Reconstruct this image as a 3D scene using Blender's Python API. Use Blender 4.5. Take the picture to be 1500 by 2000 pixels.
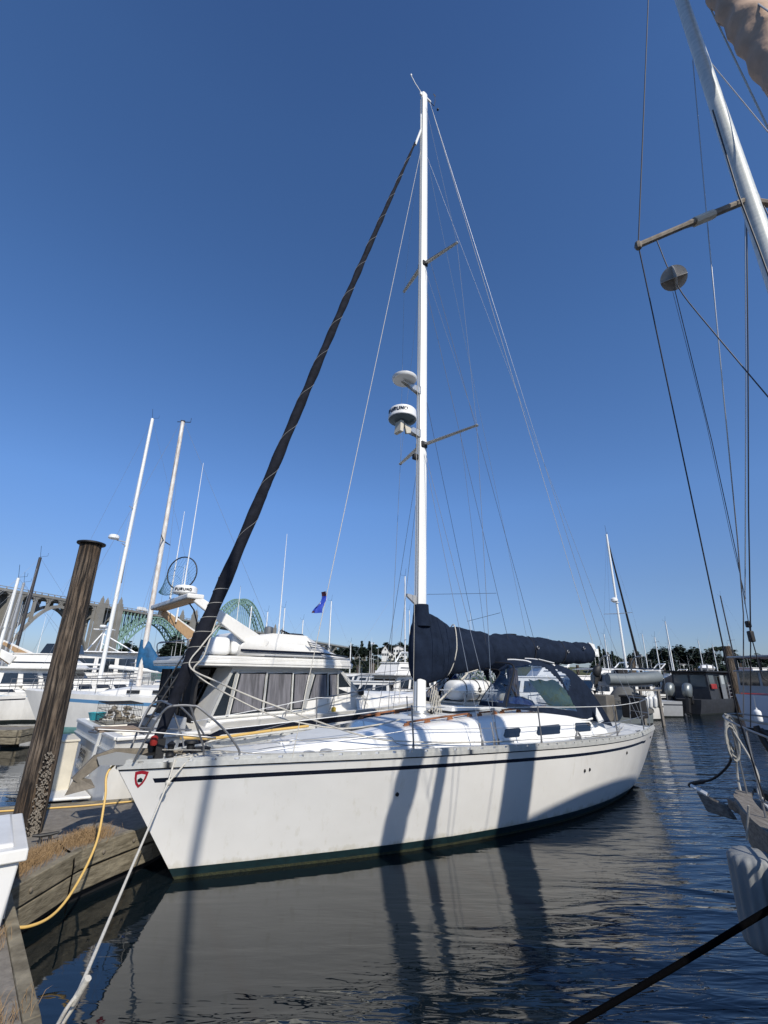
import bpy, bmesh, math, random
from mathutils import Vector, Matrix, noise
rnd = random.Random(7)
C = bpy.context.scene.collection
for o in list(bpy.data.objects): bpy.data.objects.remove(o)
sc = bpy.context.scene
# ------------------------------------------------------------------ camera
CAMH = 2.4
FPX, PCX, PCY, VPX, VPY = 905.0, 750.0, 1000.0, 790.0, -1600.0
_u = Vector((VPX-PCX, -(VPY-PCY), -FPX)).normalized()
_f = Vector((0, 0, -1)); _y = (_f - _u*_f.dot(_u)).normalized(); _x = _y.cross(_u)
ROT = Matrix((_x, _y, _u))
cd = bpy.data.cameras.new('camera'); cam = bpy.data.objects.new('camera', cd); C.objects.link(cam)
cd.sensor_fit = 'HORIZONTAL'; cd.sensor_width = 36.0; cd.lens = 36.0*FPX/1500.0
cd.clip_start = 0.05; cd.clip_end = 9000
cam.matrix_world = Matrix.Translation((0, 0, CAMH)) @ ROT.to_4x4()
sc.camera = cam
# ------------------------------------------------------------------ light
SUN_AZ, SUN_EL = 30.0, 38.0            # sun behind the viewer, this many degrees to the right
sdir = Vector((math.sin(math.radians(SUN_AZ))*math.cos(math.radians(SUN_EL)), -math.cos(math.radians(SUN_AZ))*math.cos(math.radians(SUN_EL)), math.sin(math.radians(SUN_EL))))
w = bpy.data.worlds.new('World'); sc.world = w; w.use_nodes = True
nt = w.node_tree; nt.nodes.clear()
sky = nt.nodes.new('ShaderNodeTexSky'); sky.sky_type = 'NISHITA'; sky.sun_disc = False
sky.sun_elevation = math.radians(SUN_EL); sky.sun_rotation = math.radians(180-SUN_AZ)
sky.air_density = 1.0; sky.dust_density = 0.6; sky.ozone_density = 3.0; sky.altitude = 0
bg = nt.nodes.new('ShaderNodeBackground'); bg.inputs['Strength'].default_value = 0.17   # x0.5, the tint below is stored halved
wo = nt.nodes.new('ShaderNodeOutputWorld')
# the clear coastal air of the day: a deeper blue overhead, a pale blue (not yellow) horizon
_g = nt.nodes.new('ShaderNodeTexCoord'); _s = nt.nodes.new('ShaderNodeSeparateXYZ'); _r = nt.nodes.new('ShaderNodeValToRGB')
nt.links.new(_g.outputs['Generated'], _s.inputs[0]); nt.links.new(_s.outputs['Z'], _r.inputs['Fac'])
_ramp = [(0, (.78, .90, 1.26)), (.084, (.80, .92, 1.26)), (.17, (.90, 1.04, 1.34)), (.33, (1.03, 1.33, 1.74)), (.61, (.95, 1.34, 1.78)), (.84, (.88, 1.26, 1.70)), (.92, (.78, 1.12, 1.56)), (1, (.70, 1.0, 1.45))]
while len(_r.color_ramp.elements) < len(_ramp): _r.color_ramp.elements.new(.5)
for _e, (_p, _c) in zip(_r.color_ramp.elements, _ramp): _e.position = _p; _e.color = (_c[0]/2, _c[1]/2, _c[2]/2, 1)
_m = nt.nodes.new('ShaderNodeMix'); _m.data_type = 'RGBA'; _m.blend_type = 'MULTIPLY'; _m.inputs['Factor'].default_value = 1
nt.links.new(sky.outputs[0], _m.inputs['A']); nt.links.new(_r.outputs['Color'], _m.inputs['B']); nt.links.new(_m.outputs['Result'], bg.inputs['Color']); nt.links.new(bg.outputs[0], wo.inputs['Surface'])
sl = bpy.data.lights.new('sun', 'SUN'); sl.energy = 4.5; sl.angle = math.radians(0.53); sl.color = (1.0, 0.935, 0.83)
so = bpy.data.objects.new('sun', sl); C.objects.link(so)
so.rotation_euler = sdir.to_track_quat('Z', 'Y').to_euler(); so.location = (3, -8, 12)
sc.view_settings.view_transform = 'Standard'; sc.view_settings.look = 'None'
sc.view_settings.exposure = 0.0; sc.view_settings.gamma = 1.0
sc.cycles.max_bounces = 10; sc.cycles.transparent_max_bounces = 16

# ------------------------------------------------------------------ placing helpers (surveying bearings at real depths)
def ray(px, py): return ROT @ Vector((px-PCX, -(py-PCY), -FPX))
def aty(px, py, Y):
    d = ray(px, py); return Vector((0, 0, CAMH)) + d*(Y/d.y)
def atz(px, py, z):
    d = ray(px, py); return Vector((0, 0, CAMH)) + d*((z-CAMH)/d.z)
def gp(px, Y):
    p = aty(px, 1315+(px-745)*0.0154, Y); return Vector((p.x, Y, 0))

# ------------------------------------------------------------------ materials
MATS = {}
def mat(name, col, rough=0.5, metal=0.0, var=0.0, vscale=3.0, bump=0.0, bscale=20.0, coat=0.0, col2=None, stretch=None, spec=0.5, alpha=1.0, trans=0.0, sheen=0.0, detail=4.0, ior=1.5):
    if name in MATS: return MATS[name]
    m = bpy.data.materials.new(name); m.use_nodes = True; t = m.node_tree; N = t.nodes; L = t.links
    b = N['Principled BSDF']
    b.inputs['Base Color'].default_value = (*col, 1); b.inputs['Roughness'].default_value = rough
    b.inputs['Metallic'].default_value = metal; b.inputs['IOR'].default_value = ior
    b.inputs['Specular IOR Level'].default_value = spec
    b.inputs['Coat Weight'].default_value = coat; b.inputs['Coat Roughness'].default_value = 0.08
    b.inputs['Transmission Weight'].default_value = trans; b.inputs['Alpha'].default_value = alpha
    b.inputs['Sheen Weight'].default_value = sheen
    tc = N.new('ShaderNodeTexCoord'); mp = N.new('ShaderNodeMapping'); L.new(tc.outputs['Object'], mp.inputs['Vector'])
    if stretch: mp.inputs['Scale'].default_value = stretch
    if var > 0 or col2:
        n = N.new('ShaderNodeTexNoise'); n.inputs['Scale'].default_value = vscale; n.inputs['Detail'].default_value = detail
        n.inputs['Roughness'].default_value = 0.65
        L.new(mp.outputs[0], n.inputs['Vector'])
        r = N.new('ShaderNodeValToRGB'); r.color_ramp.elements[0].position = 0.32; r.color_ramp.elements[1].position = 0.68
        c2 = col2 if col2 else tuple(c*(1-var) for c in col)
        r.color_ramp.elements[0].color = (*c2, 1); r.color_ramp.elements[1].color = (*col, 1)
        L.new(n.outputs['Fac'], r.inputs['Fac']); L.new(r.outputs['Color'], b.inputs['Base Color'])
        mr = N.new('ShaderNodeMapRange'); mr.inputs['To Min'].default_value = min(1, rough+0.12); mr.inputs['To Max'].default_value = max(0.02, rough-0.06)
        L.new(n.outputs['Fac'], mr.inputs['Value']); L.new(mr.outputs[0], b.inputs['Roughness'])
    if bump > 0:
        n2 = N.new('ShaderNodeTexNoise'); n2.inputs['Scale'].default_value = bscale; n2.inputs['Detail'].default_value = 5
        L.new(mp.outputs[0], n2.inputs['Vector'])
        bp = N.new('ShaderNodeBump'); bp.inputs['Strength'].default_value = 1.0; bp.inputs['Distance'].default_value = bump
        L.new(n2.outputs['Fac'], bp.inputs['Height']); L.new(bp.outputs[0], b.inputs['Normal'])
    MATS[name] = m; return m
GEL = mat('gelcoat', (.80, .795, .77), .28, var=.055, vscale=1.3, coat=.35, stretch=(1, 1, .35))
GEL2 = mat('gelcoat_aged', (.76, .745, .70), .38, var=.16, vscale=2.6, coat=.15, stretch=(1, 1, .4))
DECK = mat('deck_nonskid', (.60, .615, .615), .7, var=.13, vscale=4, bump=.0015, bscale=140)
NAVY = mat('navy_stripe', (.008, .011, .022), .25, coat=.3)
BOOT = mat('boot_top', (.008, .028, .032), .4, var=.5, vscale=9)
ANTI = mat('antifouling', (.012, .02, .02), .8, var=.6, vscale=7)
SLIME = mat('waterline_weed', (.045, .05, .02), .9, col2=(.012, .016, .010), vscale=26, bump=.01, bscale=60)
ALU = mat('anodised_aluminium', (.56, .56, .54), .42, metal=.85, var=.14, vscale=6)
ALUR = mat('toe_rail_aluminium', (.60, .60, .565), .5, metal=.35, var=.22, vscale=12)
MASTW = mat('painted_mast', (.80, .80, .765), .35, var=.07, vscale=2, stretch=(1, 1, .2))
STEEL = mat('stainless_steel', (.30, .30, .30), .55, metal=1.0)
WIRE = mat('stay_wire', (.42, .42, .42), .35, metal=.7)
DARKWIRE = mat('dark_wire', (.035, .035, .04), .5, metal=.2)
CANV = mat('navy_canvas', (.013, .021, .041), .9, var=.35, vscale=5, bump=.006, bscale=26, spec=.12)
UVC = mat('black_sun_cover', (.014, .016, .024), .85, var=.5, vscale=6, bump=.004, bscale=35, spec=.15)
ROPEW = mat('rope_white', (.58, .55, .48), .85, var=.25, vscale=60, bump=.003, bscale=160)
ROPEG = mat('rope_grey', (.36, .35, .32), .85, var=.3, vscale=60, bump=.003, bscale=160)
ROPEK = mat('rope_black', (.003, .003, .0035), .95, spec=.03, var=.3, vscale=60, bump=.004, bscale=120)
HOSE = mat('yellow_hose', (.66, .43, .13), .5, var=.12, vscale=20)
TEAK = mat('teak', (.33, .13, .05), .5, col2=(.15, .06, .028), vscale=14, stretch=(1, 6, 6), bump=.001, bscale=60)
TEAKG = mat('teak_grey', (.27, .21, .16), .75, col2=(.14, .10, .07), vscale=18, stretch=(1, 8, 8))
BLACK = mat('black_rubber', (.012, .012, .013), .55, var=.2, vscale=9)
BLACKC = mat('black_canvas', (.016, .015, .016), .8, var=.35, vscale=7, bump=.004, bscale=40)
PORT = mat('dark_glass', (.008, .009, .011), .06, coat=.5)
GLASSB = mat('tinted_window', (.02, .026, .032), .05, coat=.6, var=.3, vscale=2)
GRN = mat('green_glass', (.05, .10, .09), .05, coat=.6)
PLAST = mat('white_plastic', (.76, .76, .74), .4, var=.05, vscale=4)
PLASTG = mat('grey_plastic', (.34, .35, .36), .45, var=.12, vscale=5)
RADB = mat('radome_base', (.10, .15, .18), .5, var=.2, vscale=4)
BLUE = mat('blue_canvas', (.008, .10, .235), .7, var=.45, vscale=5, bump=.006, bscale=22)
BLUEF = mat('blue_fender', (.012, .10, .42), .45, var=.2, vscale=6)
BSTR = mat('blue_stripe', (.10, .24, .42), .4)
AQUA = mat('aqua_boot', (.20, .42, .40), .5, var=.3, vscale=4)
GREEN = mat('green_cloth', (.17, .29, .19), .8, var=.15, vscale=4)
TAN = mat('tan_canvas', (.50, .34, .235), .85, var=.22, vscale=4, bump=.012, bscale=9)
TANW = mat('cream_plastic', (.60, .55, .44), .6, var=.15, vscale=5)
GREYW = mat('weathered_wood', (.235, .215, .19), .8, col2=(.10, .088, .075), vscale=7, stretch=(1, 7, 7), bump=.004, bscale=14)
DBLUE = mat('dark_blue_hull', (.008, .018, .06), .35, var=.2, vscale=3)
RED = mat('red_paint', (.30, .02, .015), .5, var=.3, vscale=4)
REDS = mat('red_badge', (.35, .012, .03), .45)
ORG = mat('orange_cloth', (.75, .16, .03), .7)
GALV = mat('bare_aluminium_plate', (.045, .048, .055), .55, metal=.3, var=.35, vscale=3)
RIB = mat('grey_inflatable', (.15, .17, .175), .6, var=.15, vscale=3)
YEL = mat('yellow_plastic', (.55, .38, .04), .6, var=.3, vscale=15)
CURT = mat('grey_curtain', (.20, .195, .21), .35, var=.65, vscale=1.5, stretch=(9, 9, .2), coat=.5)
ANCH = mat('galvanised_anchor', (.25, .215, .165), .65, metal=.35, var=.4, vscale=10, bump=.003, bscale=40)
SUNB = mat('tan_underside', (.42, .27, .14), .6, var=.3, vscale=9, stretch=(6, 1, 1))
CONC = mat('bridge_concrete', (.25, .24, .215), .9, var=.28, vscale=.12)
BGRN = mat('bridge_green_steel', (.20, .33, .27), .7, var=.15, vscale=.2)
RESID = mat('house_white', (.62, .61, .58), .8)
ROOFM = mat('house_roof', (.10, .095, .10), .9)
DIRT = mat('boat_dirty_side', (.60, .59, .56), .6, var=.2, vscale=2)
def mat_clear():
    m = bpy.data.materials.new('clear_vinyl'); m.use_nodes = True; t = m.node_tree; N = t.nodes; L = t.links
    out = N['Material Output']; N.remove(N['Principled BSDF'])
    g = N.new('ShaderNodeBsdfGlossy'); g.inputs['Roughness'].default_value = .07; g.inputs['Color'].default_value = (.95, .97, 1, 1)
    tr = N.new('ShaderNodeBsdfTransparent'); tr.inputs['Color'].default_value = (.62, .66, .72, 1)
    fr = N.new('ShaderNodeFresnel'); fr.inputs['IOR'].default_value = 1.75
    tc = N.new('ShaderNodeTexCoord'); n = N.new('ShaderNodeTexNoise'); n.inputs['Scale'].default_value = 3.5; n.inputs['Distortion'].default_value = 1.0
    L.new(tc.outputs['Object'], n.inputs['Vector'])
    bp = N.new('ShaderNodeBump'); bp.inputs['Distance'].default_value = .05; L.new(n.outputs['Fac'], bp.inputs['Height'])
    L.new(bp.outputs[0], g.inputs['Normal']); L.new(bp.outputs[0], fr.inputs['Normal'])
    mx = N.new('ShaderNodeMixShader'); L.new(fr.outputs[0], mx.inputs['Fac']); L.new(tr.outputs[0], mx.inputs[1]); L.new(g.outputs[0], mx.inputs[2])
    L.new(mx.outputs[0], out.inputs['Surface']); return m
CLEAR = mat_clear()
def mat_net():
    m = bpy.data.materials.new('netting'); m.use_nodes = True; t = m.node_tree; N = t.nodes; L = t.links
    b = N['Principled BSDF']; b.inputs['Base Color'].default_value = (.02, .05, .05, 1); b.inputs['Roughness'].default_value = .8
    b.inputs['Alpha'].default_value = .3
    return m
def mat_water():
    m = bpy.data.materials.new('harbour_water'); m.use_nodes = True; t = m.node_tree; N = t.nodes; L = t.links
    b = N['Principled BSDF']; b.inputs['Base Color'].default_value = (.0035, .007, .0095, 1)
    b.inputs['Roughness'].default_value = .018; b.inputs['IOR'].default_value = 1.56
    g = N.new('ShaderNodeNewGeometry'); sp = N.new('ShaderNodeSeparateXYZ'); L.new(g.outputs['Position'], sp.inputs[0])
    # ripples: long, low wavelets; calm in the shelter of the walkway (towards -X), livelier in the fairway
    def nz(scale, sx, sy, det, dist=0.0, rotz=0.0):
        mp = N.new('ShaderNodeMapping'); mp.inputs['Scale'].default_value = (sx, sy, 1); mp.inputs['Rotation'].default_value = (0, 0, rotz)
        L.new(g.outputs['Position'], mp.inputs['Vector'])
        n = N.new('ShaderNodeTexNoise'); n.inputs['Scale'].default_value = scale; n.inputs['Detail'].default_value = det; n.inputs['Distortion'].default_value = dist
        L.new(mp.outputs[0], n.inputs['Vector']); return n
    n1 = nz(1.6, .40, 1.35, 1.5, .8, -.22); n2 = nz(5.5, .5, 2.0, 2.0, .6, -.30); n3 = nz(.45, 1, 1.3, 2, .2)
    mk = N.new('ShaderNodeMapRange'); mk.interpolation_type = 'SMOOTHSTEP'
    mk.inputs['From Min'].default_value = -.3; mk.inputs['From Max'].default_value = 9.0; mk.inputs['To Min'].default_value = .05; mk.inputs['To Max'].default_value = 1.0
    ml = N.new('ShaderNodeMath'); ml.operation = 'MULTIPLY_ADD'; ml.inputs[1].default_value = 1.6; L.new(n3.outputs['Fac'], ml.inputs[0]); dy = N.new('ShaderNodeMath'); dy.operation = 'SUBTRACT'; dy.inputs[0].default_value = 6.3; L.new(sp.outputs['Y'], dy.inputs[1])
    cy = N.new('ShaderNodeClamp'); cy.inputs['Min'].default_value = -1.6; cy.inputs['Max'].default_value = 3; L.new(dy.outputs[0], cy.inputs['Value'])
    sm = N.new('ShaderNodeMath'); sm.operation = 'MULTIPLY_ADD'; sm.inputs[1].default_value = .95; L.new(cy.outputs[0], sm.inputs[0]); L.new(sp.outputs['X'], sm.inputs[2]); L.new(sm.outputs[0], ml.inputs[2])
    L.new(ml.outputs[0], mk.inputs['Value'])
    a1 = N.new('ShaderNodeMath'); a1.operation = 'MULTIPLY'; a1.inputs[1].default_value = .22; L.new(n2.outputs['Fac'], a1.inputs[0])
    a2 = N.new('ShaderNodeMath'); a2.operation = 'ADD'; L.new(n1.outputs['Fac'], a2.inputs[0]); L.new(a1.outputs[0], a2.inputs[1])
    a3 = N.new('ShaderNodeMath'); a3.operation = 'MULTIPLY'; L.new(a2.outputs[0], a3.inputs[0]); L.new(mk.outputs[0], a3.inputs[1])
    bp = N.new('ShaderNodeBump'); bp.inputs['Strength'].default_value = 1.0; bp.inputs['Distance'].default_value = .10
    L.new(a3.outputs[0], bp.inputs['Height']); L.new(bp.outputs[0], b.inputs['Normal'])
    return m
def mat_pile(name='creosote_pile', scale=1.0):
    m = bpy.data.materials.new(name); m.use_nodes = True; t = m.node_tree; N = t.nodes; L = t.links
    b = N['Principled BSDF']; b.inputs['Roughness'].default_value = .9
    tc = N.new('ShaderNodeTexCoord'); mp = N.new('ShaderNodeMapping'); mp.inputs['Scale'].default_value = (1, 1, .10); L.new(tc.outputs['Object'], mp.inputs['Vector'])
    n = N.new('ShaderNodeTexNoise'); n.inputs['Scale'].default_value = 24*scale; n.inputs['Detail'].default_value = 6; n.inputs['Roughness'].default_value = .7; L.new(mp.outputs[0], n.inputs['Vector'])
    r = N.new('ShaderNodeValToRGB'); e = r.color_ramp.elements; e[0].position = .36; e[0].color = (.012, .010, .009, 1); e[1].position = .66; e[1].color = (.19, .155, .125, 1)
    L.new(n.outputs['Fac'], r.inputs['Fac'])
    n2 = N.new('ShaderNodeTexNoise'); n2.inputs['Scale'].default_value = 1.6; n2.inputs['Detail'].default_value = 4; L.new(tc.outputs['Object'], n2.inputs['Vector'])
    r2 = N.new('ShaderNodeValToRGB'); r2.color_ramp.elements[0].position = .35; r2.color_ramp.elements[0].color = (.6, .5, .4, 1); r2.color_ramp.elements[1].position = .65; r2.color_ramp.elements[1].color = (1, 1, 1, 1)
    L.new(n2.outputs['Fac'], r2.inputs['Fac'])
    mx = N.new('ShaderNodeMix'); mx.data_type = 'RGBA'; mx.blend_type = 'MULTIPLY'; mx.inputs['Factor'].default_value = 1
    L.new(r.outputs['Color'], mx.inputs['A']); L.new(r2.outputs['Color'], mx.inputs['B']); L.new(mx.outputs['Result'], b.inputs['Base Color'])
    mp3 = N.new('ShaderNodeMapping'); mp3.inputs['Scale'].default_value = (1, 1, .045); L.new(tc.outputs['Object'], mp3.inputs['Vector'])
    n3 = N.new('ShaderNodeTexNoise'); n3.inputs['Scale'].default_value = 30*scale; n3.inputs['Detail'].default_value = 3; n3.inputs['Distortion'].default_value = .4; L.new(mp3.outputs[0], n3.inputs['Vector'])
    r3 = N.new('ShaderNodeValToRGB'); r3.color_ramp.elements[0].position = .40; r3.color_ramp.elements[0].color = (.22, .20, .19, 1); r3.color_ramp.elements[1].position = .50; r3.color_ramp.elements[1].color = (1.15, 1.1, 1.0, 1); L.new(n3.outputs['Fac'], r3.inputs['Fac'])
    mx3 = N.new('ShaderNodeMix'); mx3.data_type = 'RGBA'; mx3.blend_type = 'MULTIPLY'; mx3.inputs['Factor'].default_value = 1; L.new(mx.outputs['Result'], mx3.inputs['A']); L.new(r3.outputs['Color'], mx3.inputs['B']); L.new(mx3.outputs['Result'], b.inputs['Base Color'])
    bp = N.new('ShaderNodeBump'); bp.inputs['Distance'].default_value = .03
    ad3 = N.new('ShaderNodeMath'); ad3.operation = 'ADD'; L.new(n.outputs['Fac'], ad3.inputs[0]); L.new(r3.outputs['Color'], ad3.inputs[1]); L.new(ad3.outputs[0], bp.inputs['Height']); L.new(bp.outputs[0], b.inputs['Normal'])
    return m
def mat_hull():
    m = mat('yacht_topsides', (.80, .785, .745), .26, coat=.35); t = m.node_tree; N = t.nodes; L = t.links; b = N['Principled BSDF']
    g = N.new('ShaderNodeTexCoord'); sp = N.new('ShaderNodeSeparateXYZ'); L.new(g.outputs['Object'], sp.inputs[0])
    def nz(scale, st, det=5, rough=.6):
        mp = N.new('ShaderNodeMapping'); mp.inputs['Scale'].default_value = st; L.new(g.outputs['Object'], mp.inputs['Vector'])
        n = N.new('ShaderNodeTexNoise'); n.inputs['Scale'].default_value = scale; n.inputs['Detail'].default_value = det; n.inputs['Roughness'].default_value = rough; L.new(mp.outputs[0], n.inputs['Vector']); return n
    def ramp(src, p0, c0, p1, c1):
        r = N.new('ShaderNodeValToRGB'); r.color_ramp.elements[0].position = p0; r.color_ramp.elements[0].color = (*c0, 1); r.color_ramp.elements[1].position = p1; r.color_ramp.elements[1].color = (*c1, 1); L.new(src, r.inputs['Fac']); return r
    def mul(a, b_, f=1):
        x = N.new('ShaderNodeMix'); x.data_type = 'RGBA'; x.blend_type = 'MULTIPLY'; x.inputs['Factor'].default_value = f; L.new(a, x.inputs['A']); L.new(b_, x.inputs['B']); return x.outputs['Result']
    base = ramp(nz(1.1, (1, 1, 1)).outputs['Fac'], .3, (.79, .775, .735), .7, (.84, .83, .795)).outputs['Color']
    streak = ramp(nz(9, (1, 1, .07), 6, .7).outputs['Fac'], .28, (.90, .89, .85), .42, (1, 1, 1)).outputs['Color']          # run-off streaks
    scuff = ramp(nz(5, (.25, .25, 2.2), 8, .75).outputs['Fac'], .25, (.78, .78, .77), .31, (1, 1, 1)).outputs['Color']       # fender rubs
    ad = N.new('ShaderNodeMath'); ad.operation = 'MULTIPLY_ADD'; ad.inputs[1].default_value = .30; L.new(nz(7, (1, 1, .5), 6).outputs['Fac'], ad.inputs[0]); L.new(sp.outputs['Z'], ad.inputs[2])
    grime = ramp(ad.outputs[0], .22, (.70, .67, .56), .34, (1, 1, 1)).outputs['Color']                                         # scum line over the boot top
    c = mul(mul(mul(base, streak), scuff, .8), grime); L.new(c, b.inputs['Base Color'])
    bp = N.new('ShaderNodeBump'); bp.inputs['Distance'].default_value = .012; L.new(nz(1.6, (1, 1, .8), 2).outputs['Fac'], bp.inputs['Height']); L.new(bp.outputs[0], b.inputs['Normal']); L.new(bp.outputs[0], b.inputs['Coat Normal'])
    return m
HULLM = mat_hull()
WATER = mat_water(); PILE = mat_pile(); NET = mat_net()
DOCKC = mat('dock_concrete', (.23, .205, .17), .9, col2=(.13, .115, .095), vscale=10, bump=.006, bscale=60, detail=8)
WALER = mat('waler_timber', (.27, .235, .165), .85, col2=(.085, .07, .045), vscale=5, stretch=(1, 1, 5), bump=.008, bscale=18, detail=7)
FOLI = [mat('conifer_a', (.030, .052, .024), .8, col2=(.012, .026, .014), vscale=.5), mat('conifer_b', (.046, .064, .028), .8, col2=(.018, .03, .014), vscale=.5), mat('conifer_c', (.022, .042, .026), .8, col2=(.01, .02, .012), vscale=.5)]
BARK = mat('bark', (.10, .075, .055), .9)
HILLM = mat('hill_scrub', (.085, .088, .035), .95, col2=(.035, .048, .020), vscale=.06, bump=1.2, bscale=.4, detail=8)
GRASSM = mat('dry_grass', (.36, .24, .12), .9, col2=(.19, .12, .06), vscale=30)

# ------------------------------------------------------------------ mesh builder
class MB:
    def __init__(s): s.v = []; s.f = []; s.m = []
    def add(s, vs, fs, mi=0):
        k = len(s.v); s.v += [tuple(p) for p in vs]; s.f += [tuple(k+i for i in f) for f in fs]; s.m += [mi]*len(fs); return s
    def box(s, c, d, rz=0, mi=0, taper=1.0, rot=None):
        hx, hy, hz = d[0]/2, d[1]/2, d[2]/2; vs = []
        R = rot if rot else Matrix.Rotation(rz, 3, 'Z')
        for z in (-1, 1):
            k = taper if z > 0 else 1
            for x, y in ((-1, -1), (1, -1), (1, 1), (-1, 1)): vs.append(R @ Vector((x*hx*k, y*hy*k, z*hz)) + Vector(c))
        return s.add(vs, [(3, 2, 1, 0), (4, 5, 6, 7), (0, 1, 5, 4), (1, 2, 6, 5), (2, 3, 7, 6), (3, 0, 4, 7)], mi)
    def bar(s, a, b, w_, h_, mi=0):                      # rectangular bar from a to b
        a = Vector(a); b = Vector(b); d = b-a; L_ = d.length
        if L_ < 1e-6: return s
        q = d.to_track_quat('X', 'Z').to_matrix()
        return s.box((a+b)/2, (L_, w_, h_), rot=q, mi=mi)
    def tube(s, pts, r, n=8, mi=0, cap=True, sx=1.0):
        pts = [Vector(p) for p in pts]; N_ = len(pts); rr = r if isinstance(r, (list, tuple)) else [r]*N_
        t0 = (pts[1]-pts[0]).normalized(); up = Vector((0, 0, 1)) if abs(t0.z) < .95 else Vector((1, 0, 0))
        nrm = t0.cross(up).normalized(); vs = []; fs = []
        for i, p in enumerate(pts):
            t = (pts[min(i+1, N_-1)]-pts[max(i-1, 0)]).normalized()
            nrm = (nrm - t*nrm.dot(t))
            nrm = nrm.normalized() if nrm.length > 1e-6 else t.orthogonal().normalized()
            bn = t.cross(nrm)
            for j in range(n):
                a = 2*math.pi*j/n; vs.append(p + nrm*math.cos(a)*rr[i] + bn*math.sin(a)*rr[i]*sx)
        for i in range(N_-1):
            for j in range(n):
                k = (j+1) % n; fs.append((i*n+j, i*n+k, (i+1)*n+k, (i+1)*n+j))
        if cap: fs.append(tuple(range(n-1, -1, -1))); fs.append(tuple((N_-1)*n+j for j in range(n)))
        return s.add(vs, fs, mi)
    def lathe(s, prof, c=(0, 0, 0), n=20, mi=0, M=None):
        vs = []; fs = []; k = len(prof); c = Vector(c)
        for r, z in prof:
            for j in range(n):
                a = 2*math.pi*j/n; p = Vector((r*math.cos(a), r*math.sin(a), z))
                if M: p = M @ p
                vs.append(p+c)
        for i in range(k-1):
            for j in range(n):
                q = (j+1) % n; fs.append((i*n+j, i*n+q, (i+1)*n+q, (i+1)*n+j))
        fs.append(tuple(range(n-1, -1, -1))); fs.append(tuple((k-1)*n+j for j in range(n)))
        return s.add(vs, fs, mi)
    def grid(s, rows, mi=0, wrap=False, mf=None):        # rows: list of equal-length point lists
        n = len(rows[0]); vs = [p for r in rows for p in r]; k = len(s.v); s.v += [tuple(p) for p in vs]
        for i in range(len(rows)-1):
            for j in range(n if wrap else n-1):
                q = (j+1) % n
                s.f.append((k+i*n+j, k+i*n+q, k+(i+1)*n+q, k+(i+1)*n+j)); s.m.append(mf(i, j) if mf else mi)
        return s
    def prism(s, pts, ext, mi=0):                        # polygon extruded along a vector
        n = len(pts); e = Vector(ext); vs = [Vector(p) for p in pts] + [Vector(p)+e for p in pts]
        fs = [tuple(range(n-1, -1, -1)), tuple(range(n, 2*n))] + [(i, (i+1) % n, n+(i+1) % n, n+i) for i in range(n)]
        return s.add(vs, fs, mi)
    def ell(s, c, r, n=10, mi=0, jit=0):
        prof = []; vs = []; fs = []; m_ = max(4, n//2)
        for i in range(m_+1):
            a = math.pi*i/m_
            for j in range(n):
                b = 2*math.pi*j/n; k = 1+jit*(rnd.random()-.5)
                vs.append((c[0]+r[0]*k*math.sin(a)*math.cos(b), c[1]+r[1]*k*math.sin(a)*math.sin(b), c[2]-r[2]*k*math.cos(a)))
        for i in range(m_):
            for j in range(n):
                q = (j+1) % n; fs.append((i*n+j, i*n+q, (i+1)*n+q, (i+1)*n+j))
        return s.add(vs, fs, mi)
    def build(s, name, mats, parent=None, smooth=35, bevel=0, label=None, solid=0):
        me = bpy.data.meshes.new(name); me.from_pydata(s.v, [], s.f)
        mats = mats if isinstance(mats, (list, tuple)) else [mats]
        for m in mats: me.materials.append(m)
        me.polygons.foreach_set('material_index', s.m)
        bm = bmesh.new(); bm.from_mesh(me); bmesh.ops.remove_doubles(bm, verts=bm.verts, dist=1e-5)
        bmesh.ops.recalc_face_normals(bm, faces=bm.faces); bm.to_mesh(me); bm.free()
        if smooth:
            me.polygons.foreach_set('use_smooth', [True]*len(me.polygons)); me.set_sharp_from_angle(angle=math.radians(smooth))
        o = bpy.data.objects.new(name, me); C.objects.link(o)
        if parent: o.parent = parent
        if label: o['label'] = label
        if solid:
            q = o.modifiers.new('thickness', 'SOLIDIFY'); q.thickness = solid; q.offset = 0
        if bevel:
            q = o.modifiers.new('bevel', 'BEVEL'); q.width = bevel; q.segments = 2; q.limit_method = 'ANGLE'
        return o
def tag(o, label, cat, group=None, kind=None):
    o['label'] = label; o['category'] = cat
    if group: o['group'] = group
    if kind: o['kind'] = kind
    return o
def thing(name, label, cat, loc=(0, 0, 0), rz=0.0, group=None):
    o = bpy.data.objects.new(name, None); o.empty_display_size = .3; C.objects.link(o)
    o.location = loc; o.rotation_euler = (0, 0, rz); return tag(o, label, cat, group)
def struct(o): o['kind'] = 'structure'; return o
def letters(name, txt, size, mt, parent, loc, rot, ext=.001, shear=0, bold=0):
    cu = bpy.data.curves.new(name, 'FONT'); cu.body = txt; cu.size = size; cu.extrude = ext; cu.shear = shear; cu.offset = bold
    cu.align_x = 'CENTER'; cu.align_y = 'CENTER'; cu.materials.append(mt)
    tmp = bpy.data.objects.new(name+'_tmp', cu); C.objects.link(tmp)
    dg = bpy.context.evaluated_depsgraph_get(); me = bpy.data.meshes.new_from_object(tmp.evaluated_get(dg))
    bpy.data.objects.remove(tmp)
    o = bpy.data.objects.new(name, me); C.objects.link(o); o.parent = parent; o.location = loc; o.rotation_euler = rot
    return o
def lerp(a, b, t): return a+(b-a)*t
def interp(x, xs, ys):
    if x <= xs[0]: return ys[0]
    for i in range(len(xs)-1):
        if x <= xs[i+1]: return lerp(ys[i], ys[i+1], (x-xs[i])/(xs[i+1]-xs[i]))
    return ys[-1]
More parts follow.
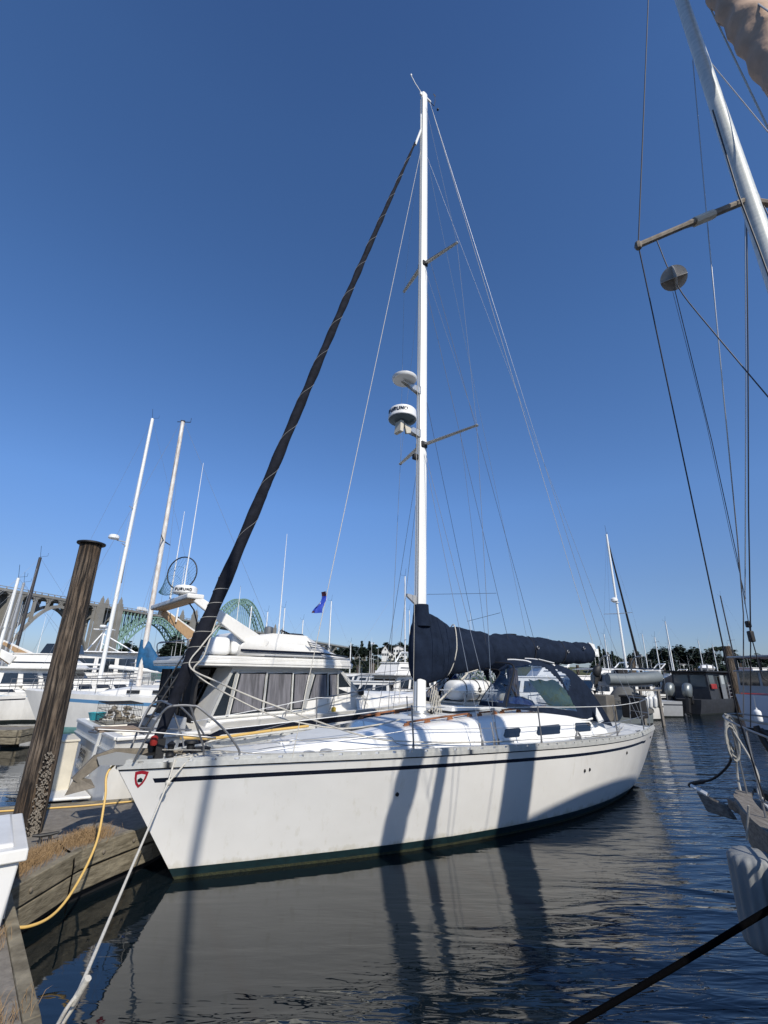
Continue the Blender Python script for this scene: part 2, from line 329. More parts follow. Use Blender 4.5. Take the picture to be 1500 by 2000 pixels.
def sinterp(x, xs, ys):                                   # Catmull-Rom on a table
    if x <= xs[0]: return ys[0]
    if x >= xs[-1]: return ys[-1]
    i = 0
    while x > xs[i+1]: i += 1
    t = (x-xs[i])/(xs[i+1]-xs[i]); h = xs[i+1]-xs[i]
    def sl_(k):
        a = max(0, k-1); b = min(len(xs)-1, k+1); return (ys[b]-ys[a])/(xs[b]-xs[a])
    m0, m1 = sl_(i)*h, sl_(i+1)*h
    return (2*t**3-3*t*t+1)*ys[i]+(t**3-2*t*t+t)*m0+(-2*t**3+3*t*t)*ys[i+1]+(t**3-t*t)*m1
def bez(pts, n=16):                                       # Catmull-Rom curve through points
    P = [Vector(p) for p in pts]; P = [P[0]*2-P[1]] + P + [P[-1]*2-P[-2]]; out = []
    for i in range(1, len(P)-2):
        for k in range(n):
            t = k/n; a, b, c, d = P[i-1], P[i], P[i+1], P[i+2]
            out.append(.5*((2*b)+(c-a)*t+(2*a-5*b+4*c-d)*t*t+(3*b-a-3*c+d)*t**3))
    out.append(P[-2]); return out
def sag(a, b, s_, n=14):
    a = Vector(a); b = Vector(b)
    return [a.lerp(b, i/n)-Vector((0, 0, s_*4*(i/n)*(1-i/n))) for i in range(n+1)]

# ================================================================== SETTING
wb = MB(); R_ = 6000
wb.add([(-R_, -R_, 0), (R_, -R_, 0), (R_, R_, 0), (-R_, R_, 0)], [(0, 1, 2, 3)])
struct(wb.build('water', WATER, smooth=0))
# ---- far shore: sea floor of land rising behind the harbour
def hill_h(x, y):
    d = y - (250 + .02*x + 25*math.sin(x*.011))
    if d < 0: return -2.0
    k = min(1, d/70); k = k*k*(3-2*k)
    h = k*(8.5 + 3.0*math.sin(x*.013+1.2) + 2.2*noise.noise(Vector((x*.02, y*.02, 3)))*2)
    env = interp(x, [-260, -150, -110, -75, 0, 200, 330, 600, 1400], [0, .35, .45, .85, 1.0, 1.0, 1.25, 1.2, .8])
    return -1.0 + h*env + .5*noise.noise(Vector((x*.1, y*.1, 0)))
mb = MB()
xs_ = [-300+i*14 for i in range(110)]; ys_ = [225+j*9 for j in range(16)] + [380+j*60 for j in range(10)]
mb.grid([[(x, y, hill_h(x, y)) for x in xs_] for y in ys_])
struct(mb.build('hills', HILLM, smooth=180))
def leafy_tree(kind, h, fm):
    """a template tree: tapered trunk + limbs and a crown of small tufts; returned as two meshes"""
    t = MB(); lean = rnd.uniform(-.3, .3)
    t.tube([(0, 0, -1), (lean*.3, 0, h*.4), (lean, 0, h*.93)], [h*.02, h*.014, h*.004], n=6)
    c = MB(); n_ = 520
    lobes = [(rnd.uniform(0, 6.28), rnd.uniform(.35, .95), rnd.uniform(.6, 1.25)) for _ in range(11)]
    for i in range(n_):
        if kind == 'fir':
            f = rnd.random()**.8; z = h*(.16+.84*f); tier = .72+.28*math.sin(f*34+rnd.uniform(-.5, .5)); rad = h*.21*(1-f)**.85*tier+.15
            a = rnd.uniform(0, 6.28); rr = rad*rnd.uniform(.35, 1.08); dz = -rr*.22
        elif kind == 'round':
            L_ = rnd.choice(lobes); a0 = L_[0]; f = L_[1]; cz = h*(.35+.5*f); cr = h*.13*L_[2]*(1.25-f*.5)
            a = a0; u = Vector((rnd.gauss(0, 1), rnd.gauss(0, 1), rnd.gauss(0, .7))).normalized()*cr*rnd.uniform(.6, 1.05)
            off = h*.2*(1.1-f); x, y, z = math.cos(a0)*off+u.x, math.sin(a0)*off+u.y, cz+u.z
        else:                                            # umbrella: bare stem, flat layered top
            L_ = rnd.choice(lobes); f = L_[1]; a0 = L_[0]; cz = h*(.68+.26*f); u = Vector((rnd.gauss(0, 1), rnd.gauss(0, 1), rnd.gauss(0, .3)))*h*.075
            off = h*.26*L_[2]*(1.2-f*.6); x, y, z = math.cos(a0)*off+u.x, math.sin(a0)*off+u.y, cz+u.z*.6
        if kind == 'fir': x, y, z = math.cos(a)*rr+lean*f, math.sin(a)*rr, z+dz
        s_ = h*rnd.uniform(.022, .052); R = Matrix.Rotation(rnd.uniform(0, 6.28), 3, 'Z') @ Matrix.Rotation(rnd.uniform(-.9, .9), 3, 'X')
        vs = [R @ Vector(p)*s_ + Vector((x, y, z)) for p in ((-1, -.5, -.2), (.2, -.9, .1), (1.1, 0, -.15), (.3, .8, .15), (-.8, .6, -.1))]
        c.add(vs, [(0, 1, 2, 3, 4)])
    if kind == 'umbrella':
        for L_ in lobes:
            off = h*.26*L_[2]*(1.2-L_[1]*.6); t.tube([(0, 0, h*.5), (math.cos(L_[0])*off*.5, math.sin(L_[0])*off*.5, h*.62), (math.cos(L_[0])*off, math.sin(L_[0])*off, h*(.68+.26*L_[1]))], [h*.01, h*.006, h*.003], n=5)
    return t, c
TT = []
for i, (kd, lab) in enumerate([('fir', 'pointed'), ('fir', 'slim pointed'), ('round', 'broad'), ('round', 'dense round'), ('umbrella', 'flat topped'), ('fir', 'ragged spire')]):
    t, c = leafy_tree(kd, 10.0, None); TT.append((kd, lab, t, c))
tree_src = []
for i, (kd, lab, t, c) in enumerate(TT):
    mt = t.build('trunk', BARK, smooth=60).data; mc = c.build('crown', FOLI[i % 3], smooth=0).data
    tree_src.append((kd, mt, mc))
for o in list(bpy.data.objects):
    if o.name.split('.')[0] in ('trunk', 'crown') and o.parent is None: bpy.data.objects.remove(o)
def tree(src, x, y, h, label, group='trees on the far shore', wide=1.0):
    kd, mt, mc = tree_src[src]; z = max(hill_h(x, y), 0)
    e = thing('conifer_tree' if kd == 'fir' else 'shore_tree', label, 'tree', (x, y, z), rnd.uniform(0, 6.28), group)
    k = h/10; e.scale = (k*wide, k*wide, k)
    a = bpy.data.objects.new('trunk', mt); b = bpy.data.objects.new('crown', mc)
    for q in (a, b): C.objects.link(q); q.parent = e
KW = {0: 'pointed fir', 1: 'slim dark fir', 2: 'broad evergreen', 3: 'dense round evergreen', 4: 'flat topped pine', 5: 'ragged spired fir'}
# the skyline of the photo: bearing, kind, height over the water in metres
line = [(655, 2, 12), (668, 0, 15), (676, 3, 14), (686, 2, 19), (694, 2, 18), (705, 0, 20), (711, 3, 17), (721, 5, 20), (728, 2, 16), (735, 3, 14), (752, 4, 17), (760, 3, 12), (768, 3, 12), (778, 2, 13), (786, 2, 15), (796, 3, 12), (806, 3, 12),
        (830, 3, 12), (850, 2, 13), (870, 3, 13), (892, 3, 12), (1165, 2, 17), (1176, 5, 19), (1186, 0, 17), (1192, 3, 16), (1201, 5, 16), (1208, 3, 14), (1216, 3, 13), (1228, 3, 12), (1240, 2, 14), (1247, 2, 17), (1253, 3, 15), (1261, 3, 14), (1268, 3, 13),
        (1284, 3, 19), (1291, 2, 20), (1300, 3, 19), (1308, 2, 20), (1317, 0, 18), (1333, 2, 21), (1341, 2, 22), (1348, 3, 18), (1358, 3, 14), (1367, 2, 20), (1373, 0, 19), (1384, 3, 17), (1393, 3, 19), (1401, 2, 18), (1418, 4, 21), (1427, 3, 15), (1436, 3, 15), (1447, 2, 17), (1452, 3, 16), (1463, 3, 15), (1476, 3, 16), (1489, 2, 17), (1500, 3, 16)]
ORD = ['first', 'second', 'third', 'fourth', 'fifth', 'sixth', 'seventh', 'eighth', 'ninth', 'tenth', 'eleventh', 'twelfth', 'thirteenth', 'fourteenth', 'fifteenth', 'sixteenth', 'seventeenth', 'eighteenth', 'nineteenth', 'twentieth', 'twenty-first', 'twenty-second', 'twenty-third', 'twenty-fourth', 'twenty-fifth', 'twenty-sixth', 'twenty-seventh', 'twenty-eighth']
cnt_ = {}
for i, (px, k, ht) in enumerate(line):
    Y = 325+rnd.uniform(-10, 14); x = gp(px, Y).x; z0 = max(hill_h(x, Y), 0); where = 'clump beyond the cruiser bow' if px < 740 else 'row behind the white houses' if px < 900 else 'wood at the boom cover end' if px < 1275 else 'wood beyond the fairway'
    cnt_[where] = cnt_.get(where, -1)+1
    tree(k, x, Y, max(6, ht-z0+3.0), f'{KW[k]}, {ORD[cnt_[where]]} from the left in the {where}', wide=1.3 if k in (2, 3) else 1.05)
WV = []; WF = []; WM = []
def mass(src, x, y, h, wide):                             # the wood that reads as one mass: one object
    kd, mt, mc = tree_src[src]; z = max(hill_h(x, y), 0); k = h/10; M_ = Matrix.Translation((x, y, z)) @ Matrix.Rotation(rnd.uniform(0, 6.28), 4, 'Z') @ Matrix.Diagonal((k*wide, k*wide, k, 1)); n = len(WV)
    WV.extend(tuple(M_ @ v.co) for v in mc.vertices); WF.extend(tuple(n+i for i in p.vertices) for p in mc.polygons); WM.extend([src % 3]*len(mc.polygons))
for i in range(230):                                      # the wood below and between them
    px = rnd.choice([rnd.uniform(650, 910), rnd.uniform(1160, 1500), rnd.uniform(1160, 1500)]); Y = rnd.uniform(292, 345); x = gp(px, Y).x
    if 690 < px < 910 and Y < 315: Y = rnd.uniform(322, 350); x = gp(px, Y).x
    mass(rnd.choice([2, 3, 3, 2, 3]), x, Y, rnd.uniform(6, 11.5), 1.6)
for i in range(260):
    px = rnd.uniform(648, 915); Y = rnd.uniform(262, 312); mass(rnd.choice([2, 3]), gp(px, Y).x, Y, rnd.uniform(1.6, 4.2), 2.0)
m = MB(); m.v = WV; m.f = WF; m.m = WM; wd_ = m.build('far_wood', FOLI, smooth=0); tag(wd_, 'dark green wood covering the far shore between the single trees', 'wood', kind='stuff')
for i_, (px, Y, h, k) in enumerate([(232, 260, 12, 3), (243, 262, 15, 2), (252, 258, 13, 2), (262, 262, 12, 3), (275, 262, 11, 3), (288, 270, 10, 3), (324, 262, 16, 2), (333, 268, 18, 2), (341, 262, 15, 3), (352, 270, 13, 3), (365, 270, 12, 3), (300, 268, 10, 3), (312, 262, 11, 2)]):
    p = gp(px, Y); e = tree(k, p.x, Y, h*1.15, f'{KW[k]}, {ORD[sorted([232,243,252,262,275,288,324,333,341,352,365,300,312]).index(px)]} from the left under the green arch', 'trees under the bridge', wide=1.3)
# low bank under the bridge
mb = MB(); mb.grid([[(gp(px, 250).x, 250+dy, (2.2 if 0 < dy < 30 else -1)+noise.noise(Vector((px*.05, dy, 1)))*.8) for px in range(190, 430, 6)] for dy in (0, 6, 14, 24, 40)])
struct(mb.build('river_bank', HILLM, smooth=180))
def house(px, Y, w_, d_, hw, hr, label, rz=0.0, zoff=0, win=3):
    x = gp(px, Y).x; z = max(hill_h(x, Y), 1)+zoff; e = thing('house', label, 'house', (x, Y, z), rz, 'houses on the far shore')
    m = MB(); m.box((0, 0, hw/2-1), (w_, d_, hw+2)); m.prism([(-w_/2, -d_/2, hw), (w_/2, -d_/2, hw), (0, -d_/2, hw+hr)], (0, d_, 0)); m.build('wall', RESID, e)
    m = MB()
    for s_ in (-1, 1): m.prism([(0, -d_/2-.5, hw+hr+.25), (s_*(w_/2+.6), -d_/2-.5, hw-.2), (s_*(w_/2+.6), -d_/2-.5, hw+.05), (0, -d_/2-.5, hw+hr+.55)], (0, d_+1, 0))
    m.build('roof', ROOFM, e)
    for i in range(win):
        m = MB(); m.box(((i-(win-1)/2)*w_/win, -d_/2-.06, hw*.55), (1.2, .1, 1.4)); m.build('window', GLASSB, e)
    if hr > 2: MB().box((0, -d_/2-.06, hw+hr*.35), (1, .1, 1.1)).build('window', GLASSB, e)
house(752, 310, 4.6, 6, 4, 3.6, 'small white house with steep gable among the shore trees', zoff=1)
house(759, 312, 6, 6, 2.4, 2, 'low white wing beside the steep gabled house', zoff=.5)
house(778, 314, 6.5, 6, 4.4, 1.2, 'white two storey house left of the small masts', zoff=2, win=4)
house(787, 312, 5, 6, 3, 1.2, 'low white house just behind the blue canvas boat', zoff=1)
house(1242, 262, 3.6, 5, 3.6, 1.6, 'cream house behind the masts at the fairway end', zoff=2)
house(1337, 318, 9, 6, 2.0, .5, 'long white roofed house in the wood at right', zoff=5, win=5)
house(1273, 322, 6, 5, 2.4, .5, 'flat white house between two tree groups', zoff=5, win=4)
# ================================================================== BRIDGE (arched, far behind the left boats)
br = thing('arch_bridge', 'long road bridge with concrete arches, pylons and green steel arches', 'bridge', (-202, 245, 0), math.atan2(.9667, .256))
DW = 9.0                                                   # deck width, t runs along local X
def Bx(m, t0, t1, z0, z1, y0=-DW/2, y1=DW/2): m.box(((t0+t1)/2, (y0+y1)/2, (z0+z1)/2), (abs(t1-t0), abs(y1-y0), abs(z1-z0)))
m = MB(); Bx(m, -160, 760, 40.2, 41.6); Bx(m, -160, 760, 39.0, 40.2, -2.8, 2.8); m.build('deck', CONC, br, smooth=0)
for s_ in (-1, 1):
    m = MB(); Bx(m, -160, 760, 42.4, 42.7, s_*DW/2-.15, s_*DW/2+.15)
    for i in range(230): t = -160+i*4; Bx(m, t, t+.5, 41.6, 42.4, s_*DW/2-.15, s_*DW/2+.15)
    m.build('railing', CONC, br, smooth=0)
def conc_arch(t0, t1, zs, zc):
    n = 24
    for s_ in (-1, 1):
        m = MB(); up = []; lo = []
        for i in range(n+1):
            f = i/n; k = 1-(2*f-1)**2; t = lerp(t0, t1, f); z = lerp(zs, zc, k); up.append((t, z)); lo.append((t, z-1.7-.8*(1-k)))
        for i in range(n):
            m.prism([(lo[i][0], s_*3.6-.8, lo[i][1]), (lo[i+1][0], s_*3.6-.8, lo[i+1][1]), (up[i+1][0], s_*3.6-.8, up[i+1][1]), (up[i][0], s_*3.6-.8, up[i][1])], (0, 1.6, 0))
        m.build('arch_rib', CONC, br, smooth=0)
    m = MB(); k_ = 6                                       # spandrel columns with round-headed openings
    for i in range(k_+1):
        t = lerp(t0, t1, i/k_); f = i/k_; zb = lerp(zs, zc, 1-(2*f-1)**2)-.5
        Bx(m, t-.7, t+.7, zb, 40.2, -4.2, -3.0); Bx(m, t-.7, t+.7, zb, 40.2, 3.0, 4.2)
        for j in range(6):
            a0 = j/6; dd = (t1-t0)/k_/2
            if i < k_:
                for sg in (0, 1):
                    tt = t+.7+dd*a0*.9 if sg == 0 else lerp(t0, t1, (i+1)/k_)-.7-dd*a0*.9; hh = 2.6*(1-math.sqrt(max(0, 1-(1-a0)**2)))+.15
                    for yy in (-3.6, 3.6): Bx(m, tt-.4, tt+.4, 40.2-hh, 40.2, yy-.6, yy+.6)
    m.build('spandrel', CONC, br, smooth=0)
conc_arch(10, 58, 14, 37.4); conc_arch(-46, 4, 12, 37.4); conc_arch(-102, -52, 12, 37.4)
for t in (7, -49, -105): m = MB(); Bx(m, t-3, t+3, -2, 20, -5, 5); Bx(m, t-1.6, t+1.6, 20, 40.2, -4.4, 4.4); m.build('pier', CONC, br, smooth=0)
def pylon(t, zt):
    for s_ in (-1, 1):
        m = MB(); y = s_*5.6
        Bx(m, t-2.6, t+2.6, -2, 8, y-2, y+2); Bx(m, t-2.0, t+2.0, 8, 41, y-1.5, y+1.5); Bx(m, t-1.5, t+1.5, 41, zt-4.5, y-1.2, y+1.2)
        m.box((t, y, zt-3), (2.2, 1.8, 3), taper=.65); m.box((t, y, zt-.9), (1.2, 1, 2), taper=.2)
        m.build('pylon', CONC, br, smooth=0)
    m = MB(); Bx(m, t-1.2, t+1.2, 10, 15, -4.1, 4.1); m.build('lower_strut', CONC, br, smooth=0); m = MB(); Bx(m, t-1.2, t+1.2, 33, 38.9, -4.1, 4.1)
    for j in range(6):
        a = j/6; hh = 4.5*(1-math.sqrt(max(0, 1-(1-a)**2)))
        for s_ in (-1, 1): Bx(m, t-1.2, t+1.2, 33-hh, 33, s_*(4.1-4.1*a)-.4, s_*(4.1-4.1*a)+.4)
    m.build('cross_wall', CONC, br, smooth=0)
for t, zt in ((61, 47), (76, 48.5), (155, 50.5), (173, 53), (300, 53), (318, 51)): pylon(t, zt)
def steel_arch(t0, t1, zs, zc, over):
    n = 22 if not over else 34; T = .55
    for s_ in (-1, 1):
        m = MB(); y = s_*3.9; U = []; Lo = []
        for i in range(n+1):
            f = i/n; q = 1-abs(2*f-1)**2.1; dep = lerp(9.5 if not over else 8, 4.0, q)
            zu = lerp(zs+dep, zc, q); U.append((lerp(t0, t1, f), y, zu)); Lo.append((lerp(t0, t1, f), y, lerp(zs, zc-4.2, 1-abs(2*f-1)**1.9)))
        for i in range(n):
            m.bar(U[i], U[i+1], .9, .9); m.bar(Lo[i], Lo[i+1], .9, .9); m.bar(U[i], Lo[i], .5, .5)
            m.bar(U[i] if i < n/2 else Lo[i], Lo[i+1] if i < n/2 else U[i+1], .45, .45)
        m.build('arch_truss', BGRN, br, smooth=0)
        m = MB()
        for i in range(1, n):
            zt = 40.2
            if U[i][2] < zt-1: m.bar(U[i], (U[i][0], y, zt), .55, .55)
            elif over and Lo[i][2] > zt+1: m.bar((U[i][0], y, 41.6), Lo[i], .3, .3)
        if not over:
            for i in range(0, n, 2): m.bar(U[i], (U[min(n, i+1)][0], y, 39.5), .35, .35)
        m.build('hanger', BGRN, br, smooth=0)
    m = MB()
    for i in range(0, n+1):
        f = i/n; q = 1-abs(2*f-1)**2.1; z = lerp(zs+9, zc, q); t = lerp(t0, t1, f)
        if over and 39 < z < 46: continue
        m.bar((t, -3.9, z), (t, 3.9, z), .4, .4)
        if i < n:
            f2 = (i+1)/n; z2 = lerp(zs+9, zc, 1-abs(2*f2-1)**2.1)
            m.bar((t, -3.9, z), (lerp(t0, t1, f2), 3.9, z2), .3, .3)
    m.build('wind_bracing', BGRN, br, smooth=0)
steel_arch(79, 152, 7, 39.5, False); steel_arch(176, 297, 8, 71, True); steel_arch(321, 395, 7, 39.5, False)
for t in (405, 430, 455, 480, 505, 540, 580, 620, 660, 700): m = MB(); Bx(m, t-1.5, t+1.5, -2, 39, -4.4, 4.4); m.build('pier', CONC, br, smooth=0)
dirx = Vector((.256, .9667, 0)); nb = Vector((-.9667, .256, 0))
def onbridge(t, y=2.0): p = Vector((-202, 245, 41.65))+dirx*t+nb*y; return p
tk = thing('box_truck', 'white box truck with roof load crossing the bridge', 'truck', onbridge(101, -1.8), math.atan2(.9667, .256))
MB().box((-1, 0, 2.1), (6.5, 2.4, 2.6)).build('cargo_box', PLAST, tk, bevel=.08); MB().box((3.4, 0, 1.5), (1.9, 2.2, 2.0), taper=.85).build('cab', PLAST, tk, bevel=.08)
for a, b in ((-3, -1.1), (-3, 1.1), (3, -1.1), (3, 1.1)): MB().lathe([(.45, -.15), (.45, .15)], (a, b, .45), 12, M=Matrix.Rotation(math.pi/2, 3, 'X')).build('wheel', BLACK, tk)
for t, nm in ((120, 'dark car on the bridge, right of the white truck'), (139, 'dark car on the bridge near the second pylons')):
    cr = thing('passing_car', nm, 'car', onbridge(t, -1.8), math.atan2(.9667, .256), 'cars crossing the bridge')
    MB().box((0, 0, .75), (4.3, 1.8, .8)).build('body', BLACK, cr, bevel=.15); MB().box((-.2, 0, 1.4), (2.3, 1.6, .6), taper=.75).build('cabin', PORT, cr, bevel=.1)
    for a, b in ((-1.3, -.85), (-1.3, .85), (1.3, -.85), (1.3, .85)): MB().lathe([(.33, -.1), (.33, .1)], (a, b, .33), 12, M=Matrix.Rotation(math.pi/2, 3, 'X')).build('wheel', BLACK, cr)

# ================================================================== WALKWAY, PILES
def dock(name, label, poly, z=.5, cat='dock', face=.34):
    e = thing(name, label, cat, (0, 0, 0))
    n = len(poly); m = MB(); m.prism([(x, y, z-.25) for x, y in poly], (0, 0, .25)); m.build('deck', DOCKC, e, smooth=0)
    cx = sum(p[0] for p in poly)/n; cy = sum(p[1] for p in poly)/n
    m = MB()
    for i in range(n):
        a = Vector((*poly[i], 0)); b = Vector((*poly[(i+1) % n], 0)); d = (b-a).normalized(); nn = Vector((d.y, -d.x, 0))
        if nn.dot(Vector((cx, cy, 0))-a) > 0: nn = -nn
        for k, (zz, hh, tt) in enumerate(((z-.08, .20, .09), (z-.30, .20, .075))):
            m.prism([(a+nn*.004+Vector((0, 0, zz-hh/2))), (b+nn*.004+Vector((0, 0, zz-hh/2))), (b+nn*tt+Vector((0, 0, zz-hh/2))), (a+nn*tt+Vector((0, 0, zz-hh/2)))], (0, 0, hh-.008))
    m.build('waler', WALER, e, smooth=0, bevel=.008)
    m = MB()
    for i in range(n):
        a = Vector((*poly[i], 0)); b = Vector((*poly[(i+1) % n], 0)); L_ = (b-a).length; d = (b-a).normalized(); nn = Vector((d.y, -d.x, 0))
        if nn.dot(Vector((cx, cy, 0))-a) > 0: nn = -nn
        k = 0.3
        while k < L_-.1:
            p = a+d*k+nn*.085; q = nn.to_track_quat('Z', 'Y').to_matrix()
            m.lathe([(.022, 0), (.022, .018), (.012, .024)], (p.x, p.y, z-.09), 8, M=q); k += .62
    m.build('bolt_row', ANCH, e)
    m = MB(); m.prism([(lerp(cx, x, .93), lerp(cy, y, .93), -.35) for x, y in poly], (0, 0, .55)); m.build('float', BLACK, e, smooth=0)
    return e
P1 = [(1.2, -.65), (-2.0, 3.43), (-3.4, 5.05), (-3.36, 6.1), (-3.22, 6.5), (-2.98, 7.1), (-2.75, 8.55), (-3.73, 8.24), (-4.85, 7.8), (-5.6, 7.55), (-9.5, 6.1), (-9, 4), (-3.9, 1.95), (-.7, -2.1)]
dock('concrete_walkway', 'concrete floating walkway with weathered timber edge boards and dry weeds', P1)
dock('far_walkway', 'timber edged walkway beyond the big piling, in front of the blue striped sailboat', [(-26, 15.6), (-14.0, 16.2), (-11.6, 16.4), (-11.7, 17.4), (-26, 17.0)])
for (px, w_, label, nm) in ():
    pass
def piling(px, Y, ztop, r, label, zb=-1.5, cap=True, wob=.02, capm=None, name='mooring_piling', tp=1.0):
    p = gp(px, Y); e = thing(name, label, 'piling', (p.x, p.y, 0), 0, 'wooden pilings of the marina')
    m = MB(); n = 26; rows = []
    for i in range(30):
        z = lerp(zb, ztop, i/29); rr = r*lerp(1.06, .94*tp, i/29)
        rows.append([((rr*(1+.05*noise.noise(Vector((math.cos(a)*2.2, math.sin(a)*2.2, z*.5)))+.03*noise.noise(Vector((math.cos(a)*9, math.sin(a)*9, z*1.1)))))*math.cos(a), (rr*(1+.05*noise.noise(Vector((math.cos(a)*2.2, math.sin(a)*2.2, z*.5)))))*math.sin(a), z) for a in [6.283*j/n for j in range(n)]])
    m.grid(rows, wrap=True); k = len(m.v)-n; m.f.append(tuple(k+j for j in range(n))); m.m.append(0)
    m.build('post', PILE, e, smooth=50)
    if cap: MB().lathe([(r*tp*1.22, ztop+.002), (r*tp*1.27, ztop+.010), (r*tp*1.27, ztop+.028), (r*tp*1.1, ztop+.036), (.02, ztop+.04)], (0, 0, 0), 26).build('cap', BLACK, e)
    return e
bp_ = piling(55, 6.62, 4.12, .178, 'large creosoted piling with flat black cap, nearest on the left', tp=.83)
bp_.location = (-4.30, 6.62, 0)
m = MB()                                                     # rope binding and mussel shells up the corner of the pile
for k in range(420):
    a = rnd.uniform(-.85, -.35)+.15*math.sin(k); z = .45+.95*rnd.random()**1.4; s_ = .010
    m.ell((.192*math.cos(a), .192*math.sin(a), z), (s_*rnd.uniform(.6, 1.2), s_*.8, s_*rnd.uniform(.7, 1.3)), 5)
m.build('barnacle_crust', mat('barnacles', (.27, .235, .19), .9, var=.6, vscale=40), bp_, smooth=0)
piling(1001, 17.0, 3.75, .19, 'brown piling with black cap rising behind the dark boom cover')
piling(1432, 37, 4.75, .30, 'tall leaning dark piling beside the grey cabin workboat', cap=False)
piling(727, 60, 3.6, .35, 'weathered piling beyond the cruiser foredeck', cap=True)
piling(872, 22, 1.85, .10, 'thin dark post seen under the boom cover', cap=False)
piling(1238, 44, 4.0, .30, 'brown piling behind the slender white mast', cap=False)
piling(1374, 52, 3.6, .28, 'short dark piling left of the white spreader mast', cap=False)
# dock box
db = thing('dock_box', 'white fibreglass dock box on the walkway at the left edge', 'dock box', (-3.33, 4.49, .5), math.radians(128))
m = MB(); m.box((0, 0, .25), (1.0, .56, .5), taper=1.10); m.build('box_body', GEL, db, bevel=.02)
m = MB(); m.box((0, 0, .545), (1.18, .70, .085), taper=.985); m.box((0, 0, .60), (1.0, .52, .03), taper=.95); m.build('lid', GEL2, db, bevel=.012)
m = MB()
for x in (-.32, .32): m.box((x, .352, .52), (.10, .012, .07)); m.tube([(x-.05, .36, .50), (x+.05, .36, .50)], .008, 6)
m.build('hinge', STEEL, db); m = MB(); m.box((0, -.352, .50), (.09, .014, .08)); m.tube([(-.03, -.365, .49), (.03, -.365, .49)], .008, 6); m.build('latch', STEEL, db)
m = MB(); m.box((0, -.300, .24), (.80, .012, .30)); m.box((.535, 0, .24), (.012, .40, .30)); m.build('moulded_panel', GEL2, db, bevel=.01)
# grass tufts in the cracks
m = MB()
def tufts(cx, cy, sx, sy, n, h, z=.5):
    for i in range(n):
        x = cx+rnd.gauss(0, sx); y = cy+rnd.gauss(0, sy); a = rnd.uniform(0, 6.28); hh = h*rnd.uniform(.4, 1.2); dx, dy = math.cos(a)*hh*.7, math.sin(a)*hh*.7; w_ = .0016; zt = z+hh*rnd.uniform(.75, 1.1); mx, my, mz = x+dx*.4, y+dy*.4, z+hh*.7
        m.add([(x-w_, y, z), (x+w_, y, z), (mx+w_, my, mz), (mx-w_, my, mz), (x+dx, y+dy, zt)], [(0, 1, 2, 3), (3, 2, 4)])
tufts(-3.62, 5.75, .09, .26, 2600, .085); tufts(-3.45, 6.45, .10, .14, 1300, .10); tufts(-3.55, 5.2, .06, .2, 900, .08); tufts(-2.1, 3.42, .04, .08, 60, .13); tufts(-2.8, 4.12, .05, .12, 120, .11)
g_ = m.build('dry_weeds', GRASSM, None, smooth=0); tag(g_, 'dry orange weeds growing along the walkway edge', 'weeds', kind='stuff')
# cleat + black cable on the dock beside the pile
cl = thing('dock_cleat', 'dark horned cleat on the walkway at the foot of the big piling', 'cleat', (-3.86, 6.32, .5), math.radians(35))
m = MB(); m.tube([(-.13, 0, .085), (-.05, 0, .075), (.05, 0, .075), (.13, 0, .085)], [.013, .02, .02, .013], 8); m.build('horn', BLACK, cl)
for s_ in (-1, 1): MB().lathe([(.03, 0), (.018, .02), (.016, .07)], (s_*.045, 0, 0), 10).build('foot', BLACK, cl)
def rope(name, label, pts, r, mt, cat='rope', group=None, n=8, smooth_n=10):
    o = MB().tube(bez(pts, smooth_n), r, n).build(name, mt, None, smooth=80); return tag(o, label, cat, group)
rope('water_hose', 'yellow water hose drooping from the walkway to the sailboat bow', [(-3.25, 4.72, .42), (-3.0, 4.95, .30), (-2.93, 5.3, .33), (-3.0, 5.8, .62), (-3.13, 6.08, 1.0), (-3.2, 6.2, 1.28), (-3.0, 6.55, 1.42), (-2.7, 6.75, 1.42)], .0125, HOSE, 'hose')
rope('edge_hose', 'thin yellow hose lying along the back edge of the walkway', [(-5.3, 7.45, .515), (-4.8, 7.62, .515), (-4.3, 7.80, .515), (-3.8, 8.05, .515), (-3.2, 8.3, .515)], .012, HOSE, 'hose')
rope('hanging_cable', 'thin black cable hanging down over the walkway edge board', [(-3.70, 6.30, .53), (-3.5, 6.1, .52), (-3.28, 5.95, .47), (-3.25, 5.93, .2), (-3.25, 5.93, -.1)], .008, ROPEK, 'cable')
# ================================================================== THE WHITE SAILBOAT
SB = thing('sailboat', 'large white sailing yacht with navy stripe, furled dark sails and a tall silver mast', 'sailboat', (-2.477, 6.785, 0), math.radians(38))
LX = [0, .05, .1, .2, .3, .4, .5, .6, .7, .8, .9, 1.0]
def deck_hb(t): return sinterp(t, LX, [.03, .34, .60, 1.03, 1.36, 1.58, 1.72, 1.79, 1.80, 1.73, 1.58, 1.32])
def wl_hb(t): return sinterp(t, LX, [.0, .17, .345, .68, .98, 1.20, 1.36, 1.44, 1.42, 1.30, 1.08, .72])
def rail_z(s): return sinterp(s, [-.87, 0, 1.2, 2.6, 4, 5.2, 6.4, 8, 9, 10, 10.6], [1.316, 1.340, 1.348, 1.335, 1.31, 1.28, 1.25, 1.228, 1.235, 1.265, 1.29])
def stem_s(z): return -.87*(z/1.316) if z >= 0 else .35*(-z)**.8
def stern_s(z): return 10.35+.12*z - (.9*(max(0, -z+.1))**.7 if z < .1 else 0)
def hull_pt(t, z, side=-1, off=0.0):
    s0 = stem_s(z); s = s0+t*(stern_s(z)-s0); zr = rail_z(s); v = max(0, min(1, z/zr)); a = wl_hb(t); b = deck_hb(t)
    hb = a+(b-a)*(v**.85 if t > .35 else v**.95)
    if z < 0: hb = a*(1-(min(1, -z/.55))**2*.6)
    if t >= .985: hb *= 1
    return Vector((s, side*(hb+off), z))
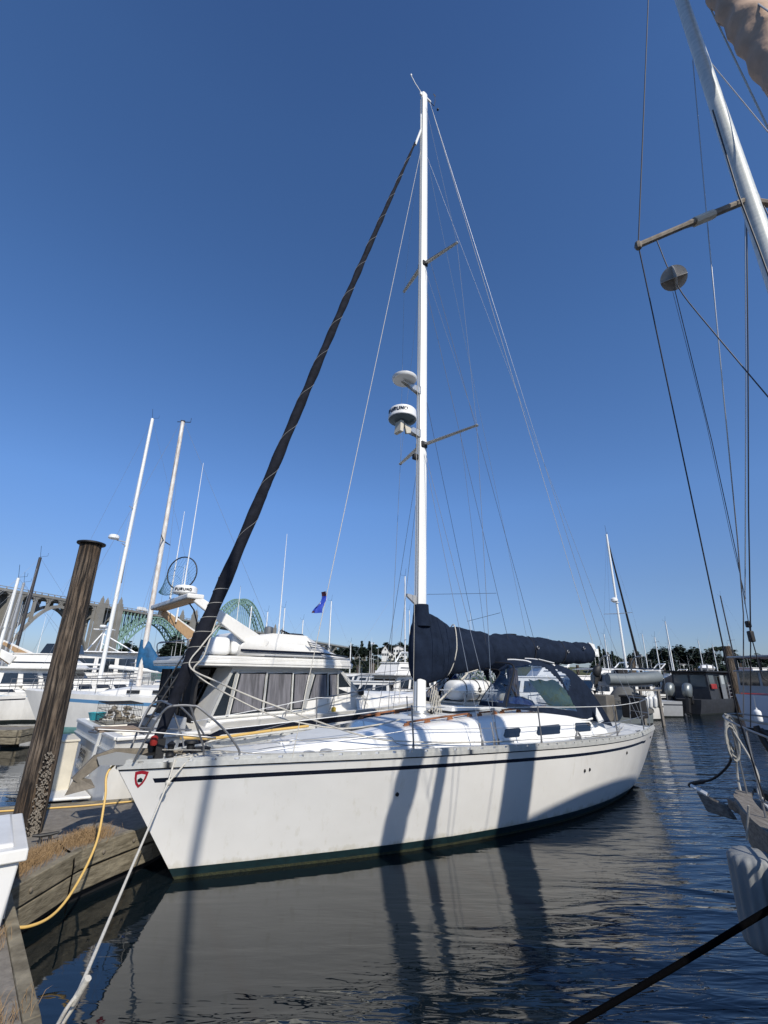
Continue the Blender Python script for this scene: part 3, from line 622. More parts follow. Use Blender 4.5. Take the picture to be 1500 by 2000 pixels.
def rail_pt(s, side=-1, inset=0.0, dz=0.0):
    zr = rail_z(s); t = (s-stem_s(zr))/(stern_s(zr)-stem_s(zr)); t = max(0, min(1, t)); return Vector((s, side*max(0.0, deck_hb(t)-inset), zr+dz))
def zrows(t):
    zr = rail_z(lerp(-.87, 10.5, t)); c = .215 if t < .9 else .235
    return [-.5, -.2, 0.0, .035, .125, .30, .5, .7, zr-.36, zr-c, zr-c+.052, zr-.11, zr-.065, zr-.045, zr-.0]
m = MB(); NT = 72; stem = []
for side in (-1, 1):
    rows = []
    for i in range(NT+1): t = (i/NT)**1.15; rows.append([hull_pt(t, z, side) for z in zrows(t)])
    def mf(i, j, NT=NT):
        t = ((i+.5)/NT)**1.15
        if j < 2: return 1
        if j == 2: return 4
        if j == 3: return 2
        if j == 9 and (.022 < t < .918 or .962 < t < .985): return 3
        if j == 12: return 3
        return 0
    m.grid(rows, mf=mf)
tr = [[Vector((p.x, p.y*k, p.z)) for p in [hull_pt(1, z, -1) for z in zrows(1)]] for k in (1, .5, 0, -.5, -1)]
for r_ in tr:
    for p in r_: p.x += .25*(1-(p.y/1.4)**2)*.6
tr[0] = [hull_pt(1, z, -1) for z in zrows(1)]; tr[-1] = [hull_pt(1, z, 1) for z in zrows(1)]
m.grid(tr)
hull = m.build('hull', [HULLM, ANTI, BOOT, NAVY, SLIME], SB, smooth=50)
# deck
m = MB(); rows = []
for i in range(60):
    s = lerp(-.82, 10.5, i/59); p = rail_pt(s, -1, .03)
    rows.append([Vector((s, p.y*k, p.z-.045+.07*(1-k*k))) for k in (1, .8, .6, .3, 0, -.3, -.6, -.8, -1)])
m.grid(rows); m.build('deck', DECK, SB, smooth=60)
# toe rails: perforated aluminium
for side in (-1, 1):
    m = MB(); s = -.86; L_ = 11.3; n = 0
    def strip(s0, s1, z0, z1, th=.022, out=.004):
        k = 3; rows = []
        for i in range(k+1):
            q = lerp(s0, s1, i/k); p = rail_pt(q, side); rows.append([p+Vector((0, side*out, z0)), p+Vector((0, side*out, z1)), p+Vector((0, side*(out-th), z1)), p+Vector((0, side*(out-th), z0))])
        m.grid(rows, wrap=True); a = len(m.v)-16; m.f += [(a+3, a+2, a+1, a), (a+12, a+13, a+14, a+15)]; m.m += [0, 0]
    while s < 10.35:
        e = min(10.45, s+.25); strip(s, e, -.045, .012, .03, .010); strip(s, e, .038, .052); strip(s, e-.055, .012, .038); s = e
    m.build('toe_rail', ALUR, SB, smooth=30)
# stem fitting + badge + name
sh = [(0, .115), (.075, .13), (.15, .115), (.14, .03), (.115, -.04), (.075, -.09), (.035, -.04), (.01, .03)]
def onhull(s, z, off=.004):
    t = (s-stem_s(z))/(stern_s(z)-stem_s(z)); return hull_pt(max(.001, t), z, -1, off)
for nm, k, off, mt in (('badge_border', 1.0, .004, REDS), ('badge_field', .62, .007, PLAST)):
    m = MB(); c0 = Vector((-.60, 1.155)); vs = [onhull(c0.x+(x-.075)*k*.9, c0.y+(z-.02)*k*.9, off) for x, z in sh]
    m.add(vs, [tuple(range(len(vs)))]); m.build(nm, mt, hull, smooth=0)
m = MB(); vs = [onhull(-.60+x*.022, 1.15+z*.026, .010) for x, z in ((-1, -1), (1, -1), (1.2, .2), (0, 1), (-1.2, .2))]; m.add(vs, [(0, 1, 2, 3, 4)]); m.build('badge_mark', BOOT, hull, smooth=0)
m = MB()                                                     # faint grey name strokes between the two stripes
for i in range(9):
    s0 = 9.72+i*.045; m.add([onhull(s0, 1.06), onhull(s0+.008, 1.06), onhull(s0+.022, 1.10), onhull(s0+.014, 1.10)], [(0, 1, 2, 3)])
m.add([onhull(9.70, 1.035), onhull(9.95, 1.04), onhull(10.15, 1.046), onhull(10.15, 1.052), onhull(9.95, 1.046), onhull(9.70, 1.041)], [(0, 1, 2, 3, 4, 5)])
m.build('name_lettering', PLASTG, hull, smooth=0)
m = MB()
for s, z in ((6.55, .78), (6.72, .785), (8.3, .93), (2.55, .80)):
    p = onhull(s, z, -.01); m.lathe([(.028, 0), (.028, .02), (.015, .022)], p, 10, M=Matrix.Rotation(math.pi/2, 3, 'X'))
m.build('through_hull', BLACK, hull)
# cabin trunk
TX = [.85, 1.3, 2, 3, 4, 5, 6, 7, 8, 8.6]
def tr_w(s): return sinterp(s, TX, [.16, .42, .68, .90, 1.02, 1.08, 1.12, 1.13, 1.10, 1.05])
def tr_z(s): return sinterp(s, TX, [1.375, 1.425, 1.50, 1.60, 1.68, 1.735, 1.77, 1.79, 1.75, 1.62])
def deck_z(s, y): p = rail_pt(s, -1, .03); k = min(1, abs(y)/max(.05, abs(p.y))); return p.z-.045+.07*(1-k*k)
def trunk_sec(s):
    w_ = tr_w(s); z1 = tr_z(s); zb = deck_z(s, w_+.1)-.02; h = z1-zb; out = []
    prof = [(w_+.10, 0), (w_+.07, .12), (w_+.0, .52), (w_-.045, .72), (w_-.12, .86), (w_-.26*min(1, w_), .93), (w_*.5, .985), (w_*.22, 1.0), (0, 1.005)]
    pts = [Vector((s, -y, zb+h*k)) for y, k in prof]; return pts+[Vector((p.x, -p.y, p.z)) for p in reversed(pts[:-1])]
m = MB(); rows = [trunk_sec(lerp(.85, 8.6, i/48)) for i in range(49)]
rows[0] = [Vector((.62, p.y*.5, deck_z(.62, 0)-.03)) for p in rows[0]]
m.grid(rows); k = len(m.v)-17; m.f.append(tuple(k+j for j in range(17))); m.m.append(0)
trunk = m.build('cabin_trunk', GEL, SB, smooth=40)
m = MB()                                                     # non-skid panels on the coach roof
for a, b in ((1.5, 2.25), (2.95, 3.85), (4.3, 4.55)):
    rows = []
    for i in range(9):
        s = lerp(a, b, i/8); q = trunk_sec(s); rows.append([p+Vector((0, 0, .004)) for p in q[5:12]])
    m.grid(rows)
m.build('nonskid_panel', DECK, trunk, smooth=60)
def side_pt(s, f, off=.0):                                   # point on the near trunk side
    q = trunk_sec(s); a, b = q[1], q[2]; p = a.lerp(b, f); n = Vector((0, -1, .35)).normalized(); return p+n*off
for a, b in ((5.0, 5.50), (5.92, 6.74), (7.22, 7.92)):
    for kind, mt, off, gx, gf in (('window_frame', PLAST, .006, .045, .16), ('window_pane', PORT, .013, 0, 0)):
        m = MB(); pts = []
        f0, f1 = .22-gf, .92+gf; s0, s1 = a-gx, b+gx; R0 = .06
        for cx, cf, a0 in ((s1-.05, f1-.2, 0), (s0+.12, f1-.2, 90), (s0+.05, f0+.2, 180), (s1-.12, f0+.2, 270)):
            for k in range(5):
                an = math.radians(a0+k*22.5); pts.append(side_pt(cx+.05*math.cos(an), cf+.2*math.sin(an), off))
        m.add(pts, [tuple(range(len(pts)))]); m.build(kind, mt, trunk, smooth=0, solid=.008)
# hatches
for s, w_, l_, mt, nm in ((2.62, .56, .56, GLASSB, 'deck_hatch'), (1.35, .30, .30, GEL, 'locker_lid')):
    z = tr_z(s)+.012; MB().box((s, 0, z), (l_, w_, .035), rot=Matrix.Rotation(-.10, 3, 'Y')).build(nm, mt, SB, bevel=.012)
MB().box((5.35, 0, 1.80), (1.75, .82, .09), taper=.93).build('hatch_garage', GEL, SB, bevel=.02)
for s in (1.35, 1.62): MB().lathe([(.10, 0), (.10, .01), (.075, .045), (.02, .055)], (s, -.72, deck_z(s, .72)), 14).build('vent_plate', PLASTG, SB)
# teak handrails
def handrail(pts, side, legs):
    m = MB(); P = [Vector((s, side*b, z)) for s, b, z in pts]
    for i in range(len(P)-1): m.bar(P[i]+Vector((0, 0, .055)), P[i+1]+Vector((0, 0, .055)), .035, .028)
    for i in range(legs):
        f = i/(legs-1); k = f*(len(P)-1); a = int(min(len(P)-2, k)); p = P[a].lerp(P[a+1], k-a)
        m.prism([p+Vector((-.075, -.016, -.012)), p+Vector((.075, -.016, -.012)), p+Vector((.045, -.016, .045)), p+Vector((-.045, -.016, .045))], (0, .032, 0))
    m.build('handrail', TEAK, SB, bevel=.006)
def hr(s, b):
    q = trunk_sec(s); ys = [-p.y for p in q[:9]]; zs = [p.z for p in q[:9]]
    for i in range(8):
        if ys[i] >= b >= ys[i+1]: return lerp(zs[i], zs[i+1], (ys[i]-b)/(ys[i]-ys[i+1]+1e-9))
    return zs[0]
for side in (-1, 1):
    handrail([(s, b, hr(s, b)) for s, b in ((3.18, .64), (3.6, .68), (4.1, .72), (4.58, .74))], side, 4)
    handrail([(s, b, hr(s, b)) for s, b in ((4.80, .78), (5.2, .80))], side, 2)
    handrail([(s, b, hr(s, b)) for s, b in ((5.42, .80), (5.9, .82), (6.3, .83), (6.78, .83))], side, 4)
# mast
def mast_s(z): return 4.05+.0249*(z-1.69)
mast = None
m = MB(); rows = []
for z in (1.55, 4, 8, 12, 16, 18.6, 19.8):
    k = 1 if z < 16.5 else .9; rows.append([Vector((mast_s(z)+.118*k*math.copysign(abs(math.cos(a))**.7, math.cos(a)), .082*k*math.copysign(abs(math.sin(a))**.62, math.sin(a)), z)) for a in [6.283*j/28 for j in range(28)]])
m.grid(rows, wrap=True); k = len(m.v)-28; m.f.append(tuple(k+j for j in range(28))); m.m.append(0)
mast = m.build('mast', MASTW, SB, smooth=60)
m = MB(); m.bar((mast_s(2)+.118, 0, 1.7), (mast_s(19.6)+.118, 0, 19.6), .03, .02); m.build('sail_track', ALU, mast)
for yy in (-.045, .045): MB().tube([(mast_s(1.75)-.112, yy, 1.75), (mast_s(19.5)-.104, yy, 19.5)], .007, 5).build('external_halyard', DARKWIRE if yy < 0 else ROPEG, mast)
MB().lathe([(.22, 0), (.21, .03), (.15, .05), (.14, .09)], (4.05, 0, 1.675), 20).build('mast_collar', ALU, mast)
for zr, zt, sw, ln in ((7.25, 7.38, .43, 1.25), (12.62, 12.66, .22, 1.02)):
    for side in (-1, 1):
        a = Vector((mast_s(zr), side*.06, zr)); b = Vector((mast_s(zr)+sw, side*ln, zt)); rows = []; m = MB()
        d = (b-a).normalized(); fw = Vector((1, 0, 0)); fw = (fw-d*fw.dot(d)).normalized(); up = d.cross(fw)
        for f, wd in ((0, .065), (1, .042)):
            rows.append([a.lerp(b, f)+fw*math.cos(x)*wd+up*math.sin(x)*wd*.33 for x in [6.283*j/12 for j in range(12)]])
        m.grid(rows, wrap=True); m.ell(b, (.05, .04, .03), 8); m.build('spreader', TEAKG if False else ALU, mast)
        MB().box((mast_s(zr), side*.085, zr), (.16, .05, .14)).build('spreader_root', BLACK, mast, bevel=.01)
# masthead gear
m = MB(); m.box((mast_s(19.8)+.14, 0, 19.76), (.30, .05, .07)); m.box((mast_s(19.8)-.13, 0, 19.70), (.08, .05, .14)); m.build('masthead_crane', MASTW, mast, bevel=.01)
m = MB(); m.tube([(mast_s(19.8)-.10, .02, 19.82), (mast_s(19.8)-.32, .05, 20.05), (mast_s(19.8)-.47, .08, 20.32)], .014, 6); m.ell((mast_s(19.8)-.47, .08, 20.35), (.03, .03, .045), 8); m.build('whip_antenna', PLAST, mast)
m = MB(); a = Vector((mast_s(19.8)+.30, 0, 19.74)); m.tube([a, a+Vector((.14, 0, .0)), a+Vector((.20, 0, .34))], .010, 6); m.tube([a+Vector((.20, 0, .34)), a+Vector((.2, .02, .62))], .007, 6); m.box(a+Vector((.20, .02, .64)), (.10, .006, .07)); m.lathe([(.035, 0), (.035, .04)], a+Vector((.36, .05, .12)), 8); m.build('wind_sensor', BLACK, mast)
# satellite disc + radar (parts bolted to the mast)
def brk(z, s1, nm, h=.12):
    m = MB(); x0 = mast_s(z)-.10
    for yy in (-.045, .045):
        m.prism([(x0, yy-.004, z-.16), (x0, yy-.004, z+.02), (s1, yy-.004, z+.02), (s1, yy-.004, z-.02)], (0, .008, 0))
    m.box((x0+.0, 0, z-.07), (.03, .14, .2)); return m.build(nm, ALU, mast)
brk(8.72, 3.62, 'disc_bracket')
m = MB(); m.lathe([(.262, 0), (.285, .03), (.288, .065), (.26, .085), (.12, .10), (.01, .105)], (3.68, 0, 8.75), 36); m.build('gps_disc', PLAST, mast, smooth=40)
brk(7.58, 3.55, 'radar_bracket')
m = MB(); m.lathe([(.30, .0), (.315, .02), (.305, .215), (.285, .24), (.16, .262), (.01, .268)], (3.62, 0, 7.69), 40); rad = m.build('radome', PLAST, mast, smooth=35)
m = MB(); m.lathe([(.10, -.05), (.16, -.035), (.30, -.002), (.306, .004)], (3.62, 0, 7.69), 40)
for k in range(3):
    for s_ in (-1, 1): m.bar((3.62-.02, 0, 7.655-.004*k), (3.62-.02+.2, s_*(.12+.05*k), 7.66), .012, .014)
m.build('radome_base', RADB, rad)
m = MB(); cr_ = .3125
FN = {'F': [((0, 0), (0, 1)), ((0, 1), (.8, 1)), ((0, .52), (.65, .52))], 'U': [((0, 1), (0, .1)), ((0, .05), (.8, .05)), ((.8, .1), (.8, 1))], 'R': [((0, 0), (0, 1)), ((0, 1), (.8, .95)), ((.8, .95), (.8, .55)), ((.8, .5), (0, .5)), ((.3, .5), (.85, 0))], 'N': [((0, 0), (0, 1)), ((0, 1), (.8, 0)), ((.8, 0), (.8, 1))], 'O': [((0, .1), (0, .9)), ((.05, 1), (.75, 1)), ((.8, .9), (.8, .1)), ((.75, 0), (.05, 0))]}
def curved_word(m, word, cx, cy, z0, R0, a0, da, h, wd):
    for i, ch in enumerate(word):
        for (x0, y0), (x1, y1) in FN[ch]:
            P = []
            for x, y in ((x0, y0), (x1, y1)):
                an = a0+da*(i+x*.75); P.append(Vector((cx+R0*math.cos(an), cy+R0*math.sin(an), z0+y*h)))
            m.bar(P[0], P[1], wd, wd)
curved_word(m, 'FURUNO', 3.62, 0, 7.785, cr_, math.radians(-198), math.radians(15.5), .075, .017)
m.build('radome_lettering', NAVY, rad, smooth=0)
m = MB(); m.prism([(3.50, -.10, 7.63), (3.50, .10, 7.63), (3.47, .11, 7.34), (3.47, -.11, 7.34)], (.09, 0, 0)); m.prism([(3.60, -.10, 7.60), (3.82, -.08, 7.52), (3.80, -.08, 7.40), (3.66, -.1, 7.34)], (0, .06, 0)); m.build('hailer_horn', TANW, mast, bevel=.012)
m = MB(); m.box((mast_s(7)-.17, .02, 6.93), (.12, .10, .13)); m.build('deck_light', BLACK, mast, bevel=.02)
MB().tube(bez([(3.62, 0, 7.62), (3.78, -.02, 7.42), (3.98, -.03, 7.40), (mast_s(7.3)-.1, 0, 7.48)]), .008, 6).build('radar_cable', BLACK, mast)
m = MB(); m.prism([(mast_s(3.8)-.13, -.02, 3.86), (mast_s(3.8)-.36, -.02, 3.88), (mast_s(3.8)-.36, -.02, 3.83), (mast_s(3.8)-.13, -.02, 3.68)], (0, .05, 0)); m.build('steaming_light', PLASTG, mast)
# boom cover (mainsail stowed under navy canvas)
CS = [3.86, 3.98, 4.25, 4.8, 5.5, 6.3, 7.0, 8.0, 9.0, 10.0, 10.34]
CT = [3.30, 3.50, 3.56, 3.40, 3.30, 3.27, 3.29, 3.28, 3.25, 3.26, 3.26]
CB = [2.35, 2.24, 2.22, 2.34, 2.46, 2.50, 2.56, 2.62, 2.67, 2.72, 2.78]
CW = [.10, .15, .165, .20, .22, .23, .23, .22, .20, .17, .15]
STR = [4.9, 6.15, 7.55, 8.85, 9.45]
m = MB(); rows = []; ns = 150; na = 40
for i in range(ns+1):
    s = lerp(CS[0], CS[-1], i/ns); zt = sinterp(s, CS, CT); zb = sinterp(s, CS, CB); w_ = sinterp(s, CS, CW)
    pin = min(1, min(abs(s-q) for q in STR)/.28); pk = 1-.13*(1-pin)**2
    row = []
    for j in range(na):
        a = 6.283*j/na; ca, sa = math.cos(a), math.sin(a)
        y = w_*ca*(1.0 if sa < 0 else (1-.42*sa))*pk; z = (zt+zb)/2+(zt-zb)/2*sa*(.985*pk+.015)
        fold = noise.noise(Vector((s*5+z*3.5, y*3, z*.7)))*.06+abs(noise.noise(Vector((s*11+z*(7 if s < 6 else -4), 1.7, z*1.2))))*.055*(1.4-.6*pin)
        sway = .018*math.sin(s*21+z*8)*(1-pin)
        row.append(Vector((s+.0, y*(1+fold*3.2)+sway*ca, z+fold*.35*(1 if sa > -.2 else .4))))
    rows.append(row)
m.grid(rows, wrap=True)
for r0 in (0, ns): k = len(m.v)-na*(ns+1)+r0*na; m.f.append(tuple(k+j for j in range(na))); m.m.append(0)
m.build('sail_cover', CANV, SB, smooth=80)
m = MB(); m.lathe([(.185, 3.28), (.17, 3.45), (.155, 3.56), (.150, 3.68), (.145, 3.70)], (mast_s(3.5)+.02, 0, 0), 24); m.build('cover_collar', CANV, SB)
m = MB(); m.tube([(mast_s(2.9)+.12, 0, 2.78), (10.62, 0, 2.98)], .075, 14); m.box((10.62, 0, 3.02), (.14, .12, .2)); boom = m.build('boom', MASTW, SB)
m = MB(); m.prism([(10.30, -.02, 3.28), (10.58, -.02, 3.24), (10.64, -.02, 3.10), (10.48, -.02, 2.92)], (0, .05, 0)); m.build('sail_clew', PLAST, boom)
for s in (4.9, 7.55, 8.85):
    zt = sinterp(s, CS, CT); zb = sinterp(s, CS, CB); w_ = sinterp(s, CS, CW); m = MB()
    lean = .14 if s < 5 else .05
    P = [(s+lean*math.sin(a)-.02, w_*1.0*math.cos(a)*(1 if math.sin(a) < 0 else 1-.40*math.sin(a)), (zt+zb)/2+(zt-zb)/2*math.sin(a)*1.0) for a in [6.283*j/28 for j in range(29)]]
    m.tube(P, .012 if s < 5 else .008, 6); m.build('cover_strap', ROPEW if s < 5 else BLACKC, SB)
for s, z in ((7.60, 3.02), (8.9, 2.98), (9.72, 3.1)):
    m = MB(); y = -sinterp(s, CS, CW)*.96; m.tube([(s+.035*math.cos(a), y-.02, z+.035*math.sin(a)) for a in [6.283*j/10 for j in range(11)]], .009, 6); m.build('cover_toggle', STEEL, SB)
# furled headsail
fa = Vector((-.46, 0, 1.52)); fb = Vector((4.10, 0, 17.18)); n_ = 150; P = []; rr = []
d = (fb-fa)
for i in range(n_+1):
    f = i/n_; p = fa+d*f; p = p+Vector((-.03*math.sin(f*3.14)*1.5, 0, -.05*math.sin(f*3.14)))
    r = interp(f, [0, .02, .035, .07, .12, .16, .4, .7, .95, 1], [.05, .06, .075, .10, .10, .088, .080, .060, .034, .025])
    r *= 1+.12*noise.noise(Vector((f*40, 0, 0)))+.07*math.sin(f*95)+.05*noise.noise(Vector((f*160, 3, 0))); P.append(p); rr.append(r)
m = MB(); m.tube(P, rr, 20); hs = m.build('furled_headsail', UVC, SB, smooth=70)
m = MB(); P2 = []; nn_ = 900; dn = d.normalized(); e1 = dn.cross(Vector((0, 1, 0))).normalized(); e2 = dn.cross(e1)
for turns, f0, f1, r_, mtx, nm in ((13, .18, .985, .0045, mat('grey_tape', (.16, .16, .16), .7), 'sail_edge_tape'), (6, .06, .14, .006, ROPEG, 'sheet_wrap')):
    P2 = []; k_ = 520
    for i in range(k_+1):
        f = lerp(f0, f1, i/k_); a = turns*6.283*i/k_; j = f*n_; q = int(min(n_-1, j)); c0 = P[q].lerp(P[q+1], j-q); r = lerp(rr[q], rr[q+1], j-q)
        P2.append(c0+(e1*math.cos(a)+e2*math.sin(a))*(r+.001))
    MB().tube(P2, r_, 5).build(nm, mtx, hs, smooth=60)
m = MB(); m.lathe([(.10, 0), (.115, .01), (.05, .03), (.05, .12), (.115, .14), (.10, .15)], (-.50, 0, 1.40), 20); m.build('furling_drum', BLACK, SB)
m = MB(); m.tube([fb+Vector((0, 0, -.1)), (mast_s(17.9)-.12, 0, 17.95)], .035, 8); m.tube([(mast_s(17.9)-.12, 0, 17.95), (mast_s(18.6)-.12, 0, 18.7)], .02, 6); m.build('headsail_swivel', MASTW, SB)
# sheets from the clew
for nm, pts in (('headsail_sheet', [(.12, -.10, 3.02), (-.10, -.14, 2.72), (-.22, -.14, 2.45), (.15, -.28, 2.25), (.9, -.50, 1.95), (2.1, -.85, 1.55), (3.0, -1.02, 1.42), (5.0, -1.35, 1.32)]),
                ('headsail_sheet', [(.10, .0, 3.1), (-.05, -.14, 2.60), (-.15, -.15, 2.38), (.3, -.25, 2.10), (1.0, -.38, 1.80), (1.9, -.52, 1.62), (2.6, -.60, 1.64), (3.2, -.45, 1.68)]),
                ('furling_line', [(-.40, -.12, 1.46), (.2, -.5, 1.45), (.9, -.83, 1.40), (2.7, -1.28, 1.42), (5.3, -1.62, 1.37), (7.8, -1.64, 1.32)]),
                ('deck_line', [(.2, -.15, 1.44), (1.0, -.3, 1.47), (1.9, -.62, 1.50), (2.6, -.85, 1.50), (2.75, -.95, 1.40), (3.3, -1.15, 1.34)])):
    MB().tube(bez(pts, 8), .011 if 'sheet' in nm else .006, 6).build(nm, ROPEW if 'sheet' in nm else ROPEG, SB, smooth=60)
# standing rigging
def wire(name, a, b, r=.0045, mt=WIRE, par=SB, n=5): return MB().tube([a, b], r, n).build(name, mt, par)
mt_ = lambda z: Vector((mast_s(z), 0, z))
for side in (-1, 1):
    t1 = Vector((mast_s(7.25)+.43, side*1.25, 7.38)); t2 = Vector((mast_s(12.62)+.22, side*1.02, 12.66)); ch = Vector((4.42, side*1.40, 1.36))
    m = MB(); m.tube([ch, t1], .0055, 5); m.tube([t1, t2], .005, 5); m.tube([t2, mt_(19.6)], .0045, 5); m.build('cap_shroud', WIRE, SB)
    wire('lower_shroud', ch+Vector((-.30, 0, .02)), mt_(7.1)+Vector((0, side*.06, 0)), .005)
    wire('lower_shroud', ch+Vector((.10, 0, 0)), mt_(7.1)+Vector((.05, side*.06, 0)), .005)
    wire('intermediate_shroud', t1, mt_(12.5)+Vector((0, side*.06, 0)), .004)
    wire('running_backstay', Vector((9.9, side*1.35, 1.3)), mt_(17.1)+Vector((.1, 0, 0)), .004)
    m = MB()
    for dx in (-.30, 0, .10): p = ch+Vector((dx, 0, 0)); q = (Vector((mast_s(7.2), side*.6, 7.2))-p).normalized(); m.tube([p, p+q*.30], .011, 6); m.box(p, (.04, .02, .09))
    m.build('turnbuckle', STEEL, SB)
wire('backstay', mt_(19.7)+Vector((.26, 0, 0)), (11.0, 0, 3.3), .0055)
for side in (-1, 1): wire('backstay_leg', (11.0, 0, 3.3), (10.5, side*1.0, 1.32), .0055)
wire('topping_lift', mt_(19.6)+Vector((.3, 0, 0)), (10.6, 0, 3.1), .006, ROPEW)
for i, (z0, s0, b0) in enumerate(((17.0, 1.0, -.90), (18.4, 3.8, -.10), (11.9, 6.0, -.62), (13.4, 7.1, -.5), (8.6, 6.3, .5), (12.3, 4.45, .4))):
    wire('halyard', mt_(z0)+Vector((-.12 if i < 2 else .12, 0, 0)), (s0, b0, 1.36 if i == 0 else 1.8 if i < 2 else 3.1), .0045 if i else .006, ROPEW if i < 2 else DARKWIRE)
wire('flag_line', mt_(7.3)+Vector((.3, -.9, 0)), (4.6, -1.3, 1.6), .003, DARKWIRE)
m = MB(); m.tube([(mast_s(3.9)+.16, -.02, 3.92), (5.2, -1.02, 3.93)], .004, 5); m.tube([(4.9, -.5, 3.4), (5.05, -1.2, 3.52)], .004, 5); m.build('lazy_line', DARKWIRE, SB)
m = MB(); m.tube([(5.15, -.22, 2.42), (4.22, -.05, 1.74)], .018, 6); m.tube([(5.22, -.16, 2.42), (4.30, .02, 1.72)], .018, 6); m.tube([(5.1, -.2, 2.42), (5.6, -.1, 2.5)], .010, 6); m.build('boom_vang', ROPEW, SB)
# halyard coils at the mast foot
m = MB()
for k in range(9):
    cx = 4.28+.05*(k % 3); zz = 2.02-.04*k*.6; a0 = rnd.uniform(0, 6)
    m.tube([(cx+.04*math.cos(a), -.10-.02*k*.5+.03*math.sin(a*2), zz+.19*math.sin(a)) for a in [a0+6.283*j/14 for j in range(15)]], .007, 5)
m.build('halyard_coil', ROPEW, SB)
m = MB()
for k in range(5): m.ell((4.25+.07*math.cos(k*1.3), -.08*math.sin(k*1.3)-.04, 1.72), (.035, .03, .04), 8)
m.build('mast_block', BLACK, SB)
# life lines, stanchions, pulpit, pushpit
st = [2.69, 5.27, 7.85]
for side in (-1, 1):
    for i, s in enumerate(st):
        p = rail_pt(s, side, .035); q = Vector((s-.04, p.y, p.z+.62)); m = MB(); m.tube([p, q], .0125, 8); m.ell(q, (.016, .016, .016), 6)
        m.tube([p+Vector((-.05, 0, .0)), p+Vector((-.02, 0, .13))], .006, 6); m.box(p+Vector((0, 0, .012)), (.09, .05, .02)); m.build('stanchion', STEEL, SB)
    for f, nm in ((1, 'upper_lifeline'), (.5, 'lower_lifeline')):
        P = [Vector((.38 if f < 1 else .12, side*(.60 if f < 1 else .56), 1.37+.30*(2*f-.9)))]+[rail_pt(s-.04*f, side, .035, .61*f) for s in st]+[rail_pt(9.75, side, .05, .62*f)]
        m = MB()
        for i in range(len(P)-1): m.tube(sag(P[i], P[i+1], .012, 6), .006 if f == 1 else .0045, 6)
        m.build(nm, PLAST if f == 1 else WIRE, SB)
for side in (-1, 1):
    m = MB(); m.tube(bez([(.40, side*.62, 1.38), (.38, side*.62, 1.47), (.18, side*.58, 1.70), (-.12, side*.50, 1.945), (-.22, side*.46, 1.98), (-.38, side*.42, 1.985), (-.50, side*.38, 1.95), (-.60, side*.30, 1.75), (-.72, side*.18, 1.36)], 6), .0135, 8)
    m.tube([(.02, side*.42, 1.40), (.0, side*.44, 1.50), (-.24, side*.46, 1.98)], .0125, 8); m.tube([(-1.16, side*.16, 1.735), (-.66, side*.24, 1.69), (.12, side*.50, 1.60)], .011, 8)
    m.build('pulpit_rail', STEEL, SB)
m = MB(); m.tube([(-1.16, -.16, 1.70), (-1.22, 0, 1.70), (-1.16, .16, 1.70)], .0125, 8); m.tube([(-.66, -.24, 1.66), (-.66, .24, 1.66)], .0125, 8); m.tube([(-.44, -.42, 1.985), (-.47, 0, 2.02), (-.44, .42, 1.985)], .0125, 8); m.build('pulpit_crossbar', STEEL, SB)
m = MB()
for k in range(7): m.box((-.93, -.15+.05*k, 1.715), (.42, .032, .03))
m.box((-1.12, 0, 1.71), (.05, .38, .022)); m.box((-.74, 0, 1.71), (.05, .42, .022)); m.build('pulpit_seat', TEAKG, SB, bevel=.004)
for side in (-1, 1):
    m = MB(); a = rail_pt(10.2, side, .06); b = rail_pt(8.9, side, .05)
    m.tube([a, a+Vector((.06, 0, .64))], .0135, 8); m.tube([rail_pt(9.5, side, .05), rail_pt(9.5, side, .05, .62)], .0125, 8)
    m.tube([rail_pt(9.5, side, .05, .62), a+Vector((.06, 0, .64)), (10.62, side*.75, 1.92)], .0135, 8); m.tube([a+Vector((.03, 0, .32)), (10.6, side*.75, 1.60)], .0125, 8); m.tube([(10.62, side*.75, 1.92), (10.55, side*.72, 1.30)], .0125, 8)
    m.build('pushpit_rail', STEEL, SB)
# dodger
def dod(u, v):                                               # u fore->aft 0..1, v near base -> far base 0..1
    vv = v if v < .5 else 1-v; T_ = [0, .06, .12, .18, .24, .29, .34, .42, .5]
    sa = sinterp(vv, T_, [0, .25, .49, .70, .86, .94, .975, .997, 1.0]); ca = math.copysign(sinterp(vv, T_, [1, .995, .98, .95, .875, .76, .6, .3, 0]), .5-v)
    top = interp(u, [0, .12, .3, .55, .78, 1.0], [2.52, 2.64, 2.72, 2.755, 2.73, 2.66]); base = interp(u, [0, .4, .75, 1.0], [1.88, 1.72, 1.56, 1.36])
    hw = interp(u, [0, .15, .5, 1], [.80, .93, 1.05, 1.20]); s0 = 4.78+1.05*sa**1.3; s1 = 8.72-1.05*sa**1.2
    s = lerp(s0, s1, u); z = base+(top-base)*sa; y = -hw*ca*(1-.12*sa)
    return Vector((s, y, z+.012*math.sin(u*31)*math.sin(v*20)*.6))
NU, NV = 84, 80
def dwin(i, j):
    u, v = (i+.5)/NU, (j+.5)/NV; vv = v if v < .5 else 1-v
    if u < .135 and .03 < vv: return 1 if not (.30 < vv < .33) else 0
    if .17 < u < .70:                                        # big side light: arched
        c = (u-.17)/(.70-.17); hi = .02+.235*math.sqrt(max(0, 1-(max(0, c-.30)/.70)**2.3))
        if .022 < vv < hi: return 1
    if .695 < u < .80:
        if .11+.55*(u-.695) < vv < .225-.35*(u-.695): return 1
    return 0
m = MB(); m.grid([[dod(i/NU, j/NV) for j in range(NV+1)] for i in range(NU+1)], mf=dwin)
dg = m.build('dodger', [CANV, CLEAR], SB, smooth=75)
for u in (.152, .0):
    MB().tube([dod(u, j/30)+Vector((0, 0, .004)) for j in range(31)], .014 if u else .008, 6).build('dodger_bow', BLACKC, dg)
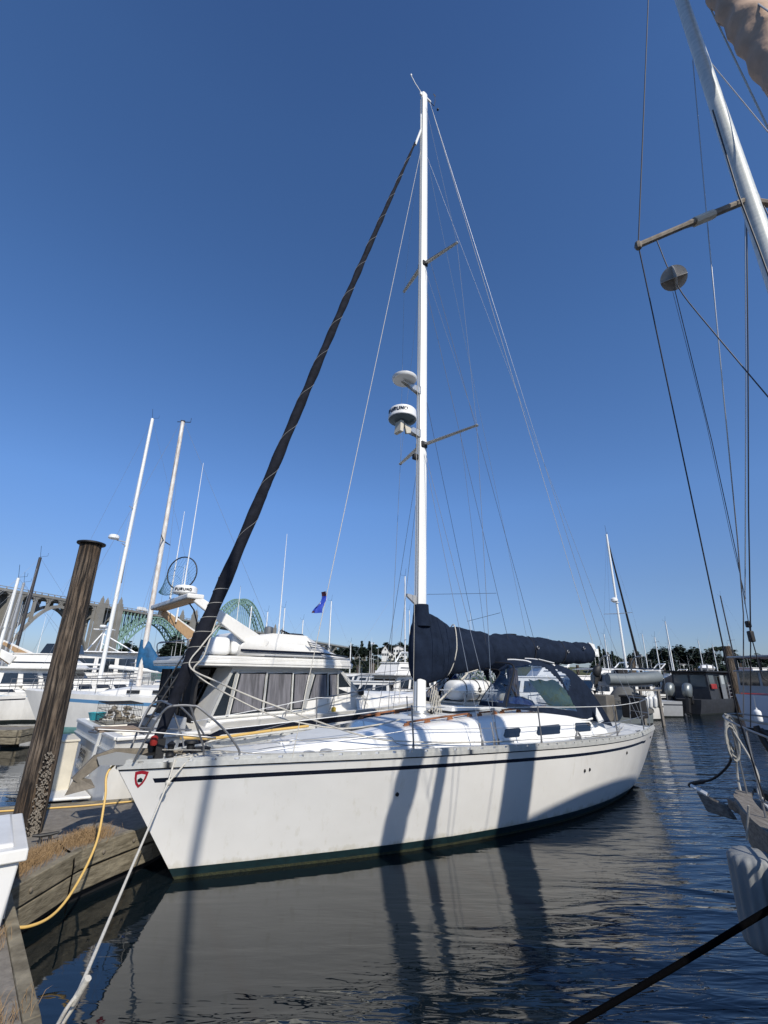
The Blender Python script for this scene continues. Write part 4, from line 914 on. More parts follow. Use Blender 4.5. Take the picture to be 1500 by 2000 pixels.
for c0, c1 in (((.26, .40), (.40, .27)), ((.62, .42), (.72, .25))):
    P = [dod(lerp(c0[0], c1[0], k/10), lerp(c0[1], c1[1], k/10))+Vector((0, -.015, .008)) for k in range(11)]
    MB().tube(P, .020, 6).build('handle_cover', PLAST, dg)
m = MB(); m.tube([dod(.55, .30)+Vector((0, -.03, .03)), dod(.72, .27)+Vector((0, -.06, .02))], .018, 8); m.build('grab_tube', ALU, dg)
m = MB(); m.prism([(8.05, -1.22, 1.78), (8.25, -1.24, 1.50), (8.05, -1.24, 1.46), (7.98, -1.23, 1.60)], (0, -.03, 0)); m.build('winch_cover', PLAST, SB, bevel=.01)
m = MB(); m.tube(bez([(4.78, -.72, 1.86), (5.3, -.85, 1.86), (5.9, -.92, 1.80), (6.5, -.98, 1.70), (7.1, -1.04, 1.60), (7.7, -1.10, 1.53), (8.0, -1.14, 1.55)], 8), .022, 6); m.build('coaming_bead', PLAST, SB)
m = MB(); m.grid([[Vector((lerp(8.15, 9.25, v)-.08*math.sin(v*3.1), lerp(-.25-.35*v, .5, u), lerp(2.30, 1.40, v)+.05*math.sin(v*3.1)+.02*math.sin(u*14))) for v in [j/8 for j in range(9)]] for u in [i/10 for i in range(11)]]); m.build('cockpit_curtain', GREEN, SB)
# seats and shapes inside the cockpit seen through the vinyl
m = MB(); m.ell((6.9, .1, 1.72), (.75, .45, .24), 14, jit=.1); m.ell((7.4, -.35, 1.60), (.5, .3, .16), 12, jit=.1); m.build('cockpit_cushion', mat('royal_cushion', (.02, .05, .20), .7, var=.3), SB)
m = MB(); m.box((6.55, .15, 1.95), (.3, .35, .22)); m.build('stowed_bag', TANW, SB, bevel=.05)
MB().tube([(7.0, -.5, 1.74), (7.5, -.55, 1.70)], .03, 6).build('red_line', RED, SB)
# stern gear
m = MB(); m.box((10.95, -.68, 1.66), (.36, .50, .50)); m.box((10.95, -.68, 1.93), (.42, .56, .05)); m.build('outboard_bracket_cover', BLACKC, SB, bevel=.05)
m = MB(); m.prism([(10.35, .2, 1.95), (10.75, .2, 1.95), (10.8, .2, 1.30), (10.25, .2, 1.32)], (0, -.5, 0)); m.build('stern_cover', mat('faded_brown_canvas', (.13, .12, .105), .85, var=.3, vscale=6), SB, bevel=.03)
# deck fittings
def cleat(s, side, par=SB, k=1.0):
    p = rail_pt(s, side, .16); z = deck_z(s, abs(p.y)); m = MB(); m.tube([(s-.11*k, p.y, z+.055), (s-.04*k, p.y, z+.045), (s+.04*k, p.y, z+.045), (s+.11*k, p.y, z+.055)], [.009, .013, .013, .009], 8)
    for d_ in (-.035, .035): m.tube([(s+d_, p.y, z-.005), (s+d_, p.y, z+.045)], .010, 6)
    m.build('cleat', STEEL, par)
for s in (.15, 4.9, 9.4):
    for side in (-1, 1): cleat(s, side)
m = MB(); m.box((6.9, -1.42, 1.27), (.16, .05, .05)); m.tube([(6.82, -1.42, 1.29), (6.9, -1.42, 1.38), (6.98, -1.42, 1.3)], .02, 8); m.build('genoa_car', STEEL, SB)
m = MB(); m.bar((4.9, -1.45, 1.262), (8.6, -1.50, 1.225), .03, .018); m.build('genoa_track', ALU, SB)
for k in range(3): MB().tube(bez([(6.9+.25*k, -1.42, 1.27), (7.6+.3*k, -1.3-.1*k, 1.235), (8.4, -1.2-.12*k, 1.24), (9.2, -1.1, 1.25), (9.8, -.9+.1*k, 1.30)], 8), .006, 6).build('deck_line', ROPEG, SB)
# windlass, anchor on the roller
m = MB(); m.lathe([(.09, 0), (.10, .03), (.05, .06), (.05, .11), (.09, .13), (.085, .16)], (-.02, 0, 1.37), 16); m.box((.12, 0, 1.40), (.2, .16, .08)); m.build('windlass', BLACK, SB)
m = MB(); m.lathe([(.05, 0), (.055, .02), (.05, .035), (.03, .05), (.042, .12), (.052, .15), (.0, .19)], (-.30, -.12, 1.37), 14); m.box((-.42, -.05, 1.47), (.10, .10, .22)); m.build('furler_motor', BLACK, SB)
m = MB(); m.lathe([(.035, 0), (.045, .02), (.045, .09), (.02, .11)], (-.52, -.14, 1.52), 12); m.build('bow_light', RED, SB)
m = MB()
for side in (-1, 1): m.prism([(-.55, side*.075-.006, 1.40), (-.55, side*.075-.006, 1.30), (-1.06, side*.075-.006, 1.34), (-1.10, side*.075-.006, 1.43), (-.9, side*.075-.006, 1.47)], (0, .012, 0))
m.lathe([(.045, -.07), (.025, 0), (.045, .07)], (-1.02, 0, 1.39), 12, M=Matrix.Rotation(math.pi/2, 3, 'X')); m.build('bow_roller', ALU, SB)
m = MB(); m.prism([(-.30, -.03, 1.455), (-.92, -.03, 1.50), (-1.12, -.03, 1.44), (-1.30, -.03, 1.22), (-1.24, -.03, 1.17), (-1.04, -.03, 1.33), (-.9, -.03, 1.40), (-.30, -.03, 1.40)], (0, .06, 0))
m.add([(-1.27, 0, 1.24), (-1.34, 0, 1.05), (-1.06, -.12, 1.12), (-1.10, 0, 1.19), (-1.06, .12, 1.12)], [(0, 1, 2), (0, 2, 3), (1, 4, 0), (4, 3, 0), (1, 2, 3), (1, 3, 4)]); m.build('anchor', ANCH, SB, smooth=20, bevel=.004)
m = MB()
for k in range(14): m.ell((-.28+.03*math.sin(k*2.1)+.02*k, .05*math.cos(k*1.7), 1.375+.02*(k % 3)), (.035, .025, .02), 7)
m.build('anchor_chain', ANCH, SB)
for k in range(3): MB().tube(bez([(-.45+.1*k, -.22, 1.365), (-.2, -.28+.05*k, 1.375), (.1, -.22+.08*k, 1.385), (.35+.1*k, -.35, 1.39)], 6), .010, 6).build('bow_rope', ROPEG if k % 2 else ROPEW, SB)
m = MB(); m.tube(bez([(.0, .55, 1.50), (.5, .60, 1.46), (1.0, .72, 1.47), (1.7, .95, 1.48), (2.3, 1.0, 1.50)], 8), .022, 8); m.build('boat_hook', HOSE, SB)
# life raft on the coach roof
RF = thing('life_raft_canister', 'white ribbed life raft canister strapped in a cradle on the coach roof', 'life raft', tuple((Matrix.Translation(SB.location) @ Matrix.Rotation(math.radians(38), 4, 'Z') @ Vector((5.32, -.10, 1.845)))), math.radians(38))
m = MB(); rows = []
for s, k in ((-.56, .55), (-.52, .84), (-.46, .96), (-.2, 1), (-.17, 1.03), (-.14, 1), (.14, 1), (.17, 1.03), (.2, 1), (.46, .96), (.52, .84), (.56, .55)):
    rows.append([Vector((s, .25*k*math.copysign(abs(math.cos(a))**.75, math.cos(a)), .265+.19*k*math.copysign(abs(math.sin(a))**.8, math.sin(a)))) for a in [6.283*j/24 for j in range(24)]])
m.grid(rows, wrap=True); n0 = len(m.v)-24*12; m.f += [tuple(n0+j for j in range(23, -1, -1)), tuple(len(m.v)-24+j for j in range(24))]; m.m += [0, 0]
m.build('canister_shell', PLAST, RF, smooth=45)
m = MB(); m.box((0, 0, .262), (1.17, .53, .022)); m.build('canister_flange', PLAST, RF, bevel=.008)
m = MB()
for x in (-.46, .46):
    m.box((x, 0, .045), (.05, .62, .03))
    for y in (-.29, .29): m.box((x, y, .13), (.045, .022, .20))
for y in (-.29, .29): m.box((0, y, .035), (1.0, .022, .05)); m.box((0, y, .21), (1.0, .02, .025))
m.build('cradle', ALUR, RF)
for x in (-.36, .02, .30):
    MB().tube([(x, .262*math.copysign(abs(math.cos(a))**.75, math.cos(a)), .265+.202*math.copysign(abs(math.sin(a))**.8, math.sin(a))) for a in [6.283*j/24 for j in range(25)]], .008, 5).build('strap', BLACK, RF)
m = MB(); m.tube([(-.0+.035*math.cos(a), -.275, .27+.05*math.sin(a)) for a in [6.283*j/10 for j in range(11)]], .008, 5); m.build('tie_line', ROPEK, RF)
# yacht burgee flying from the halyard
fl = thing('burgee_flag', 'small torn blue flag with white hoist, hanging from a line before the mast', 'flag', tuple((Matrix.Translation(SB.location) @ Matrix.Rotation(math.radians(38), 4, 'Z') @ Vector((1.47, -.76, 3.55)))), math.radians(38))
def fg(u, v): return Vector((-.02-.20*u*(.35+.65*v)+.04*math.sin(v*5), .035*math.sin(u*9+v*3), .02-.33*v-.02*u))
m = MB(); m.grid([[fg(i/8, j/10) for j in range(11)] for i in range(1, 9)], mf=lambda i, j: 1 if (i > 3 and 4 < j < 7) else 2 if (j < 2 or (j > 8 and i > 3)) else 0)
m.build('flag_cloth', [mat('flag_blue', (.02, .06, .42), .7), PLAST, mat('flag_dark', (.05, .012, .03), .7)], fl, smooth=60)
m = MB(); m.grid([[fg(i/8, j/10) for j in range(11)] for i in range(0, 2)]); m.build('flag_hoist', PLAST, fl, smooth=60)
# mooring line at the bow (foreground) with an eye splice
W_ = lambda s, b, z: Matrix.Translation(SB.location) @ Matrix.Rotation(math.radians(38), 4, 'Z') @ Vector((s, b, z))
c0 = W_(-.30, -.36, 1.38); c1 = atz(325, 1520, 1.17)*1.0
c1 = W_(-.36, -.42, 1.14); eye = atz(147, 1952, .70); e2 = atz(112, 2010, .56)
o = MB(); o.tube([c0, c1, eye], .011, 8); o.tube([W_(-.12, -.40, 1.40), c1], .011, 8); o.ell(c1, (.035, .03, .035), 8)
dr = (e2-eye).normalized(); sd = dr.cross(Vector((0, 0, 1))).normalized()
o.tube(bez([eye-dr*.05, eye+dr*.03+sd*.028, eye+dr*.12+sd*.022, eye+dr*.3+sd*.01], 6), .011, 8); o.tube(bez([eye-dr*.05, eye+dr*.03-sd*.028, eye+dr*.12-sd*.022, eye+dr*.3-sd*.01], 6), .011, 8); o.tube([eye-dr*.12, eye+dr*.02], .019, 8); ck = Vector((-1.95, 2.92, .56)); o.tube(bez([eye+dr*.3+sd*.01, e2, e2.lerp(ck, .5), ck, ck+Vector((.1, -.05, 0)), ck+Vector((0, -.1, .02)), ck], 6), .011, 8)
c2 = thing('dock_cleat', 'cleat holding the pale mooring line on the near walkway', 'cleat', (-1.95, 2.92, .5), .5); MB().tube([(-.13, 0, .085), (-.05, 0, .075), (.05, 0, .075), (.13, 0, .085)], [.013, .02, .02, .013], 8).build('horn', BLACK, c2)
for q_ in (-1, 1): MB().lathe([(.03, 0), (.018, .02), (.016, .07)], (q_*.045, 0, 0), 10).build('foot', BLACK, c2)
ml_ = o.build('mooring_line', ROPEW, None, smooth=70); tag(ml_, 'pale mooring line with a spliced loop running from the yacht bow to the near walkway', 'rope')
# ================================================================== FLYBRIDGE CRUISER (behind the yacht's bow)
CR = thing('flybridge_cruiser', 'white flybridge fishing cruiser with black stripes and curtained windows behind the yacht bow', 'motor cruiser', (-4.2, 8.2, 0), math.radians(40))
CB_ = 3.8
def cw(t): return CB_/2*sinterp(t, [0, .3, .5, .7, .85, .95, 1], [.95, 1.0, .99, .86, .60, .30, .03])
def cz(t): return interp(t, [0, .13, .17, .3, .6, .8, 1], [1.30, 1.31, 1.50, 1.54, 1.66, 1.78, 1.98])
m = MB()
for side in (-1, 1):
    rows = []
    for i in range(41):
        t = i/40; s = 10.0*t; zt = cz(t); w_ = cw(t); row = []
        for z, k, ds in ((-.4, .70, -.9), (0, .86, -.55), (.12, .88, -.5), (.5, .93, -.3), (zt-.21, .975, -.1), (zt-.10, .985, -.06), (zt-.04, 1.0, 0), (zt, 1.01, 0), (zt, .93, 0)):
            row.append(Vector((s+ds*t*t, CB_/2+side*w_*k, z)))
        rows.append(row)
    m.grid(rows, mf=lambda i, j: 1 if j < 2 else 2 if (j == 4 and 3 < i < 38) else 0)
m.grid([[Vector((0, CB_/2+k*cw(0)*kk, z)) for z, kk in ((-.4, .7), (0, .86), (.12, .88), (.5, .93), (.88, .97), (1.0, .985), (1.24, 1.0), (1.3, 1.01))] for k in (-1, -.5, 0, .5, 1)])
chull = m.build('hull', [GEL2, ANTI, NAVY], CR, smooth=40)
m = MB(); m.grid([[Vector((10*t, CB_/2+k*cw(t)*.93, cz(t)-.03+.06*(1-k*k) - (.55 if t < .13 else 0))) for k in (-1, -.5, 0, .5, 1)] for t in [i/30 for i in range(31)]]); m.build('deck', GEL2, CR, smooth=40)
# coaming of the cockpit, rubbing strake
m = MB()
for side in (-1, 1): m.bar((0, CB_/2+side*1.80, 1.34), (1.5, CB_/2+side*1.86, 1.36), .16, .06)
m.bar((.05, .1, 1.34), (.05, 3.7, 1.34), .16, .06); m.build('coaming', GEL2, CR, bevel=.015)
m = MB(); m.tube([(10*t-.02*t, CB_/2-cw(t)*1.005, cz(t)-.27) for t in [i/30 for i in range(30)]], .018, 6, sx=1); m.tube([(-.015, .08, 1.12), (-.015, 3.7, 1.12)], .02, 6); m.build('rubbing_strake', ALUR, CR)
m = MB(); m.bar((-.04, 1.05, 1.36), (-.06, 1.42, .62), .05, .03); m.build('flag_staff', PLAST, CR)
letters('boat_name', 'Jaccy', .30, NAVY, chull, (-.022, 2.42, .88), (math.pi/2, 0, -math.pi/2), .002, .25, .004)
letters('home_port', 'NEWPORT', .13, PLASTG, chull, (-.022, 2.50, .60), (math.pi/2, 0, -math.pi/2), .002)
m = MB(); m.prism([(-.02, .95, .34), (-.62, 1.15, .34), (-.72, 1.5, .34), (-.72, 3.2, .34), (-.62, 3.5, .34), (-.02, 3.6, .34)], (0, 0, .05)); m.build('swim_platform', GEL2, CR, bevel=.02)
# house
def hp(s, y, z): return (s, y, z)
ZA, ZF = 2.47, 2.50
side_y = {}
m = MB()
for yb, yt in ((.36, .46), (3.44, 3.34)):
    d = .03 if yb < 1 else -.03
    pts = [(1.50, yb, 1.34), (1.98, yt, ZA), (4.55, yt, ZF), (5.12, yb, 1.98), (5.45, yb, 1.62), (5.45, yb, 1.45)]
    m.prism(pts, (0, d, 0))
m.prism([(5.12, .36, 1.98), (5.12, 3.44, 1.98), (5.9, 3.2, 1.60), (5.9, .6, 1.60)], (0, 0, -.05)); m.prism([(1.5, .36, 1.34), (1.98, .46, ZA), (1.98, 1.3, ZA), (1.5, 1.3, 1.34)], (.03, 0, 0)); m.prism([(1.5, 2.4, 1.34), (1.98, 2.4, ZA), (1.98, 3.34, ZA), (1.5, 3.44, 1.34)], (.03, 0, 0))
m.prism([(1.9, .46, ZF), (1.9, 3.34, ZF), (4.6, 3.34, ZF), (4.6, .46, ZF)], (0, 0, -.03)); m.build('house', GEL2, CR, smooth=0, bevel=.008)
m = MB()                                                     # raised foredeck with rounded edges
rows = []
for s in (5.0, 5.4, 5.9, 6.6, 7.4, 8.0, 8.3): k = interp(s, [5, 8.3], [1, .45]); z0 = cz(s/10)-.02; h = interp(s, [5.0, 5.4, 6.6, 8, 8.3], [.5, .36, .24, .12, .0]); rows.append([Vector((s, CB_/2+y*k, z0+hh*h)) for y, hh in ((-1.62, 0), (-1.50, .7), (-1.2, 1), (0, 1.1), (1.2, 1), (1.50, .7), (1.62, 0))])
m.grid(rows); m.build('foredeck', GEL2, CR, smooth=50)
MB().box((6.5, 1.9, 1.93), (.6, .6, .05)).build('foredeck_hatch', GLASSB, CR, bevel=.015)
def wy(z): return lerp(.36, .46, (z-1.34)/(ZA-1.34))
def pane(sa0, sa1, sb0, sb1, z0, z1, nm='window', mt=GLASSB, off=-.012, z0b=None, z1b=None):
    z0b = z0 if z0b is None else z0b; z1b = z1 if z1b is None else z1b
    m = MB(); m.add([(sa0, wy(z0)+off, z0), (sa1, wy(z0b)+off, z0b), (sb1, wy(z1b)+off, z1b), (sb0, wy(z1)+off, z1)], [(0, 1, 2, 3)]); return m.build(nm, mt, CR, smooth=0, solid=.006)
SILL = lambda s: lerp(1.57, 1.93, max(0, (s-1.6)/3.45)) if s > 3.6 else lerp(1.57, 1.63, (s-1.6)/2)
segs = [(1.62, 1.90, 1.98, 2.04, 'plain'), (1.98, 2.65, 2.12, 2.70, 'c'), (2.70, 3.30, 2.75, 3.32, 'c'), (3.34, 3.58, 3.36, 3.74, 'c'), (3.72, 4.22, 3.90, 4.22, 'c'), (4.26, 4.50, 4.26, 4.50, 'c'), (4.54, 5.02, 4.54, 4.60, 'plain')]
for a0, a1, b0, b1, kd in segs:
    wn = pane(a0, a1, b0, b1, SILL(a0)+.02, 2.36, z0b=SILL(a1)+.02, z1b=2.38)
    if kd == 'c':                                            # pleated curtain just proud of the dark interior: hangs behind the pane
        m = MB(); n = 26; rows = []
        for i in range(n+1):
            f = i/n; x0 = lerp(a0+.03, a1-.03, f); x1 = lerp(b0+.03, b1-.03, f); w_ = .006*math.sin(f*n*1.9)+.004*math.sin(f*31)
            rows.append([(x0, wy(1.6)-.017+w_*.4-.004, SILL(x0)+.05), (x1, wy(2.3)-.017+w_*.4-.004, 2.35)])
        m.grid(rows); m.build('curtain', CURT, wn, smooth=80)
m = MB()
def fr(a, b, w_=.045): m.bar((a[0], wy(a[1])-.022, a[1]), (b[0], wy(b[1])-.022, b[1]), .018, w_)
fr((1.58, 1.50), (1.96, 2.42), .06); fr((1.93, 1.58), (2.08, 2.40), .05); fr((2.675, 1.6), (2.725, 2.38), .028); fr((3.32, 1.62), (3.34, 2.38), .028); fr((3.62, 1.60), (3.84, 2.40), .09); fr((4.24, 1.78), (4.24, 2.39), .03); fr((4.52, 1.84), (4.52, 2.39), .03); fr((4.62, 2.42), (5.14, 1.93), .07)
fr((1.6, 1.545), (3.6, 1.60), .02); fr((3.7, 1.62), (5.1, 1.92), .02); fr((1.95, 2.405), (4.64, 2.43), .03); m.build('window_frame', ALUR, CR, smooth=0)
m = MB(); m.add([(5.12, .46, 1.99), (5.12, 3.34, 1.99), (4.60, 3.28, 2.44), (4.60, .52, 2.44)], [(0, 1, 2, 3)]); m.build('windscreen', GLASSB, CR, smooth=0, solid=.01)
m = MB(); m.add([(1.46, 1.3, 1.36), (1.46, 2.4, 1.36), (1.86, 2.4, 2.42), (1.86, 1.3, 2.42)], [(0, 1, 2, 3)]); m.build('saloon_door', PORT, CR, smooth=0, solid=.02)
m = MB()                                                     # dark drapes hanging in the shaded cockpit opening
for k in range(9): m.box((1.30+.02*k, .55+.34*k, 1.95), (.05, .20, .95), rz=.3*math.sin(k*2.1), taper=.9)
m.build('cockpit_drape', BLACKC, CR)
MB().box((.95, .95, 1.2), (.55, .9, .75)).build('cockpit_locker', PLASTG, CR, bevel=.02)
# bridge overhang and flybridge shell
m = MB(); out = [(1.15, .75), (1.35, .35), (1.8, .24), (4.5, .24), (5.0, .5), (5.22, 1.2), (5.27, 1.9), (5.22, 2.6), (5.0, 3.3), (4.5, 3.56), (1.8, 3.56), (1.35, 3.45), (1.15, 3.05)]
for z0, z1, sc_ in ((2.49, 2.535, .992), (2.535, 2.60, 1.0), (2.60, 2.625, .985), (2.625, 2.68, .975)):
    m.prism([(lerp(3.2, x, sc_), lerp(1.9, y, sc_), z0) for x, y in out], (0, 0, z1-z0-.001))
m.build('bridge_deck', GEL2, CR, smooth=0, bevel=.012)
m = MB()
def fb(side):
    y0 = 1.9+side*1.60; y1 = 1.9+side*1.42
    return [[(1.95, y0, 2.68), (2.0, y0, 2.70), (2.75, y0, 2.70), (4.0, y0, 2.70), (5.05, 1.9+side*1.2, 2.69)], [(1.98, y0, 2.88), (2.1, y0, 2.95), (2.75, y1, 2.98), (3.85, y1, 2.96), (4.80, 1.9+side*1.1, 2.78)], [(2.30, y1, 3.02), (2.50, y1, 3.14), (2.78, y1, 3.17), (3.62, y1, 3.17), (4.70, 1.9+side*.95, 2.82)]]
for side in (-1, 1): m.grid(fb(side))
m.add([(3.62, .48, 3.17), (3.62, 3.32, 3.17), (4.70, 2.85, 2.82), (4.70, .95, 2.82)], [(0, 1, 2, 3)]); m.add([(4.70, .95, 2.82), (4.70, 2.85, 2.82), (5.05, 3.1, 2.69), (5.05, .7, 2.69)], [(0, 1, 2, 3)]); m.add([(4.8, .8, 2.78), (4.7, .95, 2.82), (5.05, .7, 2.69)], [(0, 1, 2)])
m.add([(2.78, .48, 3.172), (3.62, .48, 3.172), (3.62, .9, 3.172), (2.78, .9, 3.172)], [(0, 1, 2, 3)])
fbs = m.build('flybridge', GEL2, CR, smooth=25, solid=.02)
def ys(s, z): return 1.9-1.60+(.18*(z-2.70)/.47 if z > 2.7 else 0)-.012
m = MB(); m.bar((2.02, .285, 2.80), (4.0, .285, 2.80), .012, .045); m.bar((4.0, .285, 2.80), (4.92, .62, 2.76), .012, .04); m.build('bridge_stripe', NAVY, fbs, smooth=0)
m = MB(); m.tube([(2.55, .265, 2.715), (4.1, .265, 2.725), (4.98, .62, 2.72)], .014, 6); m.build('bridge_moulding', PLASTG, fbs)
m = MB()
for k in range(3): m.tube([(3.60+.04*k, .33, 3.03-.045*k), (4.10+.04*k, .36, 2.98-.045*k)], .011, 6)
for x in (3.6, 4.12): m.tube([(x, .35, 3.06 if x < 4 else 3.0), (x+.1, .33, 2.90 if x < 4 else 2.87)], .011, 6)
m.build('rod_holder', STEEL, CR)
m = MB(); m.lathe([(.09, 0), (.095, .02), (.10, .21), (.04, .23)], (3.05, 1.2, 3.16), 14); m.build('exhaust_pot', mat('dull_pot', (.3, .3, .29), .4, metal=.7), CR)
m = MB()
for k in range(5): m.tube(bez([(3.2+.05*k, 1.0, 3.15), (3.3+.06*k, 1.05, 3.32-.02*k), (3.5+.05*k, 1.1, 3.17)], 6), .012, 5)
m.ell((3.7, 1.2, 3.2), (.35, .3, .07), 10, jit=.4); m.build('helm_gear', BLACK, CR)
MB().box((3.95, 1.4, 3.20), (.5, .18, .10)).build('search_light', PLAST, CR, bevel=.04)
m = MB(); m.box((2.2, 1.2, 2.95), (.5, 1.3, .45), taper=.85); m.box((1.75, 1.0, 2.88), (.4, .9, .35), taper=.9); m.build('bridge_seat', PLAST, CR, bevel=.08)
# radar arch
def archbar(m, a, b, w0, w1, th): 
    a = Vector(a); b = Vector(b); d = (b-a).normalized(); up = Vector((0, 0, 1)); nz_ = (up-d*up.dot(d)).normalized(); yv = d.cross(nz_)
    vs = []
    for p, w_ in ((a, w0), (b, w1)):
        for sy, sz in ((-1, -1), (1, -1), (1, 1), (-1, 1)): vs.append(p+yv*sy*th/2+nz_*sz*w_/2)
    m.add(vs, [(3, 2, 1, 0), (4, 5, 6, 7), (0, 1, 5, 4), (1, 2, 6, 5), (2, 3, 7, 6), (3, 0, 4, 7)])
m = MB(); archbar(m, (2.62, .46, 2.86), (1.10, .62, 3.76), .34, .15, .09); m.build('radar_arch_leg', GEL2, CR, bevel=.02); m = MB(); archbar(m, (2.62, 3.34, 2.86), (1.12, 3.10, 3.76), .34, .15, .09); m.build('radar_arch_leg', GEL2, CR, bevel=.02)
m = MB(); m.box((1.08, 1.86, 3.80), (.34, 2.60, .10)); m.build('radar_arch_top', GEL2, CR, bevel=.025)
m = MB(); archbar(m, (2.50, 3.22, 2.86), (1.16, 3.0, 3.70), .30, .14, .02); m.build('arch_underside', SUNB, CR); m = MB(); m.box((1.08, 1.86, 3.742), (.32, 2.5, .012)); m.build('arch_underside', SUNB, CR)
RDC = Vector((1.10, 1.35, 3.93))
m = MB(); m.lathe([(.22, 0), (.245, .02), (.24, .13), (.20, .17), (.02, .185)], RDC, 28); r2 = m.build('radome', PLAST, CR, smooth=35)
m = MB(); m.lathe([(.10, -.07), (.12, -.06), (.12, 0)], RDC, 16); m.build('radome_foot', PLASTG, r2)
m = MB(); curved_word(m, 'FURUNO', RDC.x, RDC.y, RDC.z+.05, .25, math.radians(-158), math.radians(14), .05, .013); m.build('radome_lettering', NAVY, r2, smooth=0)
for nm, s, y, z0, z1, ds in (('whip_antenna', 1.06, 1.35, 3.85, 7.0, .0), ('whip_antenna', 1.0, 2.0, 3.85, 5.95, .0), ('whip_antenna', 3.0, .62, 3.1, 5.5, 0), ('whip_antenna', 3.1, 3.2, 3.1, 4.6, 0), ('whip_antenna', 1.5, 3.0, 3.5, 4.9, 0)):
    m = MB(); m.tube([(s, y, z0), (s, y, lerp(z0, z1, .45)), (s, y, z1)], [.016, .011, .005], 6); m.tube([(s, y, z0), (s, y, z0+.3)], .022, 8); m.build(nm, PLAST, CR)
# landing net lashed to the arch
nt_ = thing('landing_net', 'black hooped landing net standing upright on the cruiser radar arch', 'landing net', (0, 0, 0))
nt_.parent = None; MW = Matrix.Translation(CR.location) @ Matrix.Rotation(math.radians(40), 4, 'Z'); nt_.matrix_world = MW
m = MB(); hoop = [Vector((1.05+.30*math.sin(a)*.75, 1.6-.30*math.sin(a)*.9, 4.42+.36*math.cos(a))) for a in [6.283*j/28 for j in range(29)]]
m.tube(hoop, .014, 6); m.tube([hoop[14], (1.25, 1.1, 3.6), (1.45, .7, 2.75)], .014, 6); m.build('hoop', BLACK, nt_)
m = MB(); cen = Vector((.72, 1.95, 4.0))
rows = [[lerp(p.x, cen.x, f)*1.0 and p.lerp(cen, f)-Vector((0, 0, .10*math.sin(f*3.1))) for p in hoop[:-1]] for f in (0, .2, .4, .6, .8, .97)]
nm_ = MB()
for rw in rows[1:]: nm_.tube(rw+[rw[0]], .0028, 3)
for j in range(0, 28): nm_.tube([rw[j] for rw in rows], .0028, 3)
nm_.build('net_bag', mat('net_twine', (.02, .07, .08), .8), nt_, smooth=0)
# rails, ladder
m = MB(); pr = [(3.05, .13, 1.52), (3.1, .12, 1.76), (3.3, .1, 1.82), (4.2, .08, 1.92), (5.2, .10, 2.05), (6.4, .35, 2.20), (7.6, .72, 2.38), (8.8, 1.25, 2.52), (9.6, 1.8, 2.58)]
m.tube(bez(pr, 6), .013, 6)
for p in pr[3:]: t = p[0]/10; m.tube([p, (p[0]-.12, CB_/2-cw(t)*.95, cz(t))], .011, 6)
m.build('side_rail', STEEL, CR)
m = MB(); pr = [(p[0], 3.8-p[1], p[2]) for p in pr]; m.tube(bez(pr, 6), .013, 6)
for p in pr[3:]: t = p[0]/10; m.tube([p, (p[0]-.12, CB_/2+cw(t)*.95, cz(t))], .011, 6)
m.build('side_rail', STEEL, CR)
m = MB()
for y in (.72, 1.12): m.tube([(.55, y, 1.36), (.80, y, 1.9), (1.22, y, 2.72), (1.35, y, 3.0)], .018, 6)
for k in range(7): f = k/7; m.box((lerp(.58, 1.2, f), .92, lerp(1.42, 2.6, f)), (.09, .40, .025))
m.build('bridge_ladder', BLACK, CR)
m = MB()
for y in (.8, 2.9): m.tube(bez([(1.2, y, 2.68), (1.15, y, 2.98), (1.5, y, 3.02), (2.2, y, 3.0)], 6), .012, 6)
m.tube([(1.15, .8, 2.98), (1.15, 2.9, 2.98)], .012, 6); m.build('bridge_rail', STEEL, CR)
# crab pot etc. carried in the cockpit
cp = thing('crab_pot', 'black wire crab pot stacked with tangled gear on the cruiser stern', 'crab pot', (0, 0, 0)); cp.matrix_world = MW
m = MB()
for z in (1.40, 1.52, 1.64, 1.76):
    m.tube([(.15, 1.75, z), (.15, 2.75, z), (.75, 2.75, z), (.75, 1.75, z), (.15, 1.75, z)], .009 if z in (1.40, 1.76) else .005, 5)
for k in range(9): y = 1.75+k*.125; m.tube([(.15, y, 1.40), (.15, y, 1.76), (.75, y, 1.76), (.75, y, 1.40)], .004, 4)
for k in range(5): x = .15+k*.15; m.tube([(x, 1.75, 1.40), (x, 1.75, 1.76), (x, 2.75, 1.76), (x, 2.75, 1.40)], .004, 4)
m.build('wire_frame', BLACK, cp)
m = MB()
for k in range(26): m.ell((.2+rnd.random()*.5, 1.85+rnd.random()*.8, 1.42+rnd.random()*.25), (rnd.uniform(.02, .09), rnd.uniform(.02, .09), rnd.uniform(.02, .06)), 7, jit=.3)
m.build('tangled_gear', mat('dark_gear', (.04, .035, .03), .8, col2=(.3, .26, .2), vscale=9), cp)
bk = thing('blue_bucket', 'turquoise tub on the far quarter of the cruiser', 'tub', (0, 0, 0)); bk.matrix_world = MW @ Matrix.Translation((.25, 3.2, 1.37))
MB().lathe([(.12, 0), (.17, .14), (.18, .15), (.165, .15), (.115, .02)], (0, 0, 0), 16).build('tub_body', mat('turquoise', (.02, .25, .30), .5), bk)
